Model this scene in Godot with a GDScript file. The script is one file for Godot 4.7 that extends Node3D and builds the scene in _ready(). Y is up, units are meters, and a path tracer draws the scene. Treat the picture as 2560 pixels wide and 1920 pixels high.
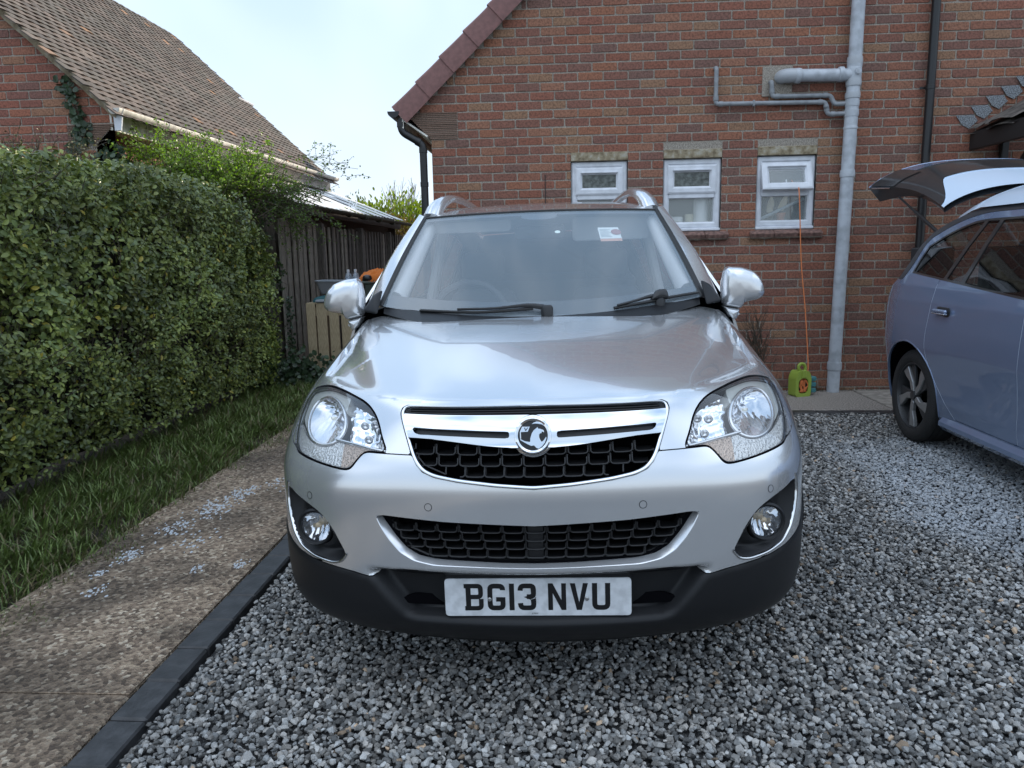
extends Node3D

# World: y up, metres. The house wall that faces the camera lies in the plane z = ZW; the drive runs along z.
const ZW := -7.1
const CAM_H := 1.30
const HALF_PI := PI / 2.0
var M := {}
var rng := RandomNumberGenerator.new()
var taken := {}


# ---------------------------------------------------------------- mesh building
class MB:
	var v := PackedVector3Array()
	var n := PackedVector3Array()
	var uv := PackedVector2Array()
	var c := PackedColorArray()
	var ix := PackedInt32Array()
	var col := Color.WHITE

	func vert(p: Vector3, nn: Vector3, t := Vector2.ZERO) -> int:
		v.append(p)
		n.append(nn)
		uv.append(t)
		c.append(col)
		return v.size() - 1

	# counter-clockwise as seen from outside; Godot wants clockwise
	func tri(a: int, b: int, d: int) -> void:
		ix.append(a)
		ix.append(d)
		ix.append(b)

	# flat polygon, turned so that its normal points along «out»
	func face(pts: PackedVector3Array, out: Vector3) -> void:
		var nn := Vector3.ZERO
		for i in pts.size():
			nn += pts[i].cross(pts[(i + 1) % pts.size()])
		if nn.length() < 1e-12:
			return
		nn = nn.normalized()
		var flip := nn.dot(out) < 0.0
		if flip:
			nn = -nn
		var s := v.size()
		for p in pts:
			vert(p, nn, Vector2(p.x, p.y))
		for i in range(1, pts.size() - 1):
			if flip:
				tri(s, s + i + 1, s + i)
			else:
				tri(s, s + i, s + i + 1)

	func box(ce: Vector3, sz: Vector3, bv := 0.0, bas := Basis()) -> void:
		var h := sz * 0.5
		var b := minf(bv, minf(h.x, minf(h.y, h.z)) * 0.9)
		var k := func(x: float, y: float, z: float, a: int) -> Vector3:
			var q := Vector3(x * (h.x - (0.0 if a == 0 else b)), y * (h.y - (0.0 if a == 1 else b)), z * (h.z - (0.0 if a == 2 else b)))
			return ce + bas * q
		for s: float in [-1.0, 1.0]:
			face([k.call(s, -1, -1, 0), k.call(s, 1, -1, 0), k.call(s, 1, 1, 0), k.call(s, -1, 1, 0)], bas * Vector3(s, 0, 0))
			face([k.call(-1, s, -1, 1), k.call(1, s, -1, 1), k.call(1, s, 1, 1), k.call(-1, s, 1, 1)], bas * Vector3(0, s, 0))
			face([k.call(-1, -1, s, 2), k.call(1, -1, s, 2), k.call(1, 1, s, 2), k.call(-1, 1, s, 2)], bas * Vector3(0, 0, s))
		if b > 0.0:
			for s: float in [-1.0, 1.0]:
				for t: float in [-1.0, 1.0]:
					face([k.call(s, t, -1, 0), k.call(s, t, 1, 0), k.call(s, t, 1, 1), k.call(s, t, -1, 1)], bas * Vector3(s, t, 0))
					face([k.call(s, -1, t, 0), k.call(s, 1, t, 0), k.call(s, 1, t, 2), k.call(s, -1, t, 2)], bas * Vector3(s, 0, t))
					face([k.call(-1, s, t, 1), k.call(1, s, t, 1), k.call(1, s, t, 2), k.call(-1, s, t, 2)], bas * Vector3(0, s, t))
					for w: float in [-1.0, 1.0]:
						face([k.call(s, t, w, 0), k.call(s, t, w, 1), k.call(s, t, w, 2)], bas * Vector3(s, t, w))

	# smooth sheet through rows of points; «inside» is a point that the normals turn away from
	func grid(rows: Array, inside: Vector3, wrap := false) -> void:
		var R := rows.size()
		var C: int = rows[0].size()
		var nn := PackedVector3Array()
		nn.resize(R * C)
		var tot := 0.0
		for r in R:
			var up: PackedVector3Array = rows[mini(r + 1, R - 1)]
			var dn: PackedVector3Array = rows[maxi(r - 1, 0)]
			var cur: PackedVector3Array = rows[r]
			for q in C:
				var a := cur[(q + 1) % C] if wrap else cur[mini(q + 1, C - 1)]
				var b := cur[(q + C - 1) % C] if wrap else cur[maxi(q - 1, 0)]
				var du := a - b
				var dv := up[q] - dn[q]
				if du.length_squared() < 1e-12:
					du = up[(q + 1) % C] - up[(q + C - 1) % C]
					if du.length_squared() < 1e-12:
						du = dn[(q + 1) % C] - dn[(q + C - 1) % C]
				var m := du.cross(dv).normalized()
				nn[r * C + q] = m
				tot += m.dot((cur[q] - inside).normalized())
		var flip := tot < 0.0
		var s := v.size()
		for r in R:
			for q in C:
				vert(rows[r][q], -nn[r * C + q] if flip else nn[r * C + q], Vector2(float(q) / C, float(r) / R))
		for r in R - 1:
			for q in (C if wrap else C - 1):
				var a := s + r * C + q
				var b := s + r * C + (q + 1) % C
				var d := s + (r + 1) * C + (q + 1) % C
				var e := s + (r + 1) * C + q
				if flip:
					tri(a, d, b)
					tri(a, e, d)
				else:
					tri(a, b, d)
					tri(a, d, e)

	func tube(path: PackedVector3Array, rad: float, sides := 8, caps := true, rads := PackedFloat32Array(), up := Vector3.ZERO, squash := 1.0) -> void:
		var rows := []
		var side := up
		for i in path.size():
			var t := (path[mini(i + 1, path.size() - 1)] - path[maxi(i - 1, 0)]).normalized()
			if side == Vector3.ZERO:
				side = t.cross(Vector3.UP if absf(t.y) < 0.9 else Vector3.RIGHT)
			side = (side - t * side.dot(t)).normalized()
			var b := t.cross(side)
			var rr := rads[i] if rads.size() > i else rad
			var row := PackedVector3Array()
			for k in sides:
				var a := TAU * k / sides
				row.append(path[i] + (side * cos(a) + b * sin(a) * squash) * rr)
			rows.append(row)
		# outward normals straight from the section
		var s := v.size()
		for i in path.size():
			for k in sides:
				vert(rows[i][k], (rows[i][k] - path[i]).normalized(), Vector2(float(k) / sides, float(i)))
		for i in path.size() - 1:
			for k in sides:
				var a := s + i * sides + k
				var b := s + i * sides + (k + 1) % sides
				tri(a, b, b + sides)
				tri(a, b + sides, a + sides)
		if caps:
			face(rows[0], path[0] - path[1])
			face(rows[-1], path[-1] - path[-2])

	# profile of (radius, height) turned about y; edges sharper than about 35 degrees stay sharp
	func lathe(prof: PackedVector2Array, sides: int, xf := Transform3D(), inward := false) -> void:
		var m := prof.size()
		var sn := PackedVector2Array()
		for i in m - 1:
			var d := prof[i + 1] - prof[i]
			sn.append(Vector2(d.y, -d.x).normalized() * (-1.0 if inward else 1.0))
		for i in m - 1:
			var n0 := sn[i]
			var n1 := sn[i]
			if i > 0 and sn[i - 1].dot(sn[i]) > 0.8:
				n0 = (sn[i - 1] + sn[i]).normalized()
			if i < m - 2 and sn[i + 1].dot(sn[i]) > 0.8:
				n1 = (sn[i + 1] + sn[i]).normalized()
			var s := v.size()
			for k in sides + 1:
				var a := TAU * k / sides
				var e := Vector3(cos(a), 0, sin(a))
				vert(xf * (e * prof[i].x + Vector3.UP * prof[i].y), (xf.basis * (e * n0.x + Vector3.UP * n0.y)).normalized(), Vector2(float(k) / sides, float(i) / m))
				vert(xf * (e * prof[i + 1].x + Vector3.UP * prof[i + 1].y), (xf.basis * (e * n1.x + Vector3.UP * n1.y)).normalized(), Vector2(float(k) / sides, float(i + 1) / m))
			for k in sides:
				var a := s + k * 2
				if inward:
					tri(a, a + 2, a + 3)
					tri(a, a + 3, a + 1)
				else:
					tri(a, a + 3, a + 2)
					tri(a, a + 1, a + 3)

	# outline in x, y pushed back along -z, front face at z = 0, with a chamfer
	func extrude(poly: PackedVector2Array, depth: float, xf := Transform3D(), bevel := 0.0, back := true) -> void:
		if Geometry2D.is_polygon_clockwise(poly):
			poly = poly.duplicate()
			poly.reverse()
		var m := poly.size()
		var inner := poly
		if bevel > 0.0:
			inner = PackedVector2Array()
			for i in m:
				var e0 := (poly[i] - poly[(i + m - 1) % m]).normalized()
				var e1 := (poly[(i + 1) % m] - poly[i]).normalized()
				var q := (Vector2(-e0.y, e0.x) + Vector2(-e1.y, e1.x))
				q = q.normalized() / maxf(0.5, cos(e0.angle_to(e1) * 0.5))
				inner.append(poly[i] + q * bevel)
		var t := Geometry2D.triangulate_polygon(inner)
		if t.is_empty():
			t = Geometry2D.triangulate_delaunay(inner)
		var s := v.size()
		var nz := (xf.basis * Vector3(0, 0, 1)).normalized()
		for p in inner:
			vert(xf * Vector3(p.x, p.y, 0), nz, p)
		for i in range(0, t.size(), 3):
			var a := inner[t[i]]
			var ccw := (inner[t[i + 1]] - a).cross(inner[t[i + 2]] - a) > 0.0
			if ccw:
				tri(s + t[i], s + t[i + 1], s + t[i + 2])
			else:
				tri(s + t[i], s + t[i + 2], s + t[i + 1])
		for i in m:
			var j := (i + 1) % m
			var d := poly[j] - poly[i]
			var o := xf.basis * Vector3(d.y, -d.x, 0)
			if bevel > 0.0:
				face([xf * Vector3(inner[i].x, inner[i].y, 0), xf * Vector3(inner[j].x, inner[j].y, 0), xf * Vector3(poly[j].x, poly[j].y, -bevel), xf * Vector3(poly[i].x, poly[i].y, -bevel)], o.normalized() + nz)
			face([xf * Vector3(poly[i].x, poly[i].y, -bevel), xf * Vector3(poly[j].x, poly[j].y, -bevel), xf * Vector3(poly[j].x, poly[j].y, -depth), xf * Vector3(poly[i].x, poly[i].y, -depth)], o)
		if back:
			var s2 := v.size()
			for p in poly:
				vert(xf * Vector3(p.x, p.y, -depth), -nz, p)
			var t2 := Geometry2D.triangulate_polygon(poly)
			for i in range(0, t2.size(), 3):
				var a := poly[t2[i]]
				if (poly[t2[i + 1]] - a).cross(poly[t2[i + 2]] - a) > 0.0:
					tri(s2 + t2[i], s2 + t2[i + 2], s2 + t2[i + 1])
				else:
					tri(s2 + t2[i], s2 + t2[i + 1], s2 + t2[i + 2])

	# outline in x, y blown up towards +z (and -z when «both») like a cushion
	func pillow(poly: PackedVector2Array, front: float, back: float, xf := Transform3D(), power := 2.2, rings := 7) -> void:
		var ce := Vector2.ZERO
		for p in poly:
			ce += p / poly.size()
		for sgn: float in [1.0, -1.0]:
			var h := front if sgn > 0 else back
			if h <= 0.0:
				continue
			var rows := []
			for r in rings + 1:
				var a := HALF_TURN * r / rings
				var k := pow(maxf(0.0, cos(a)), 2.0 / power)
				var z := pow(sin(a), 2.0 / power) * h * sgn
				var row := PackedVector3Array()
				for p in poly:
					var q := ce + (p - ce) * k
					row.append(xf * Vector3(q.x, q.y, z))
				rows.append(row)
			grid(rows, xf * Vector3(ce.x, ce.y, 0), true)

	const HALF_TURN := PI / 2.0

	func add(o: MB, xf: Transform3D) -> void:
		var s := v.size()
		var nb := xf.basis.inverse().transposed()
		for i in o.v.size():
			v.append(xf * o.v[i])
			n.append((nb * o.n[i]).normalized())
			uv.append(o.uv[i])
			c.append(col if col != Color.WHITE else o.c[i])
		for i in o.ix:
			ix.append(s + i)

	func mesh() -> ArrayMesh:
		var a := []
		a.resize(Mesh.ARRAY_MAX)
		a[Mesh.ARRAY_VERTEX] = v
		a[Mesh.ARRAY_NORMAL] = n
		a[Mesh.ARRAY_TEX_UV] = uv
		a[Mesh.ARRAY_COLOR] = c
		a[Mesh.ARRAY_INDEX] = ix
		var m := ArrayMesh.new()
		if v.size() > 2:
			m.add_surface_from_arrays(Mesh.PRIMITIVE_TRIANGLES, a)
		return m


# ---------------------------------------------------------------- nodes
func numbered(called: String) -> String:
	if not taken.has(called):
		taken[called] = 0
		return called
	taken[called] += 1
	return "%s_%03d" % [called, taken[called]]


func tag(o: Node, label: String, category := "", group := "", kind := "") -> Node:
	if label:
		o.set_meta("label", label)
	if category:
		o.set_meta("category", category)
	if group:
		o.set_meta("group", group)
	if kind:
		o.set_meta("kind", kind)
	return o


func thing(called: String, label: String, category: String, at := Vector3.ZERO, turn := 0.0, group := "") -> Node3D:
	var o := Node3D.new()
	o.name = numbered(called)
	add_child(o)
	o.position = at
	o.rotation.y = turn
	tag(o, label, category, group)
	return o


# commits a builder (or takes a mesh) as one named MeshInstance3D
func obj(called: String, st: Variant, m: Material, parent: Node = null, xf := Transform3D()) -> MeshInstance3D:
	var o := MeshInstance3D.new()
	o.mesh = st.mesh() if st is MB else st
	o.material_override = m
	o.transform = xf
	if parent == null:
		o.name = numbered(called)
		add_child(o)
	else:
		var nm := called
		var k := 0
		var key := str(parent.get_instance_id()) + called
		if taken.has(key):
			taken[key] += 1
			nm = "%s_%03d" % [called, taken[key]]
		else:
			taken[key] = 0
		o.name = nm
		parent.add_child(o, true)
	return o


func holder(called: String, parent: Node, xf := Transform3D()) -> Node3D:
	var o := Node3D.new()
	var key := str(parent.get_instance_id()) + called
	if taken.has(key):
		taken[key] += 1
		o.name = "%s_%03d" % [called, taken[key]]
	else:
		taken[key] = 0
		o.name = called
	parent.add_child(o, true)
	o.transform = xf
	return o


func struct(called: String, st: Variant, m: Material, parent: Node = null) -> MeshInstance3D:
	var o := obj(called, st, m, parent)
	if parent == null:
		o.set_meta("kind", "structure")
	return o


func copies(called: String, mesh: Mesh, m: Material, where: Array, tints: PackedColorArray, parent: Node = null) -> MultiMeshInstance3D:
	var mm := MultiMesh.new()
	mm.transform_format = MultiMesh.TRANSFORM_3D
	mm.use_colors = true
	mm.mesh = mesh
	mm.instance_count = where.size()
	for i in where.size():
		mm.set_instance_transform(i, where[i])
		mm.set_instance_color(i, tints[i])
	var o := MultiMeshInstance3D.new()
	o.multimesh = mm
	o.material_override = m
	o.set_meta("kind", "stuff")
	if parent == null:
		o.name = numbered(called)
		add_child(o)
	else:
		o.name = called
		parent.add_child(o, true)
	return o


# ---------------------------------------------------------------- materials
func lin(r: float, g: float, b: float, a := 1.0) -> Color:
	var k := Color(r, g, b).linear_to_srgb()
	k.a = a
	return k


func mat(called: String, k: Color, rough := 0.6, metal := 0.0) -> StandardMaterial3D:
	var m := StandardMaterial3D.new()
	m.resource_name = called
	m.albedo_color = k
	m.roughness = rough
	m.metallic = metal
	M[called] = m
	return m


func noise(freq: float, octaves := 4, type := FastNoiseLite.TYPE_SIMPLEX_SMOOTH, sd := 1) -> FastNoiseLite:
	var f := FastNoiseLite.new()
	f.noise_type = type
	f.frequency = freq
	f.fractal_octaves = octaves
	f.seed = sd
	return f


func ntex(f: FastNoiseLite, stops: Array = [], size := 512, bump := 0.0) -> NoiseTexture2D:
	var t := NoiseTexture2D.new()
	t.width = size
	t.height = size
	t.seamless = true
	t.noise = f
	if bump > 0.0:
		t.as_normal_map = true
		t.bump_strength = bump
	elif stops.size():
		var g := Gradient.new()
		var off := PackedFloat32Array()
		var cs := PackedColorArray()
		for s in stops:
			off.append(s[0])
			cs.append(s[1])
		g.offsets = off
		g.colors = cs
		t.color_ramp = g
	return t


# a material whose colour wanders between stops, mapped in world metres («per_m» repeats a metre)
func nmat(called: String, k: Color, rough: float, f: FastNoiseLite, stops: Array, per_m: float, bump := 0.0, fb: FastNoiseLite = null, world := true) -> StandardMaterial3D:
	var m := mat(called, k, rough)
	m.albedo_texture = ntex(f, stops)
	if bump > 0.0:
		m.normal_enabled = true
		m.normal_texture = ntex(fb if fb else f, [], 512, bump)
	m.uv1_triplanar = true
	m.uv1_world_triplanar = world
	m.uv1_scale = Vector3.ONE * per_m
	return m


func grey(x: float, a := 1.0) -> Color:
	return Color(x, x, x, a)


func curve(pts: Array, n: int) -> PackedVector3Array:
	var c := Curve3D.new()
	c.bake_interval = 0.01
	for i in pts.size():
		var a: Vector3 = pts[maxi(i - 1, 0)]
		var b: Vector3 = pts[mini(i + 1, pts.size() - 1)]
		var t := (b - a) / 6.0
		c.add_point(pts[i], -t, t)
	var out := PackedVector3Array()
	var l := c.get_baked_length()
	for i in n + 1:
		out.append(c.sample_baked(l * i / n, true))
	return out


# a bent pipe: straight runs with rounded corners of radius «r»
func pipe_path(pts: Array, r: float, seg := 5) -> PackedVector3Array:
	var out := PackedVector3Array([pts[0]])
	for i in range(1, pts.size() - 1):
		var p: Vector3 = pts[i]
		var a: Vector3 = (pts[i - 1] - p).normalized()
		var b: Vector3 = (pts[i + 1] - p).normalized()
		for k in seg + 1:
			var t := float(k) / seg
			out.append((p + a * r).lerp(p, t).lerp(p.lerp(p + b * r, t), t))
	out.append(pts[-1])
	return out


func rounded(poly: PackedVector2Array, r: float, seg := 4) -> PackedVector2Array:
	var out := PackedVector2Array()
	var m := poly.size()
	for i in m:
		var p := poly[i]
		var a := poly[(i + m - 1) % m] - p
		var b := poly[(i + 1) % m] - p
		var d := minf(r, minf(a.length(), b.length()) * 0.45)
		var p0 := p + a.normalized() * d
		var p1 := p + b.normalized() * d
		for k in seg + 1:
			var t := float(k) / seg
			out.append(p0.lerp(p, t).lerp(p.lerp(p1, t), t))
	return out


func rect(x0: float, y0: float, x1: float, y1: float) -> PackedVector2Array:
	return PackedVector2Array([Vector2(x0, y0), Vector2(x1, y0), Vector2(x1, y1), Vector2(x0, y1)])


func at(p: Vector3, rot := Vector3.ZERO, s := Vector3.ONE) -> Transform3D:
	return Transform3D(Basis.from_euler(rot).scaled_local(s), p)


func rr(a: float, b: float) -> float:
	return rng.randf_range(a, b)


# ---------------------------------------------------------------- materials of the place
func materials() -> void:
	var n1 := noise(0.02, 4, FastNoiseLite.TYPE_SIMPLEX_SMOOTH, 3)
	var fine := noise(0.09, 3, FastNoiseLite.TYPE_SIMPLEX_SMOOTH, 5)
	var cell := noise(0.085, 1, FastNoiseLite.TYPE_CELLULAR, 7)
	cell.cellular_return_type = FastNoiseLite.RETURN_CELL_VALUE
	cell.cellular_jitter = 1.0
	var cdist := noise(0.085, 1, FastNoiseLite.TYPE_CELLULAR, 7)
	cdist.cellular_return_type = FastNoiseLite.RETURN_DISTANCE2_DIV
	# exposed aggregate concrete
	var agg := mat("aggregate", lin(1.0, 0.90, 0.78), 0.8)
	agg.albedo_texture = ntex(cell, [[0.0, lin(0.13, 0.10, 0.078)], [0.35, lin(0.26, 0.205, 0.16)], [0.6, lin(0.36, 0.29, 0.23)], [0.85, lin(0.45, 0.375, 0.30)], [1.0, lin(0.72, 0.66, 0.57)]])
	agg.normal_enabled = true
	agg.normal_texture = ntex(cdist, [], 512, 5.0)
	agg.uv1_triplanar = true
	agg.uv1_world_triplanar = true
	agg.uv1_scale = Vector3.ONE * 1.7
	agg.detail_enabled = true
	agg.detail_blend_mode = BaseMaterial3D.BLEND_MODE_MUL
	agg.detail_uv_layer = BaseMaterial3D.DETAIL_UV_2
	agg.detail_albedo = ntex(noise(0.008, 5, FastNoiseLite.TYPE_SIMPLEX_SMOOTH, 21), [[0.0, grey(0.62)], [0.40, grey(0.78)], [0.62, grey(0.96)], [1.0, grey(1.0)]])
	agg.uv2_triplanar = true
	agg.uv2_world_triplanar = true
	agg.uv2_scale = Vector3.ONE * 0.37
	nmat("pavement", lin(0.52, 0.46, 0.40), 0.85, fine, [[0.2, grey(0.55)], [0.8, grey(0.95)]], 1.3, 3.0)
	nmat("slab", lin(0.40, 0.36, 0.31), 0.8, n1, [[0.2, grey(0.75)], [0.8, grey(1.0)]], 0.9, 1.0, fine)
	nmat("block", lin(0.052, 0.052, 0.054), 0.5, n1, [[0.2, grey(0.75)], [0.6, grey(0.9)], [0.9, grey(1.05)]], 1.1, 0.5, fine)
	nmat("earth", lin(0.10, 0.075, 0.05), 0.95, n1, [[0.2, grey(0.5)], [0.8, grey(1.0)]], 0.8, 4.0, fine)
	nmat("gravel_bed", lin(0.09, 0.09, 0.09), 0.95, fine, [[0.1, grey(0.3)], [0.9, grey(1.0)]], 1.6, 6.0)
	nmat("mortar", lin(0.44, 0.385, 0.32), 0.95, fine, [[0.1, grey(0.7)], [0.9, grey(1.05)]], 1.4, 4.0)
	var st := nmat("stone", Color.WHITE, 0.72, fine, [[0.25, grey(0.80)], [0.5, grey(0.94)], [0.75, grey(1.0)]], 7.0, 3.0)
	st.vertex_color_use_as_albedo = true
	var leaf := mat("leaf", Color.WHITE, 0.36)
	leaf.vertex_color_use_as_albedo = true
	leaf.metallic_specular = 0.45
	leaf.backlight_enabled = true
	leaf.backlight = Color(0.5, 0.55, 0.2)
	var lt := leaf.duplicate()
	lt.resource_name = "thin_leaf"
	lt.backlight = Color(0.85, 1.0, 0.35)
	M["thin_leaf"] = lt
	leaf.cull_mode = BaseMaterial3D.CULL_DISABLED
	var gr := mat("grass", Color.WHITE, 0.55)
	gr.vertex_color_use_as_albedo = true
	gr.backlight_enabled = true
	gr.backlight = Color(0.4, 0.5, 0.15)
	gr.cull_mode = BaseMaterial3D.CULL_DISABLED
	nmat("twig", lin(0.11, 0.085, 0.06), 0.9, fine, [[0.2, grey(0.6)], [0.8, grey(1.1)]], 6.0, 2.0)
	nmat("bark", lin(0.13, 0.115, 0.085), 0.95, n1, [[0.2, grey(0.5)], [0.8, grey(1.1)]], 5.0, 6.0)
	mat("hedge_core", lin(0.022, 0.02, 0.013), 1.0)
	nmat("foam", lin(0.72, 0.76, 0.80), 0.6, fine, [[0.3, grey(0.8)], [0.8, grey(1.0)]], 3.0)
	# timber
	var grain := noise(0.02, 4, FastNoiseLite.TYPE_SIMPLEX_SMOOTH, 13)
	var wood := nmat("old_wood", Color.WHITE, 0.9, grain, [[0.15, lin(0.14, 0.122, 0.098)], [0.5, lin(0.26, 0.232, 0.19)], [0.85, lin(0.40, 0.365, 0.31)]], 1.0, 3.0, null, true)
	wood.uv1_scale = Vector3(9, 0.7, 9)
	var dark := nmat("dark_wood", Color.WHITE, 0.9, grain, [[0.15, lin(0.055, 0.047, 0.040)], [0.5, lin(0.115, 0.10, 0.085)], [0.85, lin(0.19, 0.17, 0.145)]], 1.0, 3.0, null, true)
	dark.uv1_scale = Vector3(9, 0.7, 9)
	var pal := nmat("pallet_wood", Color.WHITE, 0.8, grain, [[0.15, lin(0.30, 0.23, 0.14)], [0.5, lin(0.42, 0.335, 0.21)], [0.85, lin(0.53, 0.43, 0.28)]], 1.0, 1.5, null, true)
	pal.uv1_scale = Vector3(14, 1.1, 14)
	mat("black_plastic", lin(0.014, 0.014, 0.015), 0.38)
	mat("grey_pvc", lin(0.42, 0.44, 0.46), 0.42)
	nmat("soil_pvc", lin(0.50, 0.53, 0.565), 0.45, n1, [[0.2, grey(0.86)], [0.7, grey(1.0)]], 0.9)
	nmat("thin_pvc", lin(0.30, 0.315, 0.33), 0.5, n1, [[0.2, grey(0.85)], [0.7, grey(1.0)]], 1.2)
	nmat("upvc", lin(0.72, 0.74, 0.78), 0.30, n1, [[0.2, grey(0.93)], [0.7, grey(1.0)]], 0.8)
	nmat("old_upvc", lin(0.76, 0.73, 0.65), 0.5, n1, [[0.2, grey(0.8)], [0.7, grey(1.0)]], 0.9)
	mat("gasket", lin(0.02, 0.02, 0.02), 0.6)
	nmat("lintel", lin(0.42, 0.38, 0.30), 0.9, noise(0.015, 5), [[0.2, lin(0.42, 0.36, 0.28)], [0.5, lin(0.75, 0.68, 0.56)], [0.8, Color.WHITE]], 1.5, 3.0, fine)
	nmat("sill_tile", lin(0.27, 0.155, 0.125), 0.85, n1, [[0.2, grey(0.6)], [0.8, grey(1.05)]], 2.0, 3.0, fine)
	nmat("verge_tile", lin(0.225, 0.105, 0.092), 0.62, n1, [[0.2, grey(0.88)], [0.8, grey(1.0)]], 1.5, 0.6, fine)
	nmat("creasing", lin(0.30, 0.19, 0.14), 0.9, fine, [[0.2, grey(0.6)], [0.8, grey(1.1)]], 2.5, 3.0)
	nmat("house_roof", lin(0.20, 0.10, 0.085), 0.8, n1, [[0.2, grey(0.7)], [0.8, grey(1.0)]], 1.0)
	var rt := nmat("roof_tile", Color.WHITE, 0.92, fine, [[0.2, grey(0.62)], [0.5, grey(0.85)], [0.8, grey(1.05)]], 3.0, 3.0)
	rt.vertex_color_use_as_albedo = true
	mat("roof_tile_dark", lin(0.10, 0.075, 0.06), 0.92)
	nmat("sheet_roof", lin(0.66, 0.65, 0.63), 0.55, n1, [[0.2, grey(0.86)], [0.8, grey(1.0)]], 0.4)
	nmat("lead", lin(0.33, 0.35, 0.37), 0.6, fine, [[0.3, grey(0.5)], [0.6, grey(0.9)], [0.8, grey(1.15)]], 2.0, 2.0)
	nmat("slate", lin(0.16, 0.135, 0.115), 0.9, noise(0.012, 5), [[0.2, grey(0.55)], [0.8, grey(1.1)]], 1.6, 5.0, fine)
	mat("black_timber", lin(0.022, 0.021, 0.021), 0.5)
	mat("room", lin(0.30, 0.28, 0.25), 0.9)
	mat("dark_room", lin(0.05, 0.045, 0.04), 0.9)
	var gl := mat("window_glass", Color(0.9, 0.95, 0.95, 0.12), 0.02)
	gl.transparency = BaseMaterial3D.TRANSPARENCY_ALPHA
	var ob := mat("obscure_glass", lin(0.15, 0.165, 0.15), 0.18)
	ob.normal_enabled = true
	ob.normal_texture = ntex(noise(0.015, 3, FastNoiseLite.TYPE_CELLULAR, 9), [], 512, 5.0)
	ob.uv1_triplanar = true
	ob.uv1_scale = Vector3.ONE * 3.0
	ob.albedo_texture = ntex(noise(0.012, 4), [[0.2, grey(0.7)], [0.8, grey(1.05)]])


# ---------------------------------------------------------------- ground, path, gravel
func sheet(x0: float, z0: float, x1: float, z1: float, y: float, th := 0.0) -> MB:
	var b := MB.new()
	if th > 0.0:
		b.box(Vector3((x0 + x1) / 2, y - th / 2, (z0 + z1) / 2), Vector3(absf(x1 - x0), th, absf(z1 - z0)), 0.006)
	else:
		b.face([Vector3(x0, y, z0), Vector3(x1, y, z0), Vector3(x1, y, z1), Vector3(x0, y, z1)], Vector3.UP)
	return b


func grounds() -> void:
	struct("ground", sheet(-90, -110, 90, 90, -0.045), M.earth)
	struct("concrete_path", sheet(-2.12, -8.6, -1.315, 3.5, -0.004, 0.1), M.aggregate)
	struct("path_beyond_crack", sheet(-2.12, -8.6, -1.315, -2.035, 0.001, 0.004), M.aggregate)
	struct("gravel_bed", sheet(-1.19, -6.10, 9.0, 6.0, -0.028), M.gravel_bed)
	struct("house_pavement", sheet(-1.25, ZW - 0.4, 2.74, -6.185, 0.0, 0.1), M.pavement)
	struct("paving_slab", sheet(2.75, ZW - 0.4, 7.5, -6.185, 0.004, 0.1), M.slab)
	# block edging between path and gravel: each block a piece
	var e := holder_top("path_edging")
	tag(e, "row of black paving blocks edging the path beside the gravel", "edging")
	var variants := []
	for i in 4:
		var b := MB.new()
		b.box(Vector3.ZERO, Vector3(0.113, 0.09, 0.1965), 0.005 + 0.001 * i)
		variants.append(b.mesh())
	var z := 3.3
	var i := 0
	while z > -8.5:
		obj("paving_block", variants[i % 4], M.block, e, at(Vector3(-1.247 + rr(-0.003, 0.003), -0.041 + rr(-0.003, 0.003), z - 0.09), Vector3(rr(-0.006, 0.006), rr(-0.012, 0.012), rr(-0.006, 0.006))))
		z -= 0.2005
		i += 1
	var e2 := holder_top("pavement_edging")
	tag(e2, "low black block edging between gravel and the pavement along the brick house", "edging")
	var x := -1.2
	while x < 7.4:
		obj("paving_block", variants[i % 4], M.block, e2, at(Vector3(x, -0.045 + rr(-0.003, 0.003), -6.13), Vector3(0, HALF_PI + rr(-0.012, 0.012), 0)))
		x += 0.2005
		i += 1
	gravel()
	foam()
	grass()


func holder_top(called: String) -> Node3D:
	var o := Node3D.new()
	o.name = numbered(called)
	add_child(o)
	return o


func stone_mesh(sd: int) -> ArrayMesh:
	var g := RandomNumberGenerator.new()
	g.seed = 400 + sd
	var b := MB.new()
	# a chipped lump: corners of a squashed cube pushed about, edges cut
	var pts := PackedVector3Array()
	var rows := []
	var rings := 3
	var sides := 5
	for r in rings + 1:
		var a := -HALF_PI + PI * r / rings
		var row := PackedVector3Array()
		for k in sides:
			var f := TAU * (k + 0.5 * (r % 2)) / sides + g.randf_range(-0.4, 0.4)
			var d := g.randf_range(0.72, 1.22)
			var cr := pow(maxf(0.0, cos(a)), 0.7)
			row.append(Vector3(cos(f) * cr * d, sin(a) * g.randf_range(0.6, 0.82), sin(f) * cr * d * 0.78))
		rows.append(row)
	for k in sides:
		rows[0][k] = rows[0][0]
		rows[rings][k] = rows[rings][0]
	for r in rings:
		for k in sides:
			var p: Vector3 = rows[r][k]
			var q: Vector3 = rows[r][(k + 1) % sides]
			var s: Vector3 = rows[r + 1][(k + 1) % sides]
			var t: Vector3 = rows[r + 1][k]
			if r > 0:
				b.face([p, q, s], p + q + s)
			if r < rings - 1:
				b.face([p, s, t], p + s + t)
	return b.mesh()


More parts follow.
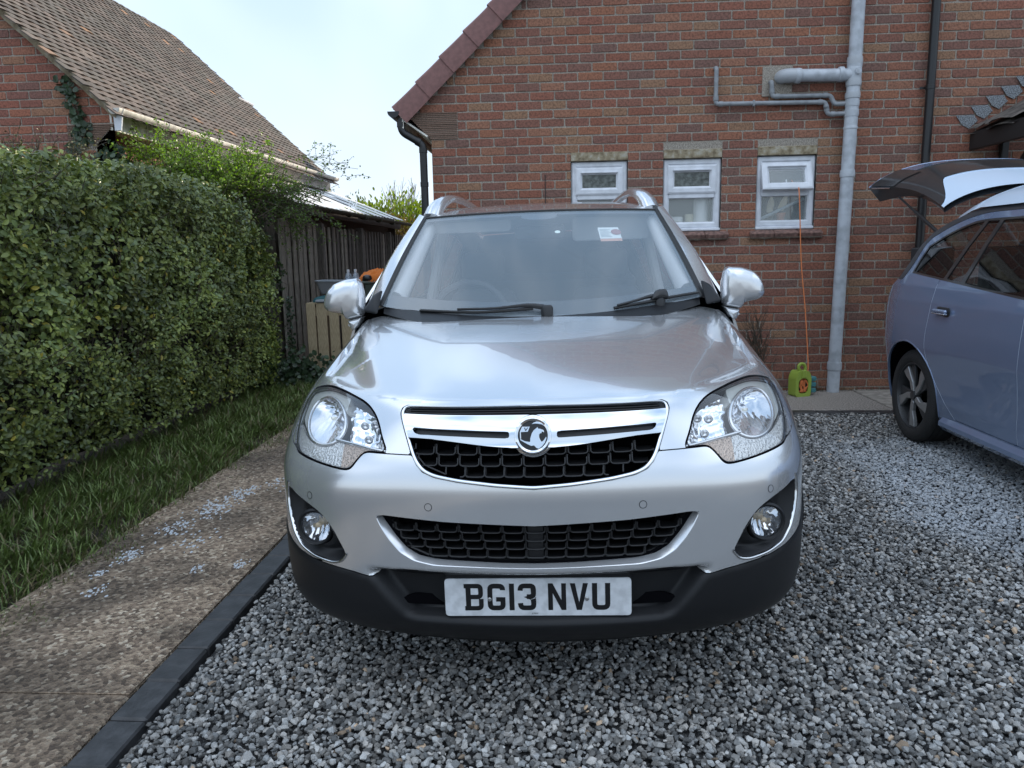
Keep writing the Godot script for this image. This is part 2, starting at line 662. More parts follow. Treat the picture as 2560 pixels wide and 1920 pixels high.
func gravel() -> void:
	var g := holder_top("gravel")
	tag(g, "grey limestone gravel covering the drive", "", "", "stuff")
	var V := 8
	var where := []
	var tints := []
	for k in V:
		where.append([])
		tints.append(PackedColorArray())
	var soap := noise(1.1, 4, FastNoiseLite.TYPE_SIMPLEX_SMOOTH, 77)
	var damp := noise(0.9, 3, FastNoiseLite.TYPE_SIMPLEX_SMOOTH, 78)
	var cell := 0.0165
	for layer in 2:
		var z := -6.09
		while z < 0.6:
			var far := clampf((-z - 1.0) / 5.0, 0.0, 1.0)
			var x := -1.18
			while x < 4.9:
				x += cell * (1.0 + 0.25 * far)
				if layer == 1 and rng.randf() < 0.5:
					continue
				# under the middle of the cars nothing is seen
				if x > -0.55 and x < 0.5 and z < -3.0:
					continue
				if x > 3.6 and z < -3.6:
					continue
				var px := x + rr(-0.011, 0.011)
				var pz := z + rr(-0.011, 0.011)
				var s := rr(0.0062, 0.0138) * (1.0 if rng.randf() > 0.05 else 1.35)
				if px < -1.185 + s or pz < -6.085 + s:
					continue
				var k := rng.randi() % V
				var y := -0.014 + rr(-0.004, 0.004) + 0.009 * layer
				where[k].append(Transform3D(Basis.from_euler(Vector3(rr(-0.75, 0.75), rr(0, TAU), rr(-0.75, 0.75))).scaled_local(Vector3(s, s * rr(0.55, 0.95), s)), Vector3(px, y, pz)))
				var t := pow(rng.randf(), 1.35)
				var v := lerpf(0.10, 0.62, t)
				var warm := rr(-0.03, 0.05)
				var cc := Color(v * (1.02 + warm), v, v * (0.955 - warm * 0.9))
				if rng.randf() < 0.02:
					cc = Color(v * 1.3, v * 0.95, v * 0.65)
				cc = cc.darkened(0.18 * clampf(damp.get_noise_2d(px, pz) * 2.0 + 0.2, 0, 1))
				# dried soap suds lie on the stones beside the blue car
				var q := Vector2((px - 2.55) / 1.05, (pz + 4.15 + (px - 2.2) * 0.15) / 1.35)
				var w := clampf((1.08 - q.length() + soap.get_noise_2d(px, pz) * 0.55) * 1.7, 0.0, 1.0)
				w *= rr(0.5, 1.0)
				cc = cc.lerp(Color(0.60, 0.64, 0.68), w * 0.8)
				tints[k].append(cc)
			z += cell * (1.0 + 0.25 * far)
	for k in V:
		copies("stones", stone_mesh(k), M.stone, where[k], tints[k], g)


func foam() -> void:
	var f := MB.new()
	var g := RandomNumberGenerator.new()
	g.seed = 9
	var spots := [[-1.93, -3.1, 0.06, 14], [-1.90, -3.45, 0.09, 16], [-1.83, -3.75, 0.11, 26], [-1.78, -4.0, 0.09, 18], [-1.66, -4.2, 0.08, 8], [-1.52, -4.95, 0.10, 12], [-1.42, -4.7, 0.05, 6], [-1.55, -2.95, 0.03, 5], [-1.38, -3.0, 0.035, 6], [-1.86, -2.75, 0.05, 6], [-1.7, -3.3, 0.1, 7], [-1.95, -2.9, 0.03, 5]]
	for s in spots:
		for k in s[3] * 5:
			var ce := Vector3(s[0] + g.randfn(0, s[2] * 0.45), 0.002, s[1] + g.randfn(0, s[2] * 0.8))
			if ce.x < -2.04 or ce.x > -1.33:
				continue
			var r: float = g.randf_range(0.002, 0.008) * (1.0 + s[2] * 4.0)
			var poly := PackedVector2Array()
			var m := 7
			for i in m:
				var a := TAU * i / m
				var d: float = r * g.randf_range(0.5, 1.15)
				poly.append(Vector2(cos(a) * d * 0.75, sin(a) * d * 1.25))
			f.extrude(rounded(poly, r * 0.3, 2), 0.004, Transform3D(Basis(Vector3.RIGHT, -HALF_PI), ce + Vector3(0, 0.0012 + 0.0015 * g.randf(), 0)), 0.0015, false)
	var o := obj("soap_suds", f, M.foam)
	tag(o, "white soap suds drying on the concrete path", "", "", "stuff")


func blade_mesh(sd: int) -> ArrayMesh:
	var g := RandomNumberGenerator.new()
	g.seed = 70 + sd
	var b := MB.new()
	var bend := g.randf_range(0.35, 1.0)
	var L := PackedVector3Array()
	var Rr := PackedVector3Array()
	for i in 5:
		var t := float(i) / 4
		var w := 0.022 * (1.0 - t * t * 0.95)
		var p := Vector3(0, t * (1.0 - 0.35 * bend * t), bend * t * t * 0.75)
		L.append(p + Vector3(-w, 0, 0))
		Rr.append(p + Vector3(w, 0.0, 0))
	b.grid([L, Rr], Vector3(0, 0.2, 1.5))
	return b.mesh()


func grass() -> void:
	var where := []
	var tints := PackedColorArray()
	var lumps := noise(1.4, 3, FastNoiseLite.TYPE_SIMPLEX_SMOOTH, 31)
	var n := 0
	while n < 56000:
		var z := rr(-8.4, -1.2)
		var edge := -2.02 + 0.07 * lumps.get_noise_1d(z * 3.0) + (0.06 if z > -2.6 else 0.0)
		var x := rr(-3.1, edge + 0.06)
		n += 1
		var tall := clampf((edge + 0.05 - x) / 0.35, 0.15, 1.0)
		var d := lumps.get_noise_2d(x * 2.2, z * 2.2)
		if rng.randf() > 0.75 + d and tall > 0.5:
			continue
		var h := rr(0.05, 0.14) * lerpf(0.4, 1.0, tall) * (1.0 + d * 0.6)
		var lean := rr(0.0, 0.75)
		var yaw := rr(0, TAU)
		if rng.randf() < 0.6:
			yaw = HALF_PI + rr(-0.9, 0.9)
		where.append(Transform3D(Basis.from_euler(Vector3(lean, yaw, 0), EULER_ORDER_YXZ).scaled_local(Vector3(h * 1.1 + 0.06, h, h)), Vector3(x, -0.03, z)))
		var v := rr(0.6, 1.25)
		var cc := Color(0.15 * v, 0.205 * v, 0.055 * v)
		if rng.randf() < 0.17 + 0.35 * (1.0 - tall):
			cc = Color(0.23, 0.185, 0.10) * rr(0.6, 1.1)
		tints.append(cc)
	var o := copies("grass", blade_mesh(1), M.grass, where, tints)
	tag(o, "long uncut grass along the foot of the hedge", "", "", "stuff")


# ---------------------------------------------------------------- leaves, hedge, shrubs
func leaf_mesh(wide: float, fold: float) -> ArrayMesh:
	# pointed oval a metre long, folded along the midrib; lies in x (along) and z (across), facing +y
	var b := MB.new()
	var up := PackedVector3Array()
	var mid := PackedVector3Array()
	var dn := PackedVector3Array()
	for i in 5:
		var t := float(i) / 4
		var w := wide * pow(sin(PI * clampf(t * 0.94 + 0.03, 0, 1)), 0.8) * (1.12 - 0.3 * t)
		if i == 4:
			w = 0.0
		var sag := -0.18 * t * t
		up.append(Vector3(t, sag + fold * w, w))
		mid.append(Vector3(t, sag, 0))
		dn.append(Vector3(t, sag + fold * w, -w))
	b.grid([up, mid, dn], Vector3(0.5, -5, 0))
	return b.mesh()


func leaf_basis(out: Vector3, spread: float) -> Basis:
	var nrm := (out + Vector3(rr(-1, 1), rr(-1, 1), rr(-1, 1)) * spread).normalized()
	var along := Vector3(rr(-1, 1), rr(-0.8, 0.9), rr(-1, 1))
	along = (along - nrm * along.dot(nrm)).normalized()
	return Basis(along, nrm, along.cross(nrm))


func hedge_face(z: float, y: float) -> float:
	var f: FastNoiseLite = M.hedge_noise
	return -2.86 + 0.10 * f.get_noise_2d(z * 1.3, y * 1.6) + 0.05 * f.get_noise_2d(z * 5.0, y * 5.0) - 0.10 * clampf((0.45 - y) / 0.45, 0, 1)


func hedge_top(z: float) -> float:
	var f: FastNoiseLite = M.hedge_noise
	var e := clampf((-z - 6.3) / 1.25, 0.0, 1.0)
	return 1.90 + 0.05 * f.get_noise_1d(z * 4.0) + 0.05 * clampf((-z - 3.5) / 2.0, 0, 1) - 0.62 * e * e


func hedge() -> void:
	var hn := noise(1.0, 3, FastNoiseLite.TYPE_SIMPLEX_SMOOTH, 55)
	M["hedge_noise"] = hn
	var h := thing("hedge", "tall clipped green hedge running along the grass on the left", "hedge")
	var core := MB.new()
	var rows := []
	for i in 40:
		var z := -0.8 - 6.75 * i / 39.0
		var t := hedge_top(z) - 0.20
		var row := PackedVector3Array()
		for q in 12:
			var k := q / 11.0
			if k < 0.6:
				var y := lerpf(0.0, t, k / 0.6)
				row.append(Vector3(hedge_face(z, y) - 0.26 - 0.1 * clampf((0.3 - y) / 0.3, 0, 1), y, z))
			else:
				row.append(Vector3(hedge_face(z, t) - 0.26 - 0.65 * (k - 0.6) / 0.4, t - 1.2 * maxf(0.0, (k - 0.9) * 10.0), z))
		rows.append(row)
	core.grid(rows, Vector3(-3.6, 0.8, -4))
	obj("branches", core, M.hedge_core, h)  # solid dark core sheet added to block the view through, not branches
	var lm := leaf_mesh(0.27, 0.35)
	var where := []
	var tints := PackedColorArray()
	var clump := noise(2.4, 3, FastNoiseLite.TYPE_SIMPLEX_SMOOTH, 56)
	var n := 0
	while n < 92000:
		n += 1
		var z := -1.2 - 6.4 * pow(rng.randf(), 1.05)
		var top := hedge_top(z)
		var p: Vector3
		var out: Vector3
		var dep := pow(rng.randf(), 1.6) * 0.26
		var on_top := rng.randf() < 0.2
		var end_cap := not on_top and rng.randf() < 0.08
		if end_cap:
			var y := rr(0.1, 1.6)
			var x := rr(-3.6, -2.8)
			z = -7.25 - 0.3 * sin((y / 1.6) * PI) + dep
			p = Vector3(x, y, z)
			out = Vector3(0.3, 0.3, -0.8)
		elif on_top:
			var x := rr(-3.7, -2.8)
			p = Vector3(x, top - dep + 0.04 * clump.get_noise_2d(x * 4, z * 4), z)
			out = Vector3(0.25, 1.0, 0.3)
		else:
			var y := rr(0.10, top)
			p = Vector3(hedge_face(z, y) - dep, y, z)
			out = Vector3(0.85, 0.42, 0.30)
		var cl := clump.get_noise_3d(p.x, p.y * 1.2, p.z)
		# sparse hollows where twigs show
		if cl < -0.12 and dep < 0.17 and rng.randf() < 0.85:
			continue
		var s := rr(0.026, 0.052) * (0.85 if p.y < 0.9 else 1.05)
		where.append(Transform3D(leaf_basis(out, 0.75).scaled_local(Vector3(s, s, s)), p))
		var v := rr(0.65, 1.25)
		var cc := Color(0.165 * v, 0.200 * v, 0.050 * v)
		var u := rng.randf()
		if u < 0.30:
			cc = Color(0.120 * v, 0.160 * v, 0.056 * v)
		elif u > 0.985:
			cc = Color(0.36, 0.30, 0.05)
		elif u > 0.90:
			cc = Color(0.25 * v, 0.275 * v, 0.07 * v)
		cc = cc * (1.08 + 0.9 * clump.get_noise_3d(p.x * 0.6 + 7.0, p.y * 0.5, p.z * 0.6))
		tints.append(cc)
	copies("leaves", lm, M.leaf, where, tints, h)
	# bare twigs showing in the hollows
	var tw := MB.new()
	for k in 700:
		var z := rr(-7.2, -1.6)
		var y := rr(0.15, 1.75)
		var x := hedge_face(z, y) - rr(0.05, 0.22)
		var d := Vector3(rr(-0.15, 0.75), rr(0.25, 1.0), rr(-0.6, 0.6)).normalized() * rr(0.12, 0.34)
		var p := Vector3(x, y, z)
		tw.tube([p, p + d * 0.5 + Vector3(rr(-.015, .015), rr(-.015, .015), rr(-.015, .015)), p + d], 0.0022, 4, false)
	obj("twigs", tw, M.twig, h).set_meta("kind", "stuff")


# a straggling branch with side shoots; leaves are put on the shoots
func branch(tw: MB, leaves: Array, tints: PackedColorArray, pts: Array, thick: float, shoots: int, lit: Color, leaf_s: float, dense := 1.0) -> void:
	var path := curve(pts, 14)
	var rads := PackedFloat32Array()
	for i in path.size():
		rads.append(thick * (1.0 - 0.75 * i / path.size()))
	tw.tube(path, thick, 5, false, rads)
	for k in shoots:
		var i := 2 + rng.randi() % (path.size() - 3)
		var p := path[i]
		var d := (path[i + 1] - path[i - 1]).normalized()
		var side := Vector3(rr(-1, 1), rr(-0.4, 1.0), rr(-1, 1))
		d = (d * 0.7 + side * 0.8).normalized()
		var l := rr(0.10, 0.30)
		var sp := curve([p, p + d * l * 0.5 + Vector3(0, rr(-0.02, 0.03), 0), p + d * l + Vector3(0, rr(-0.05, 0.05), 0)], 6)
		tw.tube(sp, 0.0018, 4, false)
		for q in int(13 * dense):
			var t := sp[mini(int(rng.randf() * 6.99), 6)]
			var s := leaf_s * rr(0.7, 1.25)
			leaves.append(Transform3D(leaf_basis(Vector3(0.3, 0.8, 0.2), 1.2).scaled_local(Vector3(s, s, s)), t + Vector3(rr(-.02, .02), rr(-.02, .02), rr(-.02, .02))))
			tints.append(lit * rr(0.65, 1.35))


func shrub() -> void:
	var h := thing("shrub", "straggling shrub reaching over the end of the hedge and the shed roof", "shrub", Vector3.ZERO)
	var tw := MB.new()
	var lv := []
	var tn := PackedColorArray()
	var trunk := curve([Vector3(-3.22, -0.05, -8.15), Vector3(-3.25, 0.7, -8.15), Vector3(-3.20, 1.3, -8.2), Vector3(-3.26, 1.85, -8.2)], 12)
	var tr := MB.new()
	tr.tube(trunk, 0.075, 10, true, PackedFloat32Array([0.085, 0.08, 0.077, 0.075, 0.073, 0.073, 0.072, 0.072, 0.071, 0.07, 0.07, 0.068, 0.065]))
	obj("trunk", tr, M.bark, h)
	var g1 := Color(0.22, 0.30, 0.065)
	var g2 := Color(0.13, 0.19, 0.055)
	# upper mass, sunlight put into its brighter leaf colour
	for k in 120:
		var b := Vector3(rr(-4.1, -3.1), rr(1.75, 2.0), rr(-7.9, -7.2))
		var e := b + Vector3(rr(-0.15, 0.35), rr(0.25, 0.62) * (1.0 if b.x < -3.5 else 0.75), rr(-0.3, 0.35))
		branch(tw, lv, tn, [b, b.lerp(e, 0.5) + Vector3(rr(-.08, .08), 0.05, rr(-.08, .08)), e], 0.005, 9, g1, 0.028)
	# arching sprays to the right, over the shed gutter
	for k in 60:
		var b := Vector3(rr(-3.4, -3.1), rr(1.7, 2.0), rr(-8.3, -7.6))
		var e := b + Vector3(rr(0.25, 0.85), rr(-0.35, 0.25), rr(-0.5, 0.2))
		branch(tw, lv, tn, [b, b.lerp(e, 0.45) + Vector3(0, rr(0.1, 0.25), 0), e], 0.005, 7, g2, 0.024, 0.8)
	# the long sprig against the sky
	branch(tw, lv, tn, [Vector3(-3.2, 1.95, -8.1), Vector3(-2.85, 2.36, -8.15), Vector3(-2.5, 2.36, -8.2), Vector3(-2.26, 2.21, -8.2)], 0.004, 9, g2, 0.026, 0.7)
	for k in 6:
		var p := Vector3(-2.75 + 0.09 * k, 2.37 - 0.008 * k * k, -8.2)
		branch(tw, lv, tn, [p, p + Vector3(0.04, rr(-0.03, 0.05), rr(-.03, .03)), p + Vector3(0.1, rr(-0.06, 0.05), rr(-.03, .03))], 0.002, 3, g2, 0.024, 0.8)
	# low sprays by the hedge end and hanging shoots
	for k in 16:
		var b := Vector3(rr(-3.35, -3.05), rr(0.2, 1.6), rr(-8.0, -7.5))
		var e := b + Vector3(rr(0.05, 0.4), rr(-0.25, 0.3), rr(-0.2, 0.3))
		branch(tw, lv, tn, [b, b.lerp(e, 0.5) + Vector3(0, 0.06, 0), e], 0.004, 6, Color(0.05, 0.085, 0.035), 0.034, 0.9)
	obj("twigs", tw, M.twig, h).set_meta("kind", "stuff")
	copies("leaves", leaf_mesh(0.34, 0.3), M.thin_leaf, lv, tn, h)
	# brown climbing twigs on top of the hedge in front of the neighbour's gable
	var c := thing("climber", "half bare brown climber on top of the hedge below the neighbour's gable", "climber")
	var t2 := MB.new()
	var l2 := []
	var n2 := PackedColorArray()
	for k in 120:
		var b := Vector3(rr(-5.6, -4.0), rr(1.75, 2.0), rr(-6.9, -6.2))
		var e := b + Vector3(rr(-0.4, 0.4), rr(0.12, 0.5), rr(-0.15, 0.25))
		branch(t2, l2, n2, [b, b.lerp(e, 0.5) + Vector3(rr(-.1, .1), 0.08, 0), e], 0.005, 5, Color(0.15, 0.13, 0.06), 0.022, 0.6)
	obj("twigs", t2, M.twig, c).set_meta("kind", "stuff")
	copies("leaves", leaf_mesh(0.3, 0.3), M.leaf, l2, n2, c)
	# ivy strand climbing the gable to the roof, and ivy at the foot of the fence
	ivy("gable_ivy", "dark ivy strand climbing the neighbour's brick gable to its roof", [Vector3(-4.45, 1.9, ZW + 0.03), Vector3(-4.5, 2.3, ZW + 0.03), Vector3(-4.40, 2.55, ZW + 0.03), Vector3(-4.46, 2.78, ZW + 0.03), Vector3(-4.53, 2.95, ZW + 0.03)], 210, 0.055, 0.06)
	ivy("eaves_ivy", "dark ivy mass in the corner under the neighbour's eaves", [Vector3(-4.2, 1.8, ZW - 0.02), Vector3(-4.22, 2.1, ZW - 0.02), Vector3(-4.18, 2.35, ZW - 0.05)], 420, 0.11, 0.055)
	ivy("fence_ivy", "thin ivy strand growing up the grey fence boards", [Vector3(-2.98, 0.0, -8.22), Vector3(-2.97, 0.4, -8.25), Vector3(-3.0, 0.85, -8.3)], 110, 0.035, 0.035)
	ivy("ground_ivy", "dark ivy covering the ground at the foot of the fence", [Vector3(-3.1, 0.12, -7.5), Vector3(-2.85, 0.14, -7.75), Vector3(-2.6, 0.10, -7.8), Vector3(-2.4, 0.05, -7.7)], 700, 0.22, 0.05)
	# bare bush by the house wall, seen past the mirror
	var d := thing("bare_bush", "small leafless bush against the brick wall behind the wing mirror", "bush")
	var t3 := MB.new()
	for k in 80:
		var b := Vector3(1.80 + rr(-.05, .05), rr(0.0, 0.5), ZW + 0.25 + rr(-.05, .05))
		var e := b + Vector3(rr(-0.22, 0.16), rr(0.2, 0.42), rr(-0.1, 0.12))
		var pa := curve([b, b.lerp(e, 0.5) + Vector3(rr(-.04, .04), 0.03, 0), e], 8)
		t3.tube(pa, 0.0024, 4, false, PackedFloat32Array([0.004, 0.0035, 0.003, 0.0027, 0.0024, 0.002, 0.0018, 0.0015, 0.0012]))
		for q in 2:
			var i := 3 + rng.randi() % 5
			t3.tube([pa[i], pa[i] + Vector3(rr(-.08, .08), rr(0.0, 0.1), rr(-.04, .04))], 0.0012, 3, false)
	obj("twigs", t3, M.twig, d).set_meta("kind", "stuff")
	# weeds in the joint at the foot of the wall
	var w := []
	var wt := PackedColorArray()
	for k in 260:
		var x := rr(2.0, 3.2)
		var s := rr(0.03, 0.10) * (1.3 if absf(x - 2.35) < 0.2 else 0.8)
		w.append(Transform3D(Basis.from_euler(Vector3(rr(0, 0.8), rr(0, TAU), 0), EULER_ORDER_YXZ).scaled_local(Vector3(s, s, s)), Vector3(x, 0.0, ZW + rr(0.01, 0.05))))
		wt.append(Color(0.09, 0.10, 0.05) * rr(0.6, 1.2))
	tag(copies("weeds", blade_mesh(2), M.grass, w, wt), "dry weeds in the joint at the foot of the brick wall", "", "", "stuff")


func ivy(called: String, label: String, pts: Array, count: int, spread: float, size: float) -> void:
	var h := thing(called, label, "ivy")
	var path := curve(pts, 20)
	var t := MB.new()
	t.tube(path, 0.005, 5)
	obj("stem", t, M.twig, h)
	var lv := []
	var tn := PackedColorArray()
	for k in count:
		var p := path[rng.randi() % path.size()] + Vector3(rng.randfn(0, spread * 0.6), rng.randfn(0, spread * 0.5), absf(rng.randfn(0, spread * 0.3)))
		p.y = maxf(p.y, 0.01)
		var s := size * rr(0.6, 1.3)
		lv.append(Transform3D(leaf_basis(Vector3(0.3, 0.3, 1), 0.8).scaled_local(Vector3(s, s, s)), p))
		tn.append(Color(0.035, 0.06, 0.03) * rr(0.7, 1.5))
	copies("leaves", leaf_mesh(0.48, 0.2), M.leaf, lv, tn, h)


# ---------------------------------------------------------------- trees beyond the gardens
func backdrop() -> void:
	var a := thing("golden_conifer", "yellow green conifer hedge in the sun beyond the shed", "tree", Vector3(-5.2, 0, -24.5))
	foliage(a, 7000, Vector3(0, 1.6, 0), Vector3(1.75, 1.75, 1.0), Color(0.23, 0.25, 0.055), 0.12, true)
	stem(a, 2.4)
	var b := thing("beech_hedge", "rust brown beech hedge in front of the golden conifer", "hedge", Vector3(-4.9, 0, -22.3))
	foliage(b, 5200, Vector3(0, 1.3, 0), Vector3(1.1, 1.25, 0.7), Color(0.15, 0.085, 0.055), 0.10, true)
	stem(b, 1.6)
	var c := thing("slim_conifer", "small wispy dark conifer against the sky left of the golden one", "tree", Vector3(-7.0, 0, -27))
	foliage(c, 1500, Vector3(0, 1.75, 0), Vector3(0.75, 1.75, 0.6), Color(0.085, 0.11, 0.05), 0.13, true)
	stem(c, 3.4)
	var d := thing("bare_tree", "leafless twiggy tree rising behind the golden conifer", "tree", Vector3(-5.7, 0, -28))
	var t := MB.new()
	for k in 90:
		var ang := rr(0, TAU)
		var b0 := Vector3(rr(-0.15, 0.15), rr(1.2, 2.4), rr(-0.15, 0.15))
		var e := b0 + Vector3(cos(ang) * rr(0.2, 1.25), rr(1.0, 2.0) * (1.0 - 0.1 * rng.randf()), sin(ang) * rr(0.1, 0.8))
		e.y = minf(e.y, 4.15 - 0.35 * absf(e.x))
		var pa := curve([b0, b0.lerp(e, 0.5) + Vector3(cos(ang) * 0.12, -0.05, 0), e], 6)
		t.tube(pa, 0.012, 4, false, PackedFloat32Array([0.02, 0.017, 0.014, 0.011, 0.009, 0.007, 0.005]))
		for q in 4:
			var p := pa[2 + rng.randi() % 4]
			t.tube([p, p + Vector3(rr(-.25, .25), rr(0.15, 0.5), rr(-.2, .2))], 0.005, 3, false)
	obj("branches", t, M.twig, d).set_meta("kind", "stuff")
	stem(d, 2.0)
	# the hedge line that closes the far garden
	var e := thing("far_hedge", "low dark green hedge closing the far garden", "hedge", Vector3(-7.5, 0, -31))
	foliage(e, 5000, Vector3(0, 1.0, 0), Vector3(6.0, 1.1, 0.8), Color(0.07, 0.09, 0.035), 0.16, false)


func stem(o: Node3D, h: float) -> void:
	var b := MB.new()
	b.tube([Vector3(0, -0.05, 0), Vector3(0.03, h * 0.5, 0), Vector3(0, h, 0)], 0.07, 7, true, PackedFloat32Array([0.09, 0.06, 0.02]))
	obj("trunk", b, M.bark, o)


func foliage(o: Node3D, count: int, ce: Vector3, ra: Vector3, k: Color, size: float, shoots: bool) -> void:
	var lv := []
	var tn := PackedColorArray()
	var f := noise(1.1, 3, FastNoiseLite.TYPE_SIMPLEX_SMOOTH, count)
	for i in count:
		var d := Vector3(rr(-1, 1), rr(-1, 1), rr(-1, 1))
		if d.length() > 1.0:
			d = d.normalized()
		var w := 1.0 + 0.35 * f.get_noise_3dv(d * 1.8 + o.position)
		var r := pow(rng.randf(), 0.35)
		var p := ce + d.normalized() * r * w * ra
		var s := size * rr(0.6, 1.4)
		var out := d.normalized()
		if shoots:
			out = Vector3(rr(-1, 1), 0.1, rr(-1, 1)).normalized()
		var bs := leaf_basis(out, 0.5)
		if shoots:
			var al := (Vector3(rr(-.5, .5), 1.0, rr(-.5, .5)) + d * 0.6).normalized()
			bs = Basis(al, out, al.cross(out).normalized())
		lv.append(Transform3D(bs.scaled_local(Vector3(s, s, s)), p))
		tn.append(k * rr(0.55, 1.35))
	copies("foliage", leaf_mesh(0.24, 0.3), M.thin_leaf, lv, tn, o)


# ---------------------------------------------------------------- brickwork
const BL := 0.2235
const CH := 0.0776


func brick_tones(warm: float) -> Array:
	# real fired colours: plum, red, orange-red, buff-brown, blue-grey
	var base := [Color(0.205, 0.098, 0.085), Color(0.235, 0.102, 0.082), Color(0.265, 0.120, 0.088), Color(0.190, 0.098, 0.090), Color(0.255, 0.128, 0.100), Color(0.215, 0.102, 0.086), Color(0.25, 0.150, 0.110), Color(0.170, 0.098, 0.094), Color(0.24, 0.110, 0.086), Color(0.20, 0.094, 0.082), Color(0.265, 0.135, 0.104), Color(0.225, 0.096, 0.076)]
	var out := []
	var f := noise(0.035, 4, FastNoiseLite.TYPE_SIMPLEX_SMOOTH, 61)
	var tex := ntex(f, [[0.1, grey(0.70)], [0.45, grey(0.90)], [0.7, grey(1.0)], [0.95, grey(1.12)]])
	var nrm := ntex(noise(0.11, 3, FastNoiseLite.TYPE_SIMPLEX_SMOOTH, 62), [], 512, 3.0)
	for k in base.size() + 1:
		var m := StandardMaterial3D.new()
		m.resource_name = "brick_%d" % k
		var c: Color = base[k % base.size()]
		m.albedo_color = lin(c.r * warm * 1.32, c.g * 1.22, c.b * 0.98) if k < base.size() else Color.WHITE
		m.vertex_color_use_as_albedo = k == base.size()
		m.roughness = 0.85
		m.albedo_texture = tex
		m.normal_enabled = true
		m.normal_texture = nrm
		m.uv1_triplanar = true
		m.uv1_world_triplanar = true
		m.uv1_scale = Vector3.ONE * 2.3
		out.append([m, Color(c.r * warm * 1.32, c.g * 1.22, c.b * 0.98)])
	return out


func brick_shape(l: float, h: float, sd: int) -> MB:
	# worn face: corners knocked off unevenly, a small arris chamfer, body 30 mm deep
	var g := RandomNumberGenerator.new()
	g.seed = sd
	var b := MB.new()
	var hx := l / 2
	var hy := h / 2
	var po := PackedVector2Array()
	for q: Vector2 in [Vector2(-1, -1), Vector2(1, -1), Vector2(1, 1), Vector2(-1, 1)]:
		var r := minf(g.randf_range(0.003, 0.016), hx * 0.4)
		var c := Vector2(q.x * hx, q.y * hy)
		var ax := Vector2(-q.x * r, 0)
		var ay := Vector2(0, -q.y * r * g.randf_range(0.6, 1.0))
		var seq := [c + ay, c + ax * 0.32 + ay * 0.32, c + ax]
		if q.x * q.y < 0:
			seq.reverse()
		po.append_array(PackedVector2Array([seq[0], seq[1], seq[2]]))
		var mid := Vector2(0, q.y * hy + g.randf_range(-0.0015, 0.0015))
		if q == Vector2(-1, -1) or q == Vector2(1, 1):
			po.append(mid + Vector2(g.randf_range(-0.3, 0.3) * hx, 0))
	b.extrude(po, 0.028, Transform3D(Basis(), Vector3(0, 0, 0.0)), 0.0028, false)
	return b


# lays stretcher courses over the places where «free(y0, y1)» gives [[x0, x1], ...]
func lay_bricks(parent: Node3D, tones: Array, y0: float, rows: int, free: Callable, zf: float, phase: float, near: Callable, shared: Dictionary, seed0: int) -> void:
	var g := RandomNumberGenerator.new()
	g.seed = seed0
	var all := []
	for j in rows:
		var yb := y0 + j * CH
		var shift := phase + (BL / 2 if j % 2 else 0.0) + g.randf_range(-0.012, 0.012)
		for span in free.call(yb + 0.004, yb + CH - 0.004, yb):
			var x0: float = span[0]
			var x1: float = span[1]
			var i0 := floori((x0 - shift) / BL)
			var cuts := PackedFloat32Array([x0])
			for i in range(i0 + 1, floori((x1 - shift) / BL) + 1):
				var cx := shift + i * BL + g.randf_range(-0.004, 0.004)
				if cx - cuts[-1] > 0.045 and x1 - cx > 0.035:
					cuts.append(cx)
			cuts.append(x1)
			for i in cuts.size() - 1:
				var a := cuts[i] + (0.0056 if i > 0 else 0.001)
				var b := cuts[i + 1] - (0.0056 if i < cuts.size() - 2 else 0.001)
				if b - a < 0.02:
					continue
				var t := g.randi() % 12
				all.append([Vector3((a + b) / 2, yb + CH / 2 + g.randf_range(-0.0012, 0.0012), zf + g.randf_range(-0.003, 0.0025)), b - a, t, g.randi() % 6, g.randf_range(-0.005, 0.005)])
	all.sort_custom(func(p, q): return near.call(p[0]) < near.call(q[0]))
	var rest := MB.new()
	for k in all.size():
		var e: Array = all[k]
		if k < 300:
			var key := "%d_%d" % [e[3], roundi(e[1] * 60)]
			if not shared.has(key):
				shared[key] = [brick_shape(e[1], CH - 0.0115, 10 + e[3]).mesh(), e[1]]
			var xf := at(e[0], Vector3(0, 0, e[4]), Vector3(e[1] / shared[key][1], 1, 1))
			obj("brick", shared[key][0], tones[e[2]][0], parent, xf)
		else:
			rest.col = tones[e[2]][1]
			rest.add(brick_shape(e[1], CH - 0.0115, 10 + e[3]), at(e[0], Vector3(0, 0, e[4])))
	if rest.v.size():
		obj("bricks", rest, tones[12][0], parent).set_meta("kind", "stuff")


# ---------------------------------------------------------------- the brick house
const WINS := [[0.145, 0.651, 1.500, 2.127], [0.979, 1.492, 1.494, 2.129], [1.813, 2.327, 1.494, 2.135]]


func verge_x(y: float) -> float:
	return -1.383 + (y - 2.533) / 0.905


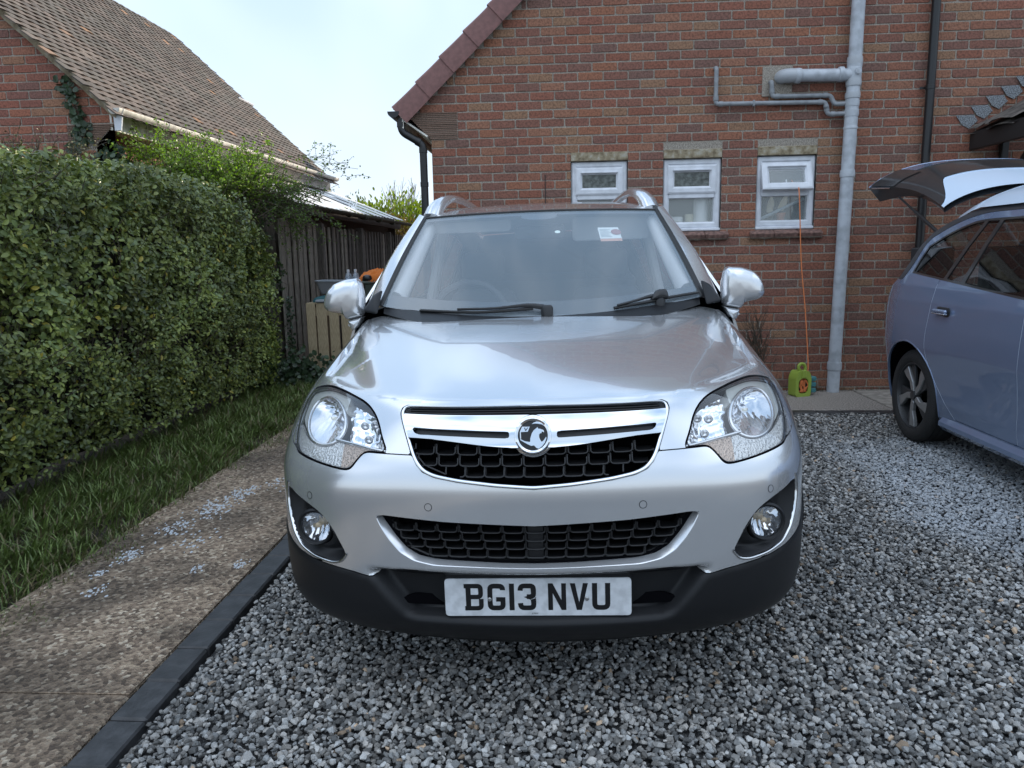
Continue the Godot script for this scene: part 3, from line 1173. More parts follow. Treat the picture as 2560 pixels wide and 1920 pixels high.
func house() -> void:
	var h := thing("brick_house", "red brick house with gable, white windows and maroon verge tiles", "house")
	# backing wall (mortar) with real openings
	var wb := CSGCombiner3D.new()
	wb.name = "wall"
	wb.material_override = M.mortar
	var outline := CSGPolygon3D.new()
	outline.polygon = PackedVector2Array([Vector2(-1.13, -0.15), Vector2(9.0, -0.15), Vector2(9.0, 5.75), Vector2(2.05, 5.75), Vector2(verge_x(2.66) + 0.03, 2.66), Vector2(-1.345, 2.589), Vector2(-1.13, 2.355)])
	outline.depth = 0.26
	outline.position = Vector3(0, 0, ZW - 0.0055)
	outline.name = "face"
	wb.add_child(outline)
	for w in WINS:
		var c := CSGBox3D.new()
		c.operation = CSGShape3D.OPERATION_SUBTRACTION
		c.size = Vector3(w[1] - w[0] + 0.012, w[3] - w[2] + 0.09, 1.2)
		c.position = Vector3((w[0] + w[1]) / 2, (w[2] + w[3]) / 2 - 0.035, ZW)
		c.name = "opening"
		wb.add_child(c)
	outline.position.z = ZW - 0.0055
	h.add_child(wb)
	var tones := brick_tones(1.0)
	var free := func(a: float, b: float, yb: float) -> Array:
		var x0 := -1.13
		if a > 2.355 and yb < 2.58:
			x0 = -0.884
		elif yb >= 2.58:
			x0 = verge_x(b) + 0.01
		var spans := [[x0, 5.4]]
		for w in WINS:
			var top: float = w[3] + 0.078
			if b > w[2] - 0.004 and a < top:
				var nx := []
				for s in spans:
					if w[0] > s[0] and w[1] < s[1]:
						nx.append([s[0], w[0] - 0.005])
						nx.append([w[1] + 0.005, s[1]])
					else:
						nx.append(s)
				spans = nx
		return spans
	var first := 2.589 - CH * 35
	lay_bricks(h, tones, first, 56, free, ZW, -1.13 + 0.0, func(p: Vector3) -> float: return absf(p.x - 2.0) * 0.5 + absf(p.y - 1.6) + (3.0 if p.x < 1.5 and p.y < 1.5 else 0.0), {}, 5)
	# corbelled creasing tiles under the eaves
	var g := RandomNumberGenerator.new()
	g.seed = 12
	var yy := 2.357
	while yy < 2.585:
		var t := 0.0135
		var x0 := -1.345 + (2.589 - yy) / 0.234 * 0.225 - 0.02
		var b := MB.new()
		b.box(Vector3((x0 - 0.886) / 2, yy + t / 2, ZW - 0.06 + g.randf_range(-0.004, 0.004)), Vector3(-0.886 - x0 + g.randf_range(-0.006, 0.004), t - 0.003, 0.13), 0.002)
		obj("creasing_tile", b, M.creasing, h)
		yy += t + 0.0025
	var rend := MB.new()
	rend.box(Vector3(1.955, 2.765, ZW + 0.003), Vector3(0.26, 0.25, 0.012), 0.003)
	obj("cement_patch", rend, M.mortar, h)
	for k in WINS.size():
		window(h, WINS[k], k)
	# the other walls and the roof, so that the house stands and shades as a house
	var shell := MB.new()
	shell.box(Vector3(-1.03, 1.2, -12.4), Vector3(0.2, 2.7, 10.0))
	shell.box(Vector3(4.0, 2.7, -17.4), Vector3(10.2, 5.7, 0.2))
	shell.box(Vector3(9.1, 2.7, -12.3), Vector3(0.2, 5.9, 10.3))
	obj("side_wall", shell, tones[1][0], h)
	var rf := MB.new()
	var za := ZW + 0.02
	var zb := -17.7
	var p0 := Vector3(-1.47, 2.60, 0)
	var p1 := Vector3(2.05, 5.80, 0)
	for s in 2:
		var up := Vector3(0, 0.03 if s == 0 else -0.05, 0)
		rf.face([p0 + up + Vector3(0, 0, za), p1 + up + Vector3(0, 0, za), p1 + up + Vector3(0, 0, zb), p0 + up + Vector3(0, 0, zb)], Vector3(-1, 1, 0) * (1 - 2 * s))
		rf.face([p1 + up + Vector3(0, 0, za + 0.12), Vector3(9.3, 5.80 + up.y, za + 0.12), Vector3(9.3, 5.80 + up.y, zb), p1 + up + Vector3(0, 0, zb)], Vector3.UP * (1 - 2 * s))
	rf.face([p0 + Vector3(0, 0.03, zb), p1 + Vector3(0, 0.03, zb), p1 + Vector3(0, -0.05, zb), p0 + Vector3(0, -0.05, zb)], Vector3(0, 0, -1))
	obj("roof", rf, M.house_roof, h)
	# cloaked verge: overlapping maroon tiles
	var dirv := Vector2(0.222, 0.2085).normalized()
	for k in 12:
		var b := MB.new()
		var L := 0.325
		# profile across: a top flange lying on the roof and a cheek hanging over the wall
		var rows := []
		var prof := [Vector2(0.175, -0.26), Vector2(0.185, -0.06), Vector2(0.175, 0.0), Vector2(0.155, 0.02), Vector2(0.02, 0.026), Vector2(-0.012, 0.022)]
		for i in 8:
			var t := i / 7.0
			var flare := 0.018 * pow(1.0 - t, 2.0)
			var row := PackedVector3Array()
			for q: Vector2 in prof:
				var off := q.x * (1.0 + flare * 4.0) - 0.02
				var pt := Vector2(-1.467, 2.663) + Vector2(dirv.y, -dirv.x) * (0.178 - off) + dirv * (k * 0.3045 + t * L - 0.02)
				row.append(Vector3(pt.x, pt.y, ZW + 0.045 + q.y + 0.012 * (1.0 - t)))
			rows.append(row)
		b.grid(rows, Vector3(-0.5, 2.0, ZW - 1.0))
		# lower lip
		var lip := PackedVector3Array()
		var lip2 := PackedVector3Array()
		for p in rows[0]:
			lip.append(p)
			lip2.append(p + Vector3(0.002, -0.002, -0.010))
		b.grid([lip, lip2], Vector3(0, 4, ZW - 1))
		obj("verge_tile", b, M.verge_tile, h)
	# soffit and fascia end at the eaves
	var fa := MB.new()
	fa.box(Vector3(-1.385, 2.515, ZW - 4.9), Vector3(0.03, 0.12, 9.9))
	fa.box(Vector3(-1.26, 2.45, ZW - 4.9), Vector3(0.25, 0.015, 9.9), 0.0, Basis(Vector3(0, 0, 1), -0.6))
	obj("fascia", fa, M.old_upvc, h)
	var gut := MB.new()
	half_gutter(gut, Vector3(-1.455, 2.60, ZW + 0.08), Vector3(-1.455, 2.58, -17.5), 0.055)
	obj("gutter", gut, M.black_plastic, h)
	porch()


func half_gutter(b: MB, a: Vector3, e: Vector3, r: float) -> void:
	var rows := []
	var d := (e - a).normalized()
	var side := d.cross(Vector3.UP).normalized()
	for p: Vector3 in [a, e]:
		var row := PackedVector3Array()
		for k in 11:
			var f := PI * k / 10
			row.append(p + side * cos(f) * r - Vector3.UP * sin(f) * r)
		for k in 11:
			var f := PI * (10 - k) / 10
			row.append(p + side * cos(f) * (r - 0.004) - Vector3.UP * sin(f) * (r - 0.004))
		rows.append(row)
	b.grid(rows, (a + e) / 2 + Vector3.UP * 0.01, true)
	for q in 2:
		var p: Vector3 = a if q == 0 else e
		var cap := PackedVector3Array()
		for k in 11:
			var f := PI * k / 10
			cap.append(p + side * cos(f) * r - Vector3.UP * sin(f) * r)
		b.face(cap, -d if q == 0 else d)


func frame_ring(b: MB, x0: float, y0: float, x1: float, y1: float, w: float, z: float, depth: float, bev: float) -> void:
	# mitred frame of four bars, raised profile
	var o := rect(x0, y0, x1, y1)
	var i := rect(x0 + w, y0 + w, x1 - w, y1 - w)
	for k in 4:
		var j := (k + 1) % 4
		var a := o[k]
		var c := o[j]
		var d := i[j]
		var e := i[k]
		var inn := ((e + d) * 0.5 - (a + c) * 0.5).normalized()
		var m0 := a.lerp(e, 0.22)
		var m1 := c.lerp(d, 0.22)
		var n0 := a.lerp(e, 0.72)
		var n1 := c.lerp(d, 0.72)
		b.face([V(a, z - bev), V(c, z - bev), V(m1, z), V(m0, z)], Vector3(-inn.x, -inn.y, 1))
		b.face([V(m0, z), V(m1, z), V(n1, z), V(n0, z)], Vector3(0, 0, 1))
		b.face([V(n0, z), V(n1, z), V(d, z - bev * 2.2), V(e, z - bev * 2.2)], Vector3(inn.x, inn.y, 1))
		b.face([V(a, z - bev), V(c, z - bev), V(c, z - depth), V(a, z - depth)], Vector3(-inn.x, -inn.y, 0))
		b.face([V(e, z - bev * 2.2), V(d, z - bev * 2.2), V(d, z - depth), V(e, z - depth)], Vector3(inn.x, inn.y, 0))
		b.face([V(a, z - depth), V(c, z - depth), V(d, z - depth), V(e, z - depth)], Vector3(0, 0, -1))


func V(p: Vector2, z: float) -> Vector3:
	return Vector3(p.x, p.y, z)


func window(h: Node3D, w: Array, k: int) -> void:
	var x0: float = w[0]
	var x1: float = w[1]
	var y0: float = w[2]
	var y1: float = w[3]
	var z := ZW - 0.028
	var f := MB.new()
	frame_ring(f, x0, y0 + 0.022, x1, y1, 0.055, z, 0.07, 0.006)
	var my := y0 + 0.315
	f.box(Vector3((x0 + x1) / 2, my, z - 0.035), Vector3(x1 - x0 - 0.10, 0.052, 0.066), 0.006)
	var win := obj("window", f, M.upvc, h)
	var s := MB.new()
	s.box(Vector3((x0 + x1) / 2, y0 + 0.008, z - 0.01), Vector3(x1 - x0 + 0.004, 0.026, 0.075), 0.006)
	obj("frame_sill", s, M.upvc, win)
	# lintel
	var l := MB.new()
	l.box(Vector3((x0 + x1) / 2, y1 + 0.0425, ZW - 0.055), Vector3(x1 - x0 + 0.006, 0.077, 0.12), 0.004)
	obj("lintel", l, M.lintel, h)
	var gk := MB.new()
	gk.box(Vector3((x0 + x1) / 2, y1 + 0.001, z - 0.01), Vector3(x1 - x0, 0.005, 0.03))
	for q: float in [x0 - 0.003, x1 + 0.003]:
		gk.box(Vector3(q, (y0 + y1) / 2, z - 0.008), Vector3(0.006, y1 - y0, 0.03))
	obj("sealant", gk, M.gasket, win)
	# top light
	var sash := holder("top_light", win)
	var sy0 := my + 0.022
	var sy1 := y1 - 0.052
	var hinge := Vector3((x0 + x1) / 2, sy1, z + 0.012)
	var bs := MB.new()
	var sw := (x1 - x0) / 2 - 0.036
	frame_ring(bs, -sw, sy0 - sy1 - 0.006, sw, 0.0, 0.064, 0.0, 0.05, 0.006)
	bs.box(Vector3(0, -0.045, 0.006), Vector3(sw * 1.5, 0.013, 0.022), 0.003)
	sash.transform = at(hinge, Vector3(-0.36 if k == 2 else 0.0, 0, 0))
	obj("sash", bs, M.upvc, sash)
	var pb := MB.new()
	pb.box(Vector3(0, (sy0 - sy1) / 2, -0.018), Vector3(sw * 2 - 0.12, sy1 - sy0 - 0.116, 0.006))
	obj("pane", pb, M.obscure_glass if k != 2 else M.window_glass, sash)
	if k == 2:
		var hd := MB.new()
		hd.box(Vector3(0, sy0 - sy1 + 0.075, -0.045), Vector3(0.012, 0.055, 0.014), 0.004)
		obj("handle", hd, M.upvc, sash)
	# lower pane
	var pl := MB.new()
	pl.box(Vector3((x0 + x1) / 2, (y0 + 0.077 + my - 0.026) / 2, z - 0.03), Vector3(x1 - x0 - 0.108, my - 0.026 - y0 - 0.077 + 0.002, 0.005))
	obj("pane", pl, M.window_glass, win)
	# the recess behind
	var r := MB.new()
	var zb := ZW - 0.9
	r.box(Vector3((x0 + x1) / 2, (y0 + y1) / 2, zb), Vector3(x1 - x0 + 0.5, y1 - y0 + 0.5, 0.04))
	r.box(Vector3(x0 - 0.22, (y0 + y1) / 2, ZW - 0.59), Vector3(0.03, y1 - y0 + 0.5, 0.62))
	r.box(Vector3(x1 + 0.22, (y0 + y1) / 2, ZW - 0.59), Vector3(0.03, y1 - y0 + 0.5, 0.62))
	r.box(Vector3((x0 + x1) / 2, y0 + 0.058, ZW - 0.30), Vector3(x1 - x0 + 0.4, 0.03, 0.40))
	r.box(Vector3((x0 + x1) / 2, y1 + 0.2, ZW - 0.58), Vector3(x1 - x0 + 0.5, 0.03, 0.62))
	obj("inner_reveal", r, M.room if k < 2 else M.dark_room, win)
	# sloping tiled sill with a ragged mortar bed
	if k > 0:
		var n := 3
		for i in n:
			var t := MB.new()
			var a := lerpf(x0 - 0.055, x1 + 0.075, float(i) / n)
			var e := lerpf(x0 - 0.055, x1 + 0.075, float(i + 1) / n)
			t.box(Vector3((a + e) / 2, 1.452, ZW + 0.012), Vector3(e - a - 0.004, 0.045, 0.085), 0.006, Basis(Vector3.RIGHT, 0.42))
			obj("sill_tile", t, M.sill_tile, h)
		var mo := MB.new()
		var top := PackedVector3Array()
		var bot := PackedVector3Array()
		var front := PackedVector3Array()
		for i in 25:
			var x := lerpf(x0 - 0.052, x1 + 0.07, i / 24.0)
			front.append(Vector3(x, 1.424, ZW + 0.046))
			bot.append(Vector3(x, 1.407 + rr(-0.005, 0.005) + 0.004 * sin(i * 0.9), ZW + 0.035))
			top.append(Vector3(x, 1.405, ZW - 0.005))
		mo.grid([front, bot, top], Vector3(1.5, 1.46, ZW - 0.2))
		obj("mortar_bed", mo, M.mortar, h)


func porch() -> void:
	# corner of a tiled porch roof with stepped lead flashing, at the right edge of the picture
	var p := thing("porch_roof", "tiled porch roof on black timbers with stepped lead flashing", "porch")
	var rf := MB.new()
	var rows := []
	for i in 7:
		var t := i / 6.0
		var row := PackedVector3Array()
		for k in 9:
			var s := k / 8.0
			row.append(Vector3(3.60 + 1.0 * t + 0.03 * sin(s * 9.0) * (1 - t), 2.315 + 0.62 * t - 0.05 * sin(t * PI) + 0.012 * sin(s * 31.0), ZW + 0.02 + 0.85 * s))
		rows.append(row)
	rf.grid(rows, Vector3(4.4, 2.0, ZW + 0.4))
	var under := []
	for r in rows:
		var row := PackedVector3Array()
		for q: Vector3 in r:
			row.append(q + Vector3(0.01, -0.045, 0))
		under.append(row)
	rf.grid(under, Vector3(4.0, 3.6, ZW + 0.4))
	var f0 := PackedVector3Array()
	var f1 := PackedVector3Array()
	for i in 7:
		f0.append(rows[i][8])
		f1.append(under[i][8])
	rf.grid([f0, f1], Vector3(4.2, 2.5, ZW))
	obj("roof", rf, M.slate, p)
	var tm := MB.new()
	tm.box(Vector3(3.66, 2.21, ZW + 0.42), Vector3(0.05, 0.15, 0.84), 0.006)
	tm.box(Vector3(4.3, 2.23, ZW + 0.80), Vector3(1.3, 0.13, 0.05), 0.006)
	obj("beam", tm, M.black_timber, p)
	var br := MB.new()
	br.box(Vector3(3.92, 1.98, ZW + 0.30), Vector3(0.05, 0.05, 0.72), 0.006, Basis(Vector3.RIGHT, -0.8))
	br.box(Vector3(3.92, 1.95, ZW + 0.03), Vector3(0.06, 0.5, 0.05), 0.006)
	obj("bracket", br, M.black_timber, p)
	for k in 7:
		var b := MB.new()
		var x := 3.50 + 0.118 * k
		var y := 2.37 + 0.0776 * k
		b.extrude(PackedVector2Array([Vector2(x, y + 0.062), Vector2(x + 0.15, y + 0.066), Vector2(x + 0.19, y + 0.015), Vector2(x + 0.12, y - 0.05), Vector2(x + 0.06, y - 0.02)]), 0.004, Transform3D(Basis(), Vector3(0, 0, ZW + 0.008 + 0.0025 * k)), 0.001)
		obj("flashing", b, M.lead, p)


# ---------------------------------------------------------------- pipes on the wall
func pipes() -> void:
	var z := ZW + 0.085
	var s := thing("soil_pipe", "tall pale grey plastic soil pipe on the brick wall", "drainpipe")
	var b := MB.new()
	b.tube([Vector3(2.545, 0.0, z), Vector3(2.585, 3.0, z), Vector3(2.605, 6.2, z)], 0.055, 20)
	obj("pipe", b, M.soil_pvc, s)
	var xs := func(y: float) -> float: return 2.545 + 0.0133 * y
	for e in [[2.897, 0.062, 0.03, true], [2.86, 0.060, 0.02, false], [2.718, 0.062, 0.03, true], [2.611, 0.061, 0.025, true], [2.55, 0.058, 0.03, false], [2.465, 0.058, 0.03, false], [2.341, 0.058, 0.012, false], [1.956, 0.061, 0.03, false], [0.243, 0.062, 0.035, false]]:
		var c := MB.new()
		var x: float = xs.call(e[0])
		c.lathe([Vector2(0.054, -e[2]), Vector2(e[1], -e[2]), Vector2(e[1] + 0.003, 0), Vector2(e[1], e[2]), Vector2(0.054, e[2])], 20, at(Vector3(x, e[0], z)))
		obj("collar", c, M.soil_pvc if not e[3] else M.grey_pvc, s)
	var tee := MB.new()
	tee.lathe([Vector2(0.054, -0.11), Vector2(0.060, -0.10), Vector2(0.060, 0.10), Vector2(0.054, 0.11)], 20, at(Vector3(xs.call(2.79), 2.79, z)))
	obj("junction", tee, M.soil_pvc, s)
	var cap := MB.new()
	cap.lathe([Vector2(0.0, 0.012), Vector2(0.022, 0.012), Vector2(0.026, 0.006), Vector2(0.029, 0.008), Vector2(0.029, -0.01)], 18, at(Vector3(xs.call(2.80) + 0.012, 2.80, z + 0.058), Vector3(HALF_PI, 0, 0)))
	obj("access_cap", cap, M.soil_pvc, s)
	# side branch to the wall
	var br := MB.new()
	br.tube([Vector3(2.55, 2.783, z), Vector3(2.12, 2.792, z)], 0.052, 18)
	obj("branch", br, M.soil_pvc, s)
	for x: float in [2.470, 2.105]:
		var c := MB.new()
		c.lathe([Vector2(0.05, -0.02), Vector2(0.062, -0.018), Vector2(0.064, 0.0), Vector2(0.060, 0.02), Vector2(0.05, 0.022)], 18, at(Vector3(x, 2.79, z), Vector3(0, 0, HALF_PI + 0.02)))
		obj("collar", c, M.soil_pvc, s)
	var el := MB.new()
	el.tube(pipe_path([Vector3(2.13, 2.792, z), Vector3(1.985, 2.796, z), Vector3(1.985, 2.796, ZW - 0.05)], 0.075, 8), 0.058, 18)
	obj("elbow", el, M.grey_pvc, s)
	# two thin waste pipes
	thin_pipe("waste_pipe", "long thin grey waste pipe, lower of the two, running to the soil pipe", [Vector3(1.417, 2.895, ZW - 0.02), Vector3(1.417, 2.885, ZW + 0.045), Vector3(1.417, 2.583, ZW + 0.045), Vector3(2.365, 2.572, ZW + 0.045), Vector3(2.385, 2.468, ZW + 0.05), Vector3(2.53, 2.465, ZW + 0.08)], [1.746])
	thin_pipe("waste_pipe", "short thin grey waste pipe with double bend just under the soil branch", [Vector3(1.895, 2.76, ZW - 0.02), Vector3(1.897, 2.755, ZW + 0.045), Vector3(1.903, 2.632, ZW + 0.045), Vector3(2.405, 2.627, ZW + 0.045), Vector3(2.440, 2.550, ZW + 0.05), Vector3(2.53, 2.549, ZW + 0.08)], [])
	# black downpipes
	var d := thing("downpipe", "black rainwater pipe with a swan neck at the left corner of the brick house", "drainpipe")
	var db := MB.new()
	db.tube(pipe_path([Vector3(-1.40, 2.545, ZW + 0.02), Vector3(-1.40, 2.43, ZW + 0.02), Vector3(-1.205, 2.315, ZW + 0.02), Vector3(-1.205, -0.02, ZW + 0.02)], 0.05), 0.034, 14)
	obj("pipe", db, M.black_plastic, d)
	for e in [[Vector3(-1.40, 2.49, ZW + 0.02), 0.0], [Vector3(-1.245, 2.338, ZW + 0.02), 1.04], [Vector3(-1.205, 2.26, ZW + 0.02), 0.0], [Vector3(-1.205, 1.96, ZW + 0.02), 0.0], [Vector3(-1.205, 0.6, ZW + 0.02), 0.0]]:
		var c := MB.new()
		c.lathe([Vector2(0.033, -0.022), Vector2(0.0385, -0.02), Vector2(0.0385, 0.02), Vector2(0.033, 0.022)], 14, at(e[0], Vector3(0, 0, e[1])))
		obj("collar", c, M.black_plastic, d)
	var d2 := thing("downpipe", "straight black rainwater pipe right of the pale soil pipe", "drainpipe")
	var d2b := MB.new()
	d2b.tube([Vector3(3.246, 0.0, ZW + 0.06), Vector3(3.240, 6.0, ZW + 0.06)], 0.036, 16)
	obj("pipe", d2b, M.black_plastic, d2)
	for y: float in [2.665, 1.1, 4.2]:
		var c := MB.new()
		c.lathe([Vector2(0.035, -0.018), Vector2(0.040, -0.016), Vector2(0.040, 0.016), Vector2(0.035, 0.018)], 14, at(Vector3(3.242, y, ZW + 0.06)))
		c.box(Vector3(3.20, y, ZW + 0.03), Vector3(0.07, 0.022, 0.012), 0.003)
		obj("clip", c, M.black_plastic, d2)
	# the faint black cable down the wall left of the first window
	var cb := MB.new()
	cb.tube([Vector3(-0.094, 2.02, ZW + 0.003), Vector3(-0.094, 1.2, ZW + 0.003), Vector3(-0.094, 0.4, ZW + 0.003)], 0.0035, 6)
	tag(obj("wall_cable", cb, M.black_plastic), "thin black cable clipped straight down the brick wall above the silver car", "cable")


func thin_pipe(called: String, label: String, pts: Array, joints: Array) -> void:
	var t := thing(called, label, "pipe", Vector3.ZERO, 0.0)
	var b := MB.new()
	b.tube(pipe_path(pts, 0.03), 0.0195, 14)
	obj("pipe", b, M.thin_pvc, t)
	for i in range(2, pts.size() - 1):
		# sockets either side of every bend
		for e: int in [i - 1, i + 1]:
			var d: Vector3 = (pts[e] - pts[i])
			if d.length() < 0.1:
				continue
			d = d.normalized()
			var c := MB.new()
			c.tube([pts[i] + d * 0.028, pts[i] + d * 0.062], 0.0235, 14)
			obj("socket", c, M.thin_pvc, t)
	for x: float in joints:
		var c := MB.new()
		c.box(Vector3(x, 2.579, ZW + 0.045), Vector3(0.016, 0.052, 0.05), 0.004)
		obj("clip", c, M.thin_pvc, t)


# ---------------------------------------------------------------- cable reel and its lead
func reel() -> void:
	var lime := mat("lime_plastic", lin(0.30, 0.40, 0.06), 0.45)
	var teal := mat("teal_plastic", lin(0.05, 0.20, 0.22), 0.5)
	var orange := mat("orange_cable", lin(0.75, 0.22, 0.07), 0.5)
	var r := thing("cable_reel", "lime green cable reel with carry handle standing by the wall", "cable reel", Vector3(2.185, 0.0, -6.83), 0.32)
	var b := MB.new()
	var out := rounded(PackedVector2Array([Vector2(-0.078, 0.0), Vector2(0.078, 0.0), Vector2(0.080, 0.17), Vector2(0.055, 0.232), Vector2(-0.055, 0.232), Vector2(-0.080, 0.17)]), 0.022)
	# body as a shell: front plate with an opening, sides and back
	var op := rounded(rect(-0.050, 0.028, 0.050, 0.165), 0.045, 6)
	var fr := Geometry2D.clip_polygons(out, op)
	ring_plate(b, out, op, 0.055, 0.10)
	obj("case", b, lime, r)
	var bk := MB.new()
	bk.extrude(out, 0.012, at(Vector3(0, 0, -0.045)), 0.003)
	obj("back_plate", bk, lime, r)
	var hd := MB.new()
	var hp := curve([Vector3(-0.02, 0.225, 0.02), Vector3(-0.036, 0.265, 0.02), Vector3(-0.02, 0.292, 0.02), Vector3(0.015, 0.290, 0.02), Vector3(0.034, 0.26, 0.02), Vector3(0.028, 0.222, 0.02)], 14)
	hd.tube(hp, 0.014, 10)
	hd.box(Vector3(0.0, 0.205, 0.058), Vector3(0.045, 0.075, 0.014), 0.006)
	obj("handle", hd, lime, r)
	var dr := MB.new()
	for k in 9:
		var loop := PackedVector3Array()
		for i in 25:
			var a := TAU * i / 24
			loop.append(Vector3(cos(a) * (0.060 - 0.003 * (k % 3)), 0.10 + sin(a) * (0.066 - 0.003 * (k % 3)), -0.024 + 0.0078 * k))
		dr.tube(loop, 0.0042, 6, false)
	for k in 9:
		var a := rr(-0.5, 0.5)
		dr.tube([Vector3(a * 0.06, 0.150, 0.046), Vector3(a * 0.09 + rr(-.02, .02), 0.10, 0.048), Vector3(rr(-.035, .035), 0.045, 0.046)], 0.004, 6)
	obj("wound_cable", dr, orange, r)
	var hub := MB.new()
	hub.lathe([Vector2(0.0, 0.0), Vector2(0.052, 0.0), Vector2(0.052, 0.07), Vector2(0.0, 0.07)], 20, at(Vector3(0, 0.10, -0.03), Vector3(HALF_PI, 0, 0)))
	obj("drum", hub, M.black_plastic, r)
	var so := MB.new()
	for k in 3:
		so.box(Vector3(0.125, 0.045 + 0.052 * k, 0.0), Vector3(0.060, 0.042, 0.062), 0.008)
		so.box(Vector3(0.100, 0.045 + 0.052 * k, 0.0), Vector3(0.05, 0.030, 0.05), 0.004)
	so.box(Vector3(0.097, 0.10, 0.0), Vector3(0.03, 0.16, 0.05), 0.006)
	obj("socket_bank", so, teal, r)
	var c := MB.new()
	var path := curve([Vector3(2.15, 1.93, ZW - 0.12), Vector3(2.155, 1.845, ZW + 0.03), Vector3(2.165, 1.80, ZW + 0.075), Vector3(2.205, 1.2, ZW + 0.09), Vector3(2.243, 0.80, ZW + 0.13), Vector3(2.262, 0.5, ZW + 0.17), Vector3(2.268, 0.3, ZW + 0.21), Vector3(2.262, 0.20, ZW + 0.24)], 60)
	c.tube(path, 0.0048, 8)
	tag(obj("extension_cable", c, orange), "orange cable hanging from the open window down to the green reel", "cable")


# plate with a hole, front at z = front, drawn back by depth
func ring_plate(b: MB, out: PackedVector2Array, hole: PackedVector2Array, front: float, depth: float) -> void:
	# resample both outlines by angle about the hole's middle, then bridge
	var ce := Vector2.ZERO
	for p in hole:
		ce += p / hole.size()
	var N := 48
	var O := PackedVector2Array()
	var I := PackedVector2Array()
	for k in N:
		var d := Vector2.RIGHT.rotated(TAU * k / N)
		O.append(ray_out(out, ce, d))
		I.append(ray_out(hole, ce, d))
	for k in N:
		var j := (k + 1) % N
		b.face([V(I[k], front), V(O[k], front), V(O[j], front), V(I[j], front)], Vector3(0, 0, 1))
		var m := (O[k] + O[j]) * 0.5 - ce
		b.face([V(O[k], front), V(O[j], front), V(O[j], front - depth), V(O[k], front - depth)], Vector3(m.x, m.y, 0))
		b.face([V(I[k], front), V(I[j], front), V(I[j], front - 0.012), V(I[k], front - 0.012)], Vector3(-m.x, -m.y, 0))


func ray_out(poly: PackedVector2Array, ce: Vector2, d: Vector2) -> Vector2:
	var best := ce
	for i in poly.size():
		var hit = Geometry2D.segment_intersects_segment(ce, ce + d * 10.0, poly[i], poly[(i + 1) % poly.size()])
		if hit != null and (hit - ce).length() > (best - ce).length():
			best = hit
	return best


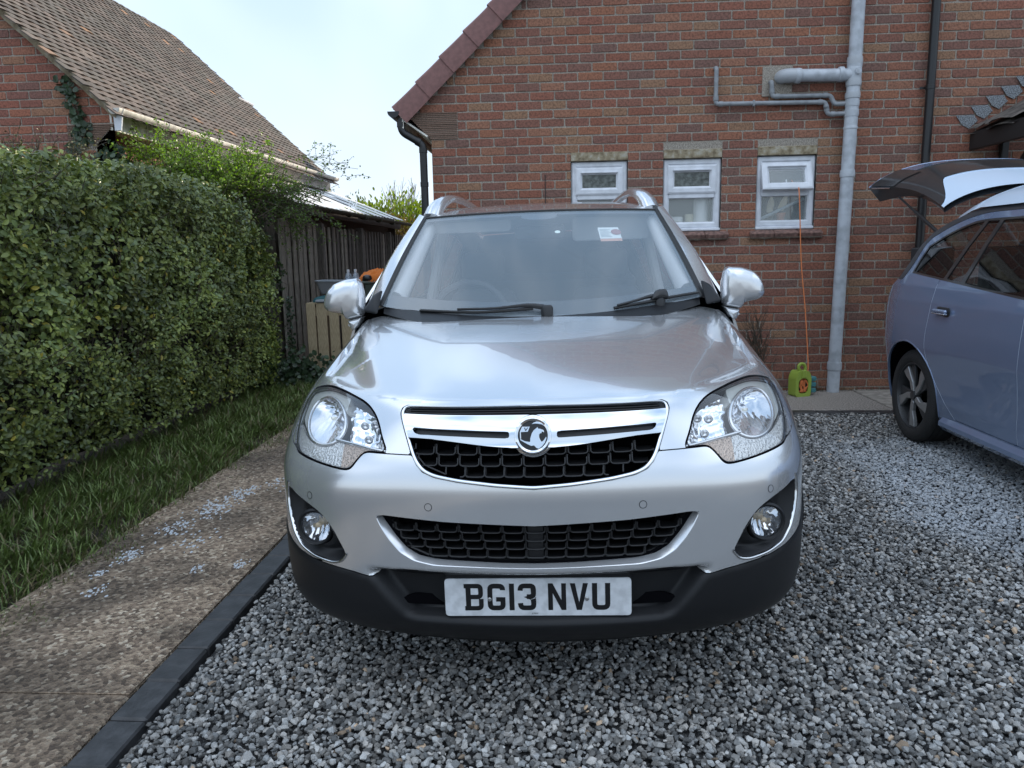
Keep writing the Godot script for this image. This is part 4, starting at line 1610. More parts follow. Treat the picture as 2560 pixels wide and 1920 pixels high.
# ---------------------------------------------------------------- neighbour's house, shed, fence
func neighbour() -> void:
	var h := thing("neighbour_house", "neighbour's red brick gable with mossy brown tiled roof and cream gutter", "house")
	var z0 := ZW
	var z1 := -14.0
	var ex := -4.10     # eaves
	var sl := 0.945     # roof pitch
	var wall := MB.new()
	wall.face([Vector3(-4.30, -0.1, z0 - 0.0055), Vector3(-9.4, -0.1, z0 - 0.0055), Vector3(-9.4, 2.6, z0 - 0.0055), Vector3(-6.9, 5.3, z0 - 0.0055), Vector3(-4.10, 2.66, z0 - 0.0055), Vector3(-4.10, 2.58, z0 - 0.0055), Vector3(-4.30, 2.40, z0 - 0.0055)], Vector3(0, 0, 1))
	wall.face([Vector3(-4.30, -0.1, z0 - 0.0055), Vector3(-4.30, 2.6, z0 - 0.0055), Vector3(-4.30, 2.6, z1 + 0.3), Vector3(-4.30, -0.1, z1 + 0.3)], Vector3(1, 0, 0))
	wall.face([Vector3(-4.30, -0.1, z1 + 0.3), Vector3(-4.30, 2.6, z1 + 0.3), Vector3(-6.9, 5.2, z1 + 0.3), Vector3(-9.4, 2.6, z1 + 0.3), Vector3(-9.4, -0.1, z1 + 0.3)], Vector3(0, 0, -1))
	obj("wall", wall, M.mortar, h)
	var tones := brick_tones(1.12)
	var sw := MB.new()
	sw.box(Vector3(-4.32, 1.25, (z0 + z1) / 2), Vector3(0.06, 2.7, z0 - z1 - 0.1))
	obj("side_wall", sw, tones[3][0], h)
	var free := func(a: float, b: float, yb: float) -> Array:
		var x1 := -4.31
		if b > 2.40 and a < 2.585:
			x1 = -4.565
		elif a >= 2.58:
			x1 = -4.06 - (b - 2.708) / sl - 0.02
		return [[-6.6, x1]]
	lay_bricks(h, tones, 2.589 - CH * 12, 27, free, z0, -4.565, func(p: Vector3) -> float: return p.distance_to(Vector3(-4.6, 2.9, z0)) + (4.0 if p.y < 2.1 else 0.0), {}, 8)
	var yy := 2.413
	var g := RandomNumberGenerator.new()
	g.seed = 4
	while yy < 2.58:
		var x1 := -4.075 - (2.589 - yy) / 0.18 * 0.22 + 0.0
		var b := MB.new()
		b.box(Vector3((x1 - 4.563) / 2, yy + 0.0067, z0 - 0.055 + g.randf_range(-.004, .004)), Vector3(x1 + 4.563, 0.0105, 0.12), 0.002)
		obj("creasing_tile", b, M.creasing, h)
		yy += 0.0155
	# roof of small cambered tiles, each its own piece where it is near
	var under := MB.new()
	var top := Vector3(-6.9, 2.70 + (6.9 - 4.06) * sl, 0)
	under.face([Vector3(ex + 0.02, 2.665, z0 + 0.04), Vector3(ex + 0.02, 2.665, z1), Vector3(top.x, top.y - 0.03, z1), Vector3(top.x, top.y - 0.03, z0 + 0.04)], Vector3(1, 1, 0))
	under.face([Vector3(-9.6, 2.6, z0 + 0.04), Vector3(-9.6, 2.6, z1), Vector3(top.x, top.y - 0.03, z1), Vector3(top.x, top.y - 0.03, z0 + 0.04)], Vector3(-1, 1, 0))
	var roof := obj("roof", under, M.roof_tile_dark, h)
	var dirv := Vector3(-1, sl, 0).normalized()
	var nrm := Vector3(sl, 1, 0).normalized()
	var gauge := 0.098
	var tw := 0.163
	var shapes := []
	for k in 4:
		shapes.append(roof_tile(k))
	var all := []
	var cover := noise(0.6, 3, FastNoiseLite.TYPE_SIMPLEX_SMOOTH, 91)
	var rows := 40
	for j in rows:
		var i := 0
		var z := z0 + 0.07 - (tw / 2 if j % 2 else 0.0)
		while z > z1 - 0.05:
			var p := Vector3(ex + 0.055, 2.662, z) + dirv * (j * gauge)
			var v := rr(0.7, 1.2)
			var cc := Color(0.165, 0.130, 0.108) * v
			var m := cover.get_noise_2d(z * 2.0, j * 0.35)
			cc = cc.lerp(Color(0.125, 0.112, 0.095), clampf(m * 2.2 + 0.35, 0, 0.8))
			if rng.randf() < 0.022:
				cc = Color(0.36, 0.20, 0.11) * rr(0.8, 1.2)
			if rng.randf() < 0.05:
				cc = cc * 0.55
			all.append([p, rr(-0.05, 0.05), rr(-0.03, 0.035) + (0.12 if rng.randf() < 0.03 else 0.0), cc, rng.randi() % 4])
			z -= tw + 0.003
			i += 1
	all.sort_custom(func(a, b): return a[0].z - absf(a[0].y - 3.2) * 0.4 > b[0].z - absf(b[0].y - 3.2) * 0.4)
	var rest := MB.new()
	var tm: StandardMaterial3D = M.roof_tile
	var tints := []
	for k in 10:
		var m2 := tm.duplicate()
		m2.vertex_color_use_as_albedo = false
		tints.append(m2)
	var near_tones := [Color(0.165, 0.128, 0.105), Color(0.145, 0.115, 0.096), Color(0.19, 0.148, 0.122), Color(0.125, 0.106, 0.09), Color(0.16, 0.132, 0.11), Color(0.32, 0.20, 0.13), Color(0.175, 0.135, 0.11), Color(0.14, 0.12, 0.10), Color(0.105, 0.088, 0.076), Color(0.20, 0.16, 0.132)]
	for k in 10:
		var c: Color = near_tones[k]
		tints[k].albedo_color = lin(c.r, c.g, c.b)
	var base := Basis(Vector3(0, 0, -1), dirv, Vector3(0, 0, -1).cross(dirv))
	for k in all.size():
		var e: Array = all[k]
		var xf := Transform3D(base * Basis.from_euler(Vector3(e[2], 0, e[1])), e[0] + nrm * 0.012)
		if k < 300:
			var q := rng.randi() % 10
			if q == 5 and rng.randf() < 0.75:
				q = 1
			obj("tile", shapes[e[4]].mesh(), tints[q], roof, xf)
		else:
			rest.col = e[3]
			rest.add(shapes[e[4]], xf)
	obj("tiles", rest, tm, roof).set_meta("kind", "stuff")
	# mortar bedded verge, undercloak
	var vg := MB.new()
	var vr := PackedVector3Array()
	var vs := PackedVector3Array()
	for i in 60:
		var p := Vector3(ex + 0.07, 2.662, 0) + dirv * (i * 0.066)
		vr.append(p + Vector3(0, 0.01 + rr(-0.004, 0.006), z0 + 0.075 + rr(-0.006, 0.004)))
		vs.append(p + Vector3(-0.028, -0.052 + rr(-0.008, 0.006), z0 + 0.05))
	vg.grid([vr, vs], Vector3(-6, 3, z0 - 2))
	var vq := PackedVector3Array()
	for p in vs:
		vq.append(p + Vector3(0, 0.0, -0.07))
	vg.grid([vs, vq], Vector3(-5.5, 5, z0))
	obj("verge", vg, M.lintel, h)
	# fascia box end, fascia, gutter with joints
	var fa := MB.new()
	fa.box(Vector3(ex - 0.035, 2.60, (z0 + z1) / 2), Vector3(0.025, 0.155, z0 - z1), 0.003)
	fa.box(Vector3(ex - 0.13, 2.53, (z0 + z1) / 2), Vector3(0.21, 0.012, z0 - z1 - 0.02))
	obj("fascia", fa, M.old_upvc, h)
	var fe := MB.new()
	fe.extrude(PackedVector2Array([Vector2(-4.075, 2.51), Vector2(-4.015, 2.51), Vector2(-3.99, 2.655), Vector2(-4.075, 2.69)]), 0.02, at(Vector3(0, 0, z0 + 0.055)), 0.002)
	obj("box_end", fe, M.upvc, h)
	var gt := MB.new()
	half_gutter(gt, Vector3(ex + 0.055, 2.705, z0 + 0.09), Vector3(ex + 0.055, 2.765, z1 - 0.15), 0.056)
	obj("gutter", gt, M.old_upvc, h)
	for z: float in [-7.1, -7.95, -9.2, -10.5, -11.7, -12.9, -13.1, -13.5, -14.1]:
		var c := MB.new()
		var yq := 2.705 + 0.06 * (z0 - z) / 7.0
		half_gutter(c, Vector3(ex + 0.055, yq, z + 0.03), Vector3(ex + 0.055, yq, z - 0.03), 0.062)
		obj("gutter_joint", c, M.old_upvc, h)
	var ug := MB.new()
	half_gutter(ug, Vector3(-5.60, 4.14, -13.6), Vector3(-5.60, 4.14, -14.25), 0.056)
	obj("upper_gutter", ug, M.upvc, h)


func roof_tile(k: int) -> MB:
	# x across, y up the slope, z out; cambered both ways, 10 mm thick, ragged bottom edge
	var g := RandomNumberGenerator.new()
	g.seed = 30 + k
	var b := MB.new()
	var rows := []
	for j in 3:
		var t := j / 2.0
		var row := PackedVector3Array()
		for i in 5:
			var s := i / 4.0 - 0.5
			row.append(Vector3(s * 0.161, -0.058 + 0.122 * t + (g.randf_range(-0.006, 0.004) if j == 0 else 0.0), 0.014 * (1.0 - t) + 0.008 * (1.0 - 4.0 * s * s) + g.randf_range(-0.001, 0.001)))
		rows.append(row)
	b.grid(rows, Vector3(0, 0, -1))
	var low := PackedVector3Array()
	for p: Vector3 in rows[0]:
		low.append(p + Vector3(0, 0.002, -0.012))
	b.grid([rows[0], low], Vector3(0, 1, 0))
	for q in 2:
		var i := 0 if q == 0 else 4
		b.face([rows[0][i], rows[2][i], rows[2][i] + Vector3(0, 0, -0.012), rows[0][i] + Vector3(0, 0, -0.012)], Vector3(-1 if q == 0 else 1, 0, 0))
	return b


func shed() -> void:
	var s := thing("lean_to", "lean-to shed with pale sheet roof against the neighbour's house", "shed")
	var xa := -2.93
	var xb := -4.30
	var ya := 1.935
	var yb := 2.50
	var za := -8.55
	var zb := -14.75
	var n := 7
	for i in n:
		var b := MB.new()
		var z0 := lerpf(za, zb, float(i) / n)
		var z1 := lerpf(za, zb, float(i + 1) / n)
		var rise := 0.01 * i
		var rows := []
		for k in 9:
			var t := k / 8.0
			var zz := lerpf(z0 + 0.03, z1, t)
			var lift := 0.004 + 0.010 * absf(sin(t * PI * 4.0)) + (0.010 if k == 0 else 0.0)
			rows.append(PackedVector3Array([Vector3(xa, ya + lift + rise, zz), Vector3(xb, yb + lift + rise, zz)]))
		b.grid(rows, Vector3(-3.6, 0, -11))
		var ed := PackedVector3Array()
		var el := PackedVector3Array()
		for r in rows:
			ed.append(r[0])
			el.append(r[0] + Vector3(0, -0.012, 0))
		b.grid([ed, el], Vector3(-4, 2, -11))
		obj("roof_sheet", b, M.sheet_roof, s)
	var pu := MB.new()
	pu.box(Vector3(xa - 0.09, ya - 0.055, (za + zb) / 2), Vector3(0.05, 0.09, za - zb - 0.1), 0.004)
	pu.box(Vector3(xb + 0.3, yb - 0.15, (za + zb) / 2), Vector3(0.05, 0.09, za - zb - 0.1), 0.004)
	obj("purlin", pu, M.dark_wood, s)
	var gu := MB.new()
	half_gutter(gu, Vector3(xa + 0.05, ya - 0.012, za + 0.1), Vector3(xa + 0.05, ya + 0.02, zb - 0.35), 0.05)
	var mossy := mat("mossy_gutter", lin(0.055, 0.058, 0.036), 0.7)
	obj("gutter", gu, mossy, s)
	for z: float in [-9.6, -10.6, -11.4, -11.5, -12.4, -13.4]:
		var c := MB.new()
		half_gutter(c, Vector3(xa + 0.05, ya - 0.01, z + 0.025), Vector3(xa + 0.05, ya - 0.01, z - 0.025), 0.056)
		obj("gutter_joint", c, mossy, s)
	var w := MB.new()
	w.box(Vector3(-3.75, 1.0, za - 0.05), Vector3(1.1, 2.0, 0.05))
	w.box(Vector3(-3.75, 1.05, zb + 0.1), Vector3(1.3, 2.1, 0.05))
	w.box(Vector3(-3.25, 0.95, (za + zb) / 2), Vector3(0.05, 1.9, za - zb - 0.2))
	obj("wall", w, M.dark_wood, s)


func fence() -> void:
	var f := thing("board_fence", "tall fence of narrow upright grey boards below the shed gutter", "fence")
	var z := -8.22
	var x := -3.05
	var i := 0
	while z > -19.5:
		var w := rr(0.072, 0.09)
		var b := MB.new()
		var top := 1.72 + rr(-0.02, 0.015) + (0.02 if z > -9.6 else 0.0)
		if z < -15.3:
			top = 1.68 + rr(-0.02, 0.02)
		b.box(Vector3(0, top / 2, 0), Vector3(0.020, top, w), 0.003)
		var m: Material = M.old_wood
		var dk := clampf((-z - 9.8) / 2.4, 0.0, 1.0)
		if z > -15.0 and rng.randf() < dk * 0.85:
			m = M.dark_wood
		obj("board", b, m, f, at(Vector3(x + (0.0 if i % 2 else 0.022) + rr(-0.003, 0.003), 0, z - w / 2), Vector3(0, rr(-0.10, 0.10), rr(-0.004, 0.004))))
		z -= w + rr(0.012, 0.026)
		i += 1
	for pz: float in [-9.62, -11.6, -13.6, -15.2, -17.2]:
		var p := MB.new()
		p.box(Vector3(x + 0.045, 0.87, pz), Vector3(0.09, 1.76, 0.09), 0.005)
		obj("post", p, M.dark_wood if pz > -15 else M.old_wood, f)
	for y: float in [0.35, 1.0, 1.55]:
		var r := MB.new()
		r.box(Vector3(x - 0.04, y, -13.8), Vector3(0.04, 0.085, 11.2), 0.004)
		obj("rail", r, M.dark_wood, f)
	# concrete gate post half hidden by the shrub
	var cp := MB.new()
	cp.box(Vector3(-3.19, 0.93, -8.12), Vector3(0.0, 0.0, 0.0))


func slats() -> void:
	# crate of pale slats and what is piled on it
	var c := thing("slatted_crate", "pale wooden slatted crate in front of the grey fence", "crate", Vector3(-2.70, 0, -8.0))
	var xs := 0.0
	for i in 7:
		var b := MB.new()
		var w: float = [0.098, 0.112, 0.105, 0.11, 0.10, 0.11, 0.10][i]
		var top: float = [0.836, 0.834, 0.83, 0.838, 0.832, 0.836, 0.83][i]
		b.box(Vector3(xs + w / 2, top / 2, 0.0), Vector3(w, top, 0.018), 0.003)
		obj("slat", b, M.pallet_wood, c)
		xs += w + [0.014, 0.024, 0.026, 0.026, 0.025, 0.026, 0.0][i]
	for y: float in [0.15, 0.74]:
		var r := MB.new()
		r.box(Vector3(0.39, y, -0.022), Vector3(0.78, 0.09, 0.022), 0.003)
		obj("rail", r, M.pallet_wood, c)
	for x: float in [0.04, 0.76]:
		var r := MB.new()
		r.box(Vector3(x, 0.41, -0.33), Vector3(0.07, 0.80, 0.6), 0.004)
		obj("side", r, M.pallet_wood, c)
	var bd := MB.new()
	bd.box(Vector3(0.39, 0.825, -0.33), Vector3(0.80, 0.02, 0.6), 0.003)
	obj("top_board", bd, M.pallet_wood, c)
	# flattened teal bag
	var teal := mat("teal_cloth", lin(0.035, 0.13, 0.15), 0.6)
	var tb := MB.new()
	tb.pillow(rounded(PackedVector2Array([Vector2(-0.04, -0.02), Vector2(0.36, -0.03), Vector2(0.37, 0.14), Vector2(0.05, 0.13)]), 0.04), 0.075, 0.0, Transform3D(Basis(Vector3.RIGHT, -HALF_PI), Vector3(-2.62, 0.837, -8.08)), 2.8)
	tag(obj("cloth_bag", tb, teal), "folded teal bag squashed under the grey plastic tub", "bag")
	var lid := mat("pale_plastic", lin(0.30, 0.33, 0.36), 0.45)
	var tr := MB.new()
	tr.box(Vector3(-2.38, 0.855, -8.12), Vector3(0.42, 0.03, 0.3), 0.008)
	tag(obj("plastic_tray", tr, lid), "shallow pale grey tray beside the teal bag on the crate", "tray")
	# grey washing-up tub
	var grey_tub := mat("grey_tub", lin(0.20, 0.20, 0.205), 0.5)
	var tub := thing("plastic_tub", "open grey plastic tub left of the mirror on the slatted crate", "tub", Vector3(-2.44, 0.925, -8.22))
	var t := MB.new()
	t.grid(loft_rings([[0.0, 0.125, 0.10], [0.005, 0.135, 0.11], [0.135, 0.172, 0.15]], 0.04), Vector3(0, 0.07, 0), true)
	var t_in := MB.new()
	t.grid(loft_rings([[0.135, 0.166, 0.144], [0.012, 0.13, 0.105]], 0.04), Vector3(0, 5.0, 0), true)
	obj("tub_body", t, grey_tub, tub)
	var rim := MB.new()
	rim.tube(ring_path(0.176, 0.154, 0.045, 0.138, 0.008), 0.006, 8, false)
	obj("rim", rim, lid, tub)
	# two clear bottles
	var clear := mat("clear_plastic", Color(0.85, 0.9, 0.95, 0.25), 0.06)
	clear.transparency = BaseMaterial3D.TRANSPARENCY_ALPHA
	var water := mat("blue_liquid", lin(0.25, 0.36, 0.55), 0.25)
	var capm := mat("bottle_cap", lin(0.6, 0.62, 0.65), 0.4)
	for k in 2:
		var bt := thing("bottle", ["clear plastic bottle, the left one of the pair behind the mirror", "clear plastic bottle, the right one of the pair, next to the orange towel"][k], "bottle", Vector3(-2.262 + 0.072 * k, 0.93, -8.16 - 0.03 * k), 0.0, "pair of clear bottles")
		var b := MB.new()
		b.lathe([Vector2(0.0, 0.0), Vector2(0.034, 0.0), Vector2(0.037, 0.006), Vector2(0.037, 0.17), Vector2(0.030, 0.20), Vector2(0.016, 0.222), Vector2(0.014, 0.24)], 18)
		obj("bottle_body", b, clear, bt)
		var l := MB.new()
		l.lathe([Vector2(0.0, 0.003), Vector2(0.034, 0.003), Vector2(0.034, 0.155), Vector2(0.0, 0.155)], 18)
		obj("liquid", l, water, bt)
		var cp := MB.new()
		cp.lathe([Vector2(0.0165, 0.225), Vector2(0.0165, 0.252), Vector2(0.0, 0.254)], 14)
		obj("cap", cp, capm, bt)
	# green crate with the orange towel
	var green := mat("dark_green_plastic", lin(0.055, 0.068, 0.055), 0.5)
	var gc := thing("storage_box", "dark green plastic box holding up the orange towel", "box", Vector3(-1.95, 0.835, -8.25))
	var gb := MB.new()
	gb.grid(loft_rings([[0.0, 0.22, 0.16], [0.20, 0.25, 0.185]], 0.04), Vector3(0, 0.1, 0), true)
	obj("box_body", gb, green, gc)
	var gl := MB.new()
	gl.box(Vector3(0, 0.205, 0), Vector3(0.54, 0.035, 0.40), 0.012)
	obj("lid", gl, green, gc)
	var hd := MB.new()
	hd.box(Vector3(-0.16, 0.165, 0.18), Vector3(0.10, 0.05, 0.03), 0.008)
	obj("handle", hd, M.black_plastic, gc)
	var orange := mat("orange_towel", lin(0.72, 0.20, 0.035), 0.95)
	orange.normal_enabled = true
	orange.normal_texture = ntex(noise(0.12, 3, FastNoiseLite.TYPE_SIMPLEX_SMOOTH, 44), [], 256, 8.0)
	orange.uv1_triplanar = true
	orange.uv1_scale = Vector3.ONE * 7.0
	orange.rim_enabled = true
	orange.rim = 0.6
	var tw := thing("towel", "bright orange towel heaped on the green box by the fence", "towel", Vector3(-1.94, 1.06, -8.22))
	var tm := MB.new()
	var f := noise(4.0, 3, FastNoiseLite.TYPE_SIMPLEX_SMOOTH, 17)
	var rows := []
	for j in 17:
		var a := HALF_PI * j / 16.0
		var row := PackedVector3Array()
		for k in 40:
			var b := TAU * k / 40
			var w := 1.0 + 0.22 * f.get_noise_2d(cos(b) * 0.5 + 3.0, sin(b) * 0.5) + 0.05 * sin(b * 7.0)
			var r := cos(a) * w
			var y := 0.115 * sin(a) * (1.0 + 0.35 * f.get_noise_2d(cos(b) * r, sin(b) * r)) + 0.012 * f.get_noise_2d(cos(b) * r * 6.0, sin(b) * r * 6.0)
			row.append(Vector3(cos(b) * r * 0.215 + 0.01, y, sin(b) * r * 0.15))
		rows.append(row)
	tm.grid(rows, Vector3(0, -0.1, 0), true)
	obj("cloth", tm, orange, tw)
	var fr := MB.new()
	for k in 26:
		var b := 0.15 + 2.0 * k / 26.0
		var p := Vector3(cos(b) * 0.22, 0.012, sin(b) * 0.155)
		fr.tube([p, p + Vector3(rr(-.01, .01), -0.012, 0.012), p + Vector3(rr(-.012, .012), -0.03, 0.014)], 0.004, 5)
	obj("fringe", fr, orange, tw)
	var bk := MB.new()
	bk.pillow(rounded(PackedVector2Array([Vector2(-0.06, -0.03), Vector2(0.06, -0.035), Vector2(0.05, 0.035), Vector2(-0.04, 0.04)]), 0.03), 0.04, 0.01, at(Vector3(-2.04, 1.085, -8.09)))
	tag(obj("black_cloth", bk, M.black_plastic), "small black cloth tucked against the left end of the orange towel", "cloth")


func loft_rings(levels: Array, r: float) -> Array:
	var rows := []
	for l in levels:
		var row := PackedVector3Array()
		for p in rounded(rect(-l[1], -l[2], l[1], l[2]), r, 4):
			row.append(Vector3(p.x, l[0], p.y))
		rows.append(row)
	return rows


func ring_path(hx: float, hz: float, r: float, y: float, wave: float) -> PackedVector3Array:
	var out := PackedVector3Array()
	for p in rounded(rect(-hx, -hz, hx, hz), r, 4):
		out.append(Vector3(p.x, y + wave * sin(p.x * 30.0) * 0.5, p.y))
	out.append(out[0])
	return out


# ---------------------------------------------------------------- things behind the windows
func sills() -> void:
	var white := mat("white_pot", lin(0.62, 0.64, 0.64), 0.4)
	var y := 1.568
	var z := ZW - 0.19
	var b := MB.new()
	b.lathe([Vector2(0.0, 0.0), Vector2(0.066, 0.0), Vector2(0.068, 0.01), Vector2(0.064, 0.21), Vector2(0.055, 0.225), Vector2(0.0, 0.225)], 22, at(Vector3(1.35, y, z)))
	tag(obj("white_canister", b, white), "tall white canister behind the lower pane of the middle window", "canister")
	var c := MB.new()
	c.pillow(rounded(rect(-0.075, 0.0, 0.075, 0.062), 0.02), 0.04, 0.04, at(Vector3(1.11, y, z)), 3.0)
	tag(obj("white_pack", c, white), "low white packet at the left end of the middle window sill", "packet")
	var p := mat("patterned_pot", lin(0.45, 0.42, 0.30), 0.6)
	var d := MB.new()
	d.lathe([Vector2(0.0, 0.0), Vector2(0.035, 0.0), Vector2(0.042, 0.07), Vector2(0.038, 0.08), Vector2(0.0, 0.08)], 16, at(Vector3(1.245, y, z)))
	tag(obj("cream_pot", d, p), "small cream pot between the white packet and the canister", "pot")
	# third window: two upright cream ovals, a slanting pale stick and a terracotta pot
	var cream := mat("cream_felt", lin(0.62, 0.55, 0.40), 0.9)
	for k in 2:
		var e := MB.new()
		e.pillow(rounded(PackedVector2Array([Vector2(-0.03, 0.0), Vector2(0.03, 0.0), Vector2(0.035, 0.1), Vector2(0.0, 0.17), Vector2(-0.03, 0.1)]), 0.03), 0.016, 0.016, at(Vector3(1.985 + 0.10 * k, y + 0.075 + 0.02 * k, z - 0.02), Vector3(0, 0, -0.12 - 0.25 * k)))
		tag(obj("felt_shape", e, cream), ["cream oval ornament on the left behind the lower pane of the window with the cable", "second cream oval ornament, partly behind the slanting stick"][k], "ornament", "pair of cream ornaments")
	var s := MB.new()
	s.tube([Vector3(1.87, y + 0.012, z + 0.05), Vector3(2.06, y + 0.10, z + 0.05), Vector3(2.27, y + 0.195, z + 0.06)], 0.014, 8)
	var sm := mat("grey_stick", lin(0.30, 0.36, 0.40), 0.5)
	tag(obj("slanting_stick", s, sm), "grey stick leaning across the lower pane of the right window", "stick")
	var t := MB.new()
	t.lathe([Vector2(0.0, 0.0), Vector2(0.03, 0.0), Vector2(0.042, 0.06), Vector2(0.046, 0.06), Vector2(0.046, 0.075), Vector2(0.0, 0.075)], 16, at(Vector3(2.085, y, z)))
	tag(obj("terracotta_pot", t, mat("terracotta", lin(0.36, 0.12, 0.06), 0.8)), "small terracotta pot behind the lower pane of the right window", "pot")


# ---------------------------------------------------------------- the silver car: front shell
const NET_ROWS := 16
const NET_COLS := 10
# control points of the front: sixteen rows from the lip up the bumper and over the bonnet, ten columns from the middle to the side
const NET := [
	[Vector3(0, 0.19, -0.12), Vector3(0.193, 0.19, -0.128), Vector3(0.386, 0.19, -0.155), Vector3(0.555, 0.19, -0.205), Vector3(0.675, 0.19, -0.28), Vector3(0.748, 0.19, -0.37), Vector3(0.791, 0.19, -0.48), Vector3(0.818, 0.19, -0.6), Vector3(0.834, 0.19, -0.72), Vector3(0.841, 0.19, -0.87)],
	[Vector3(0, 0.235, -0.05), Vector3(0.197, 0.235, -0.058), Vector3(0.394, 0.235, -0.085), Vector3(0.566, 0.235, -0.135), Vector3(0.69, 0.235, -0.21), Vector3(0.763, 0.235, -0.3), Vector3(0.808, 0.235, -0.41), Vector3(0.835, 0.235, -0.53), Vector3(0.851, 0.235, -0.65), Vector3(0.859, 0.235, -0.8)],
	[Vector3(0, 0.3, -0.012), Vector3(0.2, 0.3, -0.02), Vector3(0.4, 0.3, -0.047), Vector3(0.575, 0.3, -0.097), Vector3(0.7, 0.3, -0.172), Vector3(0.775, 0.3, -0.262), Vector3(0.82, 0.3, -0.372), Vector3(0.848, 0.3, -0.492), Vector3(0.864, 0.3, -0.612), Vector3(0.872, 0.3, -0.762)],
	[Vector3(0, 0.4, 0), Vector3(0.2, 0.4, -0.008), Vector3(0.4, 0.4, -0.035), Vector3(0.575, 0.4, -0.085), Vector3(0.7, 0.4, -0.16), Vector3(0.775, 0.4, -0.25), Vector3(0.82, 0.4, -0.36), Vector3(0.848, 0.4, -0.48), Vector3(0.864, 0.4, -0.6), Vector3(0.872, 0.4, -0.75)],
	[Vector3(0, 0.5, 0), Vector3(0.2, 0.5, -0.008), Vector3(0.4, 0.5, -0.035), Vector3(0.575, 0.5, -0.085), Vector3(0.7, 0.5, -0.16), Vector3(0.775, 0.5, -0.25), Vector3(0.82, 0.5, -0.36), Vector3(0.848, 0.5, -0.48), Vector3(0.864, 0.5, -0.6), Vector3(0.872, 0.5, -0.75)],
	[Vector3(0, 0.6, 0), Vector3(0.2, 0.6, -0.008), Vector3(0.4, 0.6, -0.035), Vector3(0.575, 0.6, -0.085), Vector3(0.7, 0.6, -0.16), Vector3(0.775, 0.6, -0.25), Vector3(0.82, 0.6, -0.36), Vector3(0.848, 0.6, -0.48), Vector3(0.864, 0.6, -0.6), Vector3(0.872, 0.6, -0.75)],
	[Vector3(0, 0.69, -0.003), Vector3(0.2, 0.69, -0.012), Vector3(0.4, 0.689, -0.04), Vector3(0.575, 0.685, -0.09), Vector3(0.7, 0.68, -0.17), Vector3(0.775, 0.675, -0.26), Vector3(0.822, 0.67, -0.37), Vector3(0.85, 0.665, -0.49), Vector3(0.866, 0.66, -0.61), Vector3(0.874, 0.66, -0.76)],
	[Vector3(0, 0.755, -0.03), Vector3(0.2, 0.755, -0.037), Vector3(0.4, 0.752, -0.065), Vector3(0.57, 0.745, -0.125), Vector3(0.695, 0.735, -0.215), Vector3(0.78, 0.725, -0.31), Vector3(0.827, 0.715, -0.43), Vector3(0.859, 0.705, -0.55), Vector3(0.88, 0.695, -0.67), Vector3(0.89, 0.69, -0.82)],
	[Vector3(0, 0.82, -0.068), Vector3(0.2, 0.82, -0.075), Vector3(0.4, 0.815, -0.105), Vector3(0.555, 0.805, -0.185), Vector3(0.692, 0.79, -0.29), Vector3(0.78, 0.775, -0.39), Vector3(0.832, 0.76, -0.52), Vector3(0.87, 0.745, -0.64), Vector3(0.888, 0.725, -0.76), Vector3(0.896, 0.715, -0.9)],
	[Vector3(0, 0.88, -0.1), Vector3(0.2, 0.88, -0.107), Vector3(0.39, 0.875, -0.14), Vector3(0.545, 0.86, -0.245), Vector3(0.677, 0.842, -0.36), Vector3(0.772, 0.825, -0.47), Vector3(0.83, 0.805, -0.6), Vector3(0.87, 0.785, -0.72), Vector3(0.892, 0.76, -0.84), Vector3(0.9, 0.745, -0.98)],
	[Vector3(0, 0.913, -0.14), Vector3(0.2, 0.913, -0.148), Vector3(0.385, 0.91, -0.19), Vector3(0.535, 0.9, -0.31), Vector3(0.655, 0.888, -0.43), Vector3(0.761, 0.872, -0.55), Vector3(0.824, 0.848, -0.68), Vector3(0.864, 0.823, -0.8), Vector3(0.89, 0.79, -0.92), Vector3(0.902, 0.765, -1.06)],
	[Vector3(0, 0.945, -0.27), Vector3(0.2, 0.945, -0.28), Vector3(0.385, 0.943, -0.32), Vector3(0.535, 0.938, -0.43), Vector3(0.65, 0.93, -0.55), Vector3(0.75, 0.912, -0.66), Vector3(0.818, 0.883, -0.79), Vector3(0.858, 0.855, -0.91), Vector3(0.888, 0.815, -1.03), Vector3(0.903, 0.785, -1.16)],
	[Vector3(0, 0.985, -0.48), Vector3(0.2, 0.985, -0.49), Vector3(0.39, 0.983, -0.53), Vector3(0.54, 0.978, -0.63), Vector3(0.655, 0.972, -0.73), Vector3(0.748, 0.952, -0.83), Vector3(0.813, 0.915, -0.94), Vector3(0.853, 0.885, -1.05), Vector3(0.884, 0.835, -1.16), Vector3(0.898, 0.8, -1.28)],
	[Vector3(0, 1.03, -0.74), Vector3(0.2, 1.03, -0.75), Vector3(0.4, 1.027, -0.79), Vector3(0.56, 1.022, -0.87), Vector3(0.67, 1.013, -0.95), Vector3(0.76, 0.987, -1.03), Vector3(0.82, 0.945, -1.12), Vector3(0.857, 0.91, -1.21), Vector3(0.888, 0.855, -1.3), Vector3(0.902, 0.815, -1.4)],
	[Vector3(0, 1.065, -0.98), Vector3(0.2, 1.065, -0.99), Vector3(0.42, 1.062, -1.03), Vector3(0.59, 1.056, -1.1), Vector3(0.7, 1.045, -1.17), Vector3(0.775, 1.015, -1.24), Vector3(0.828, 0.97, -1.31), Vector3(0.862, 0.93, -1.38), Vector3(0.891, 0.875, -1.45), Vector3(0.905, 0.83, -1.54)],
	[Vector3(0, 1.085, -1.14), Vector3(0.2, 1.085, -1.15), Vector3(0.43, 1.082, -1.19), Vector3(0.605, 1.075, -1.25), Vector3(0.715, 1.064, -1.31), Vector3(0.785, 1.035, -1.37), Vector3(0.835, 0.99, -1.43), Vector3(0.866, 0.945, -1.49), Vector3(0.893, 0.89, -1.56), Vector3(0.907, 0.84, -1.66)],
]
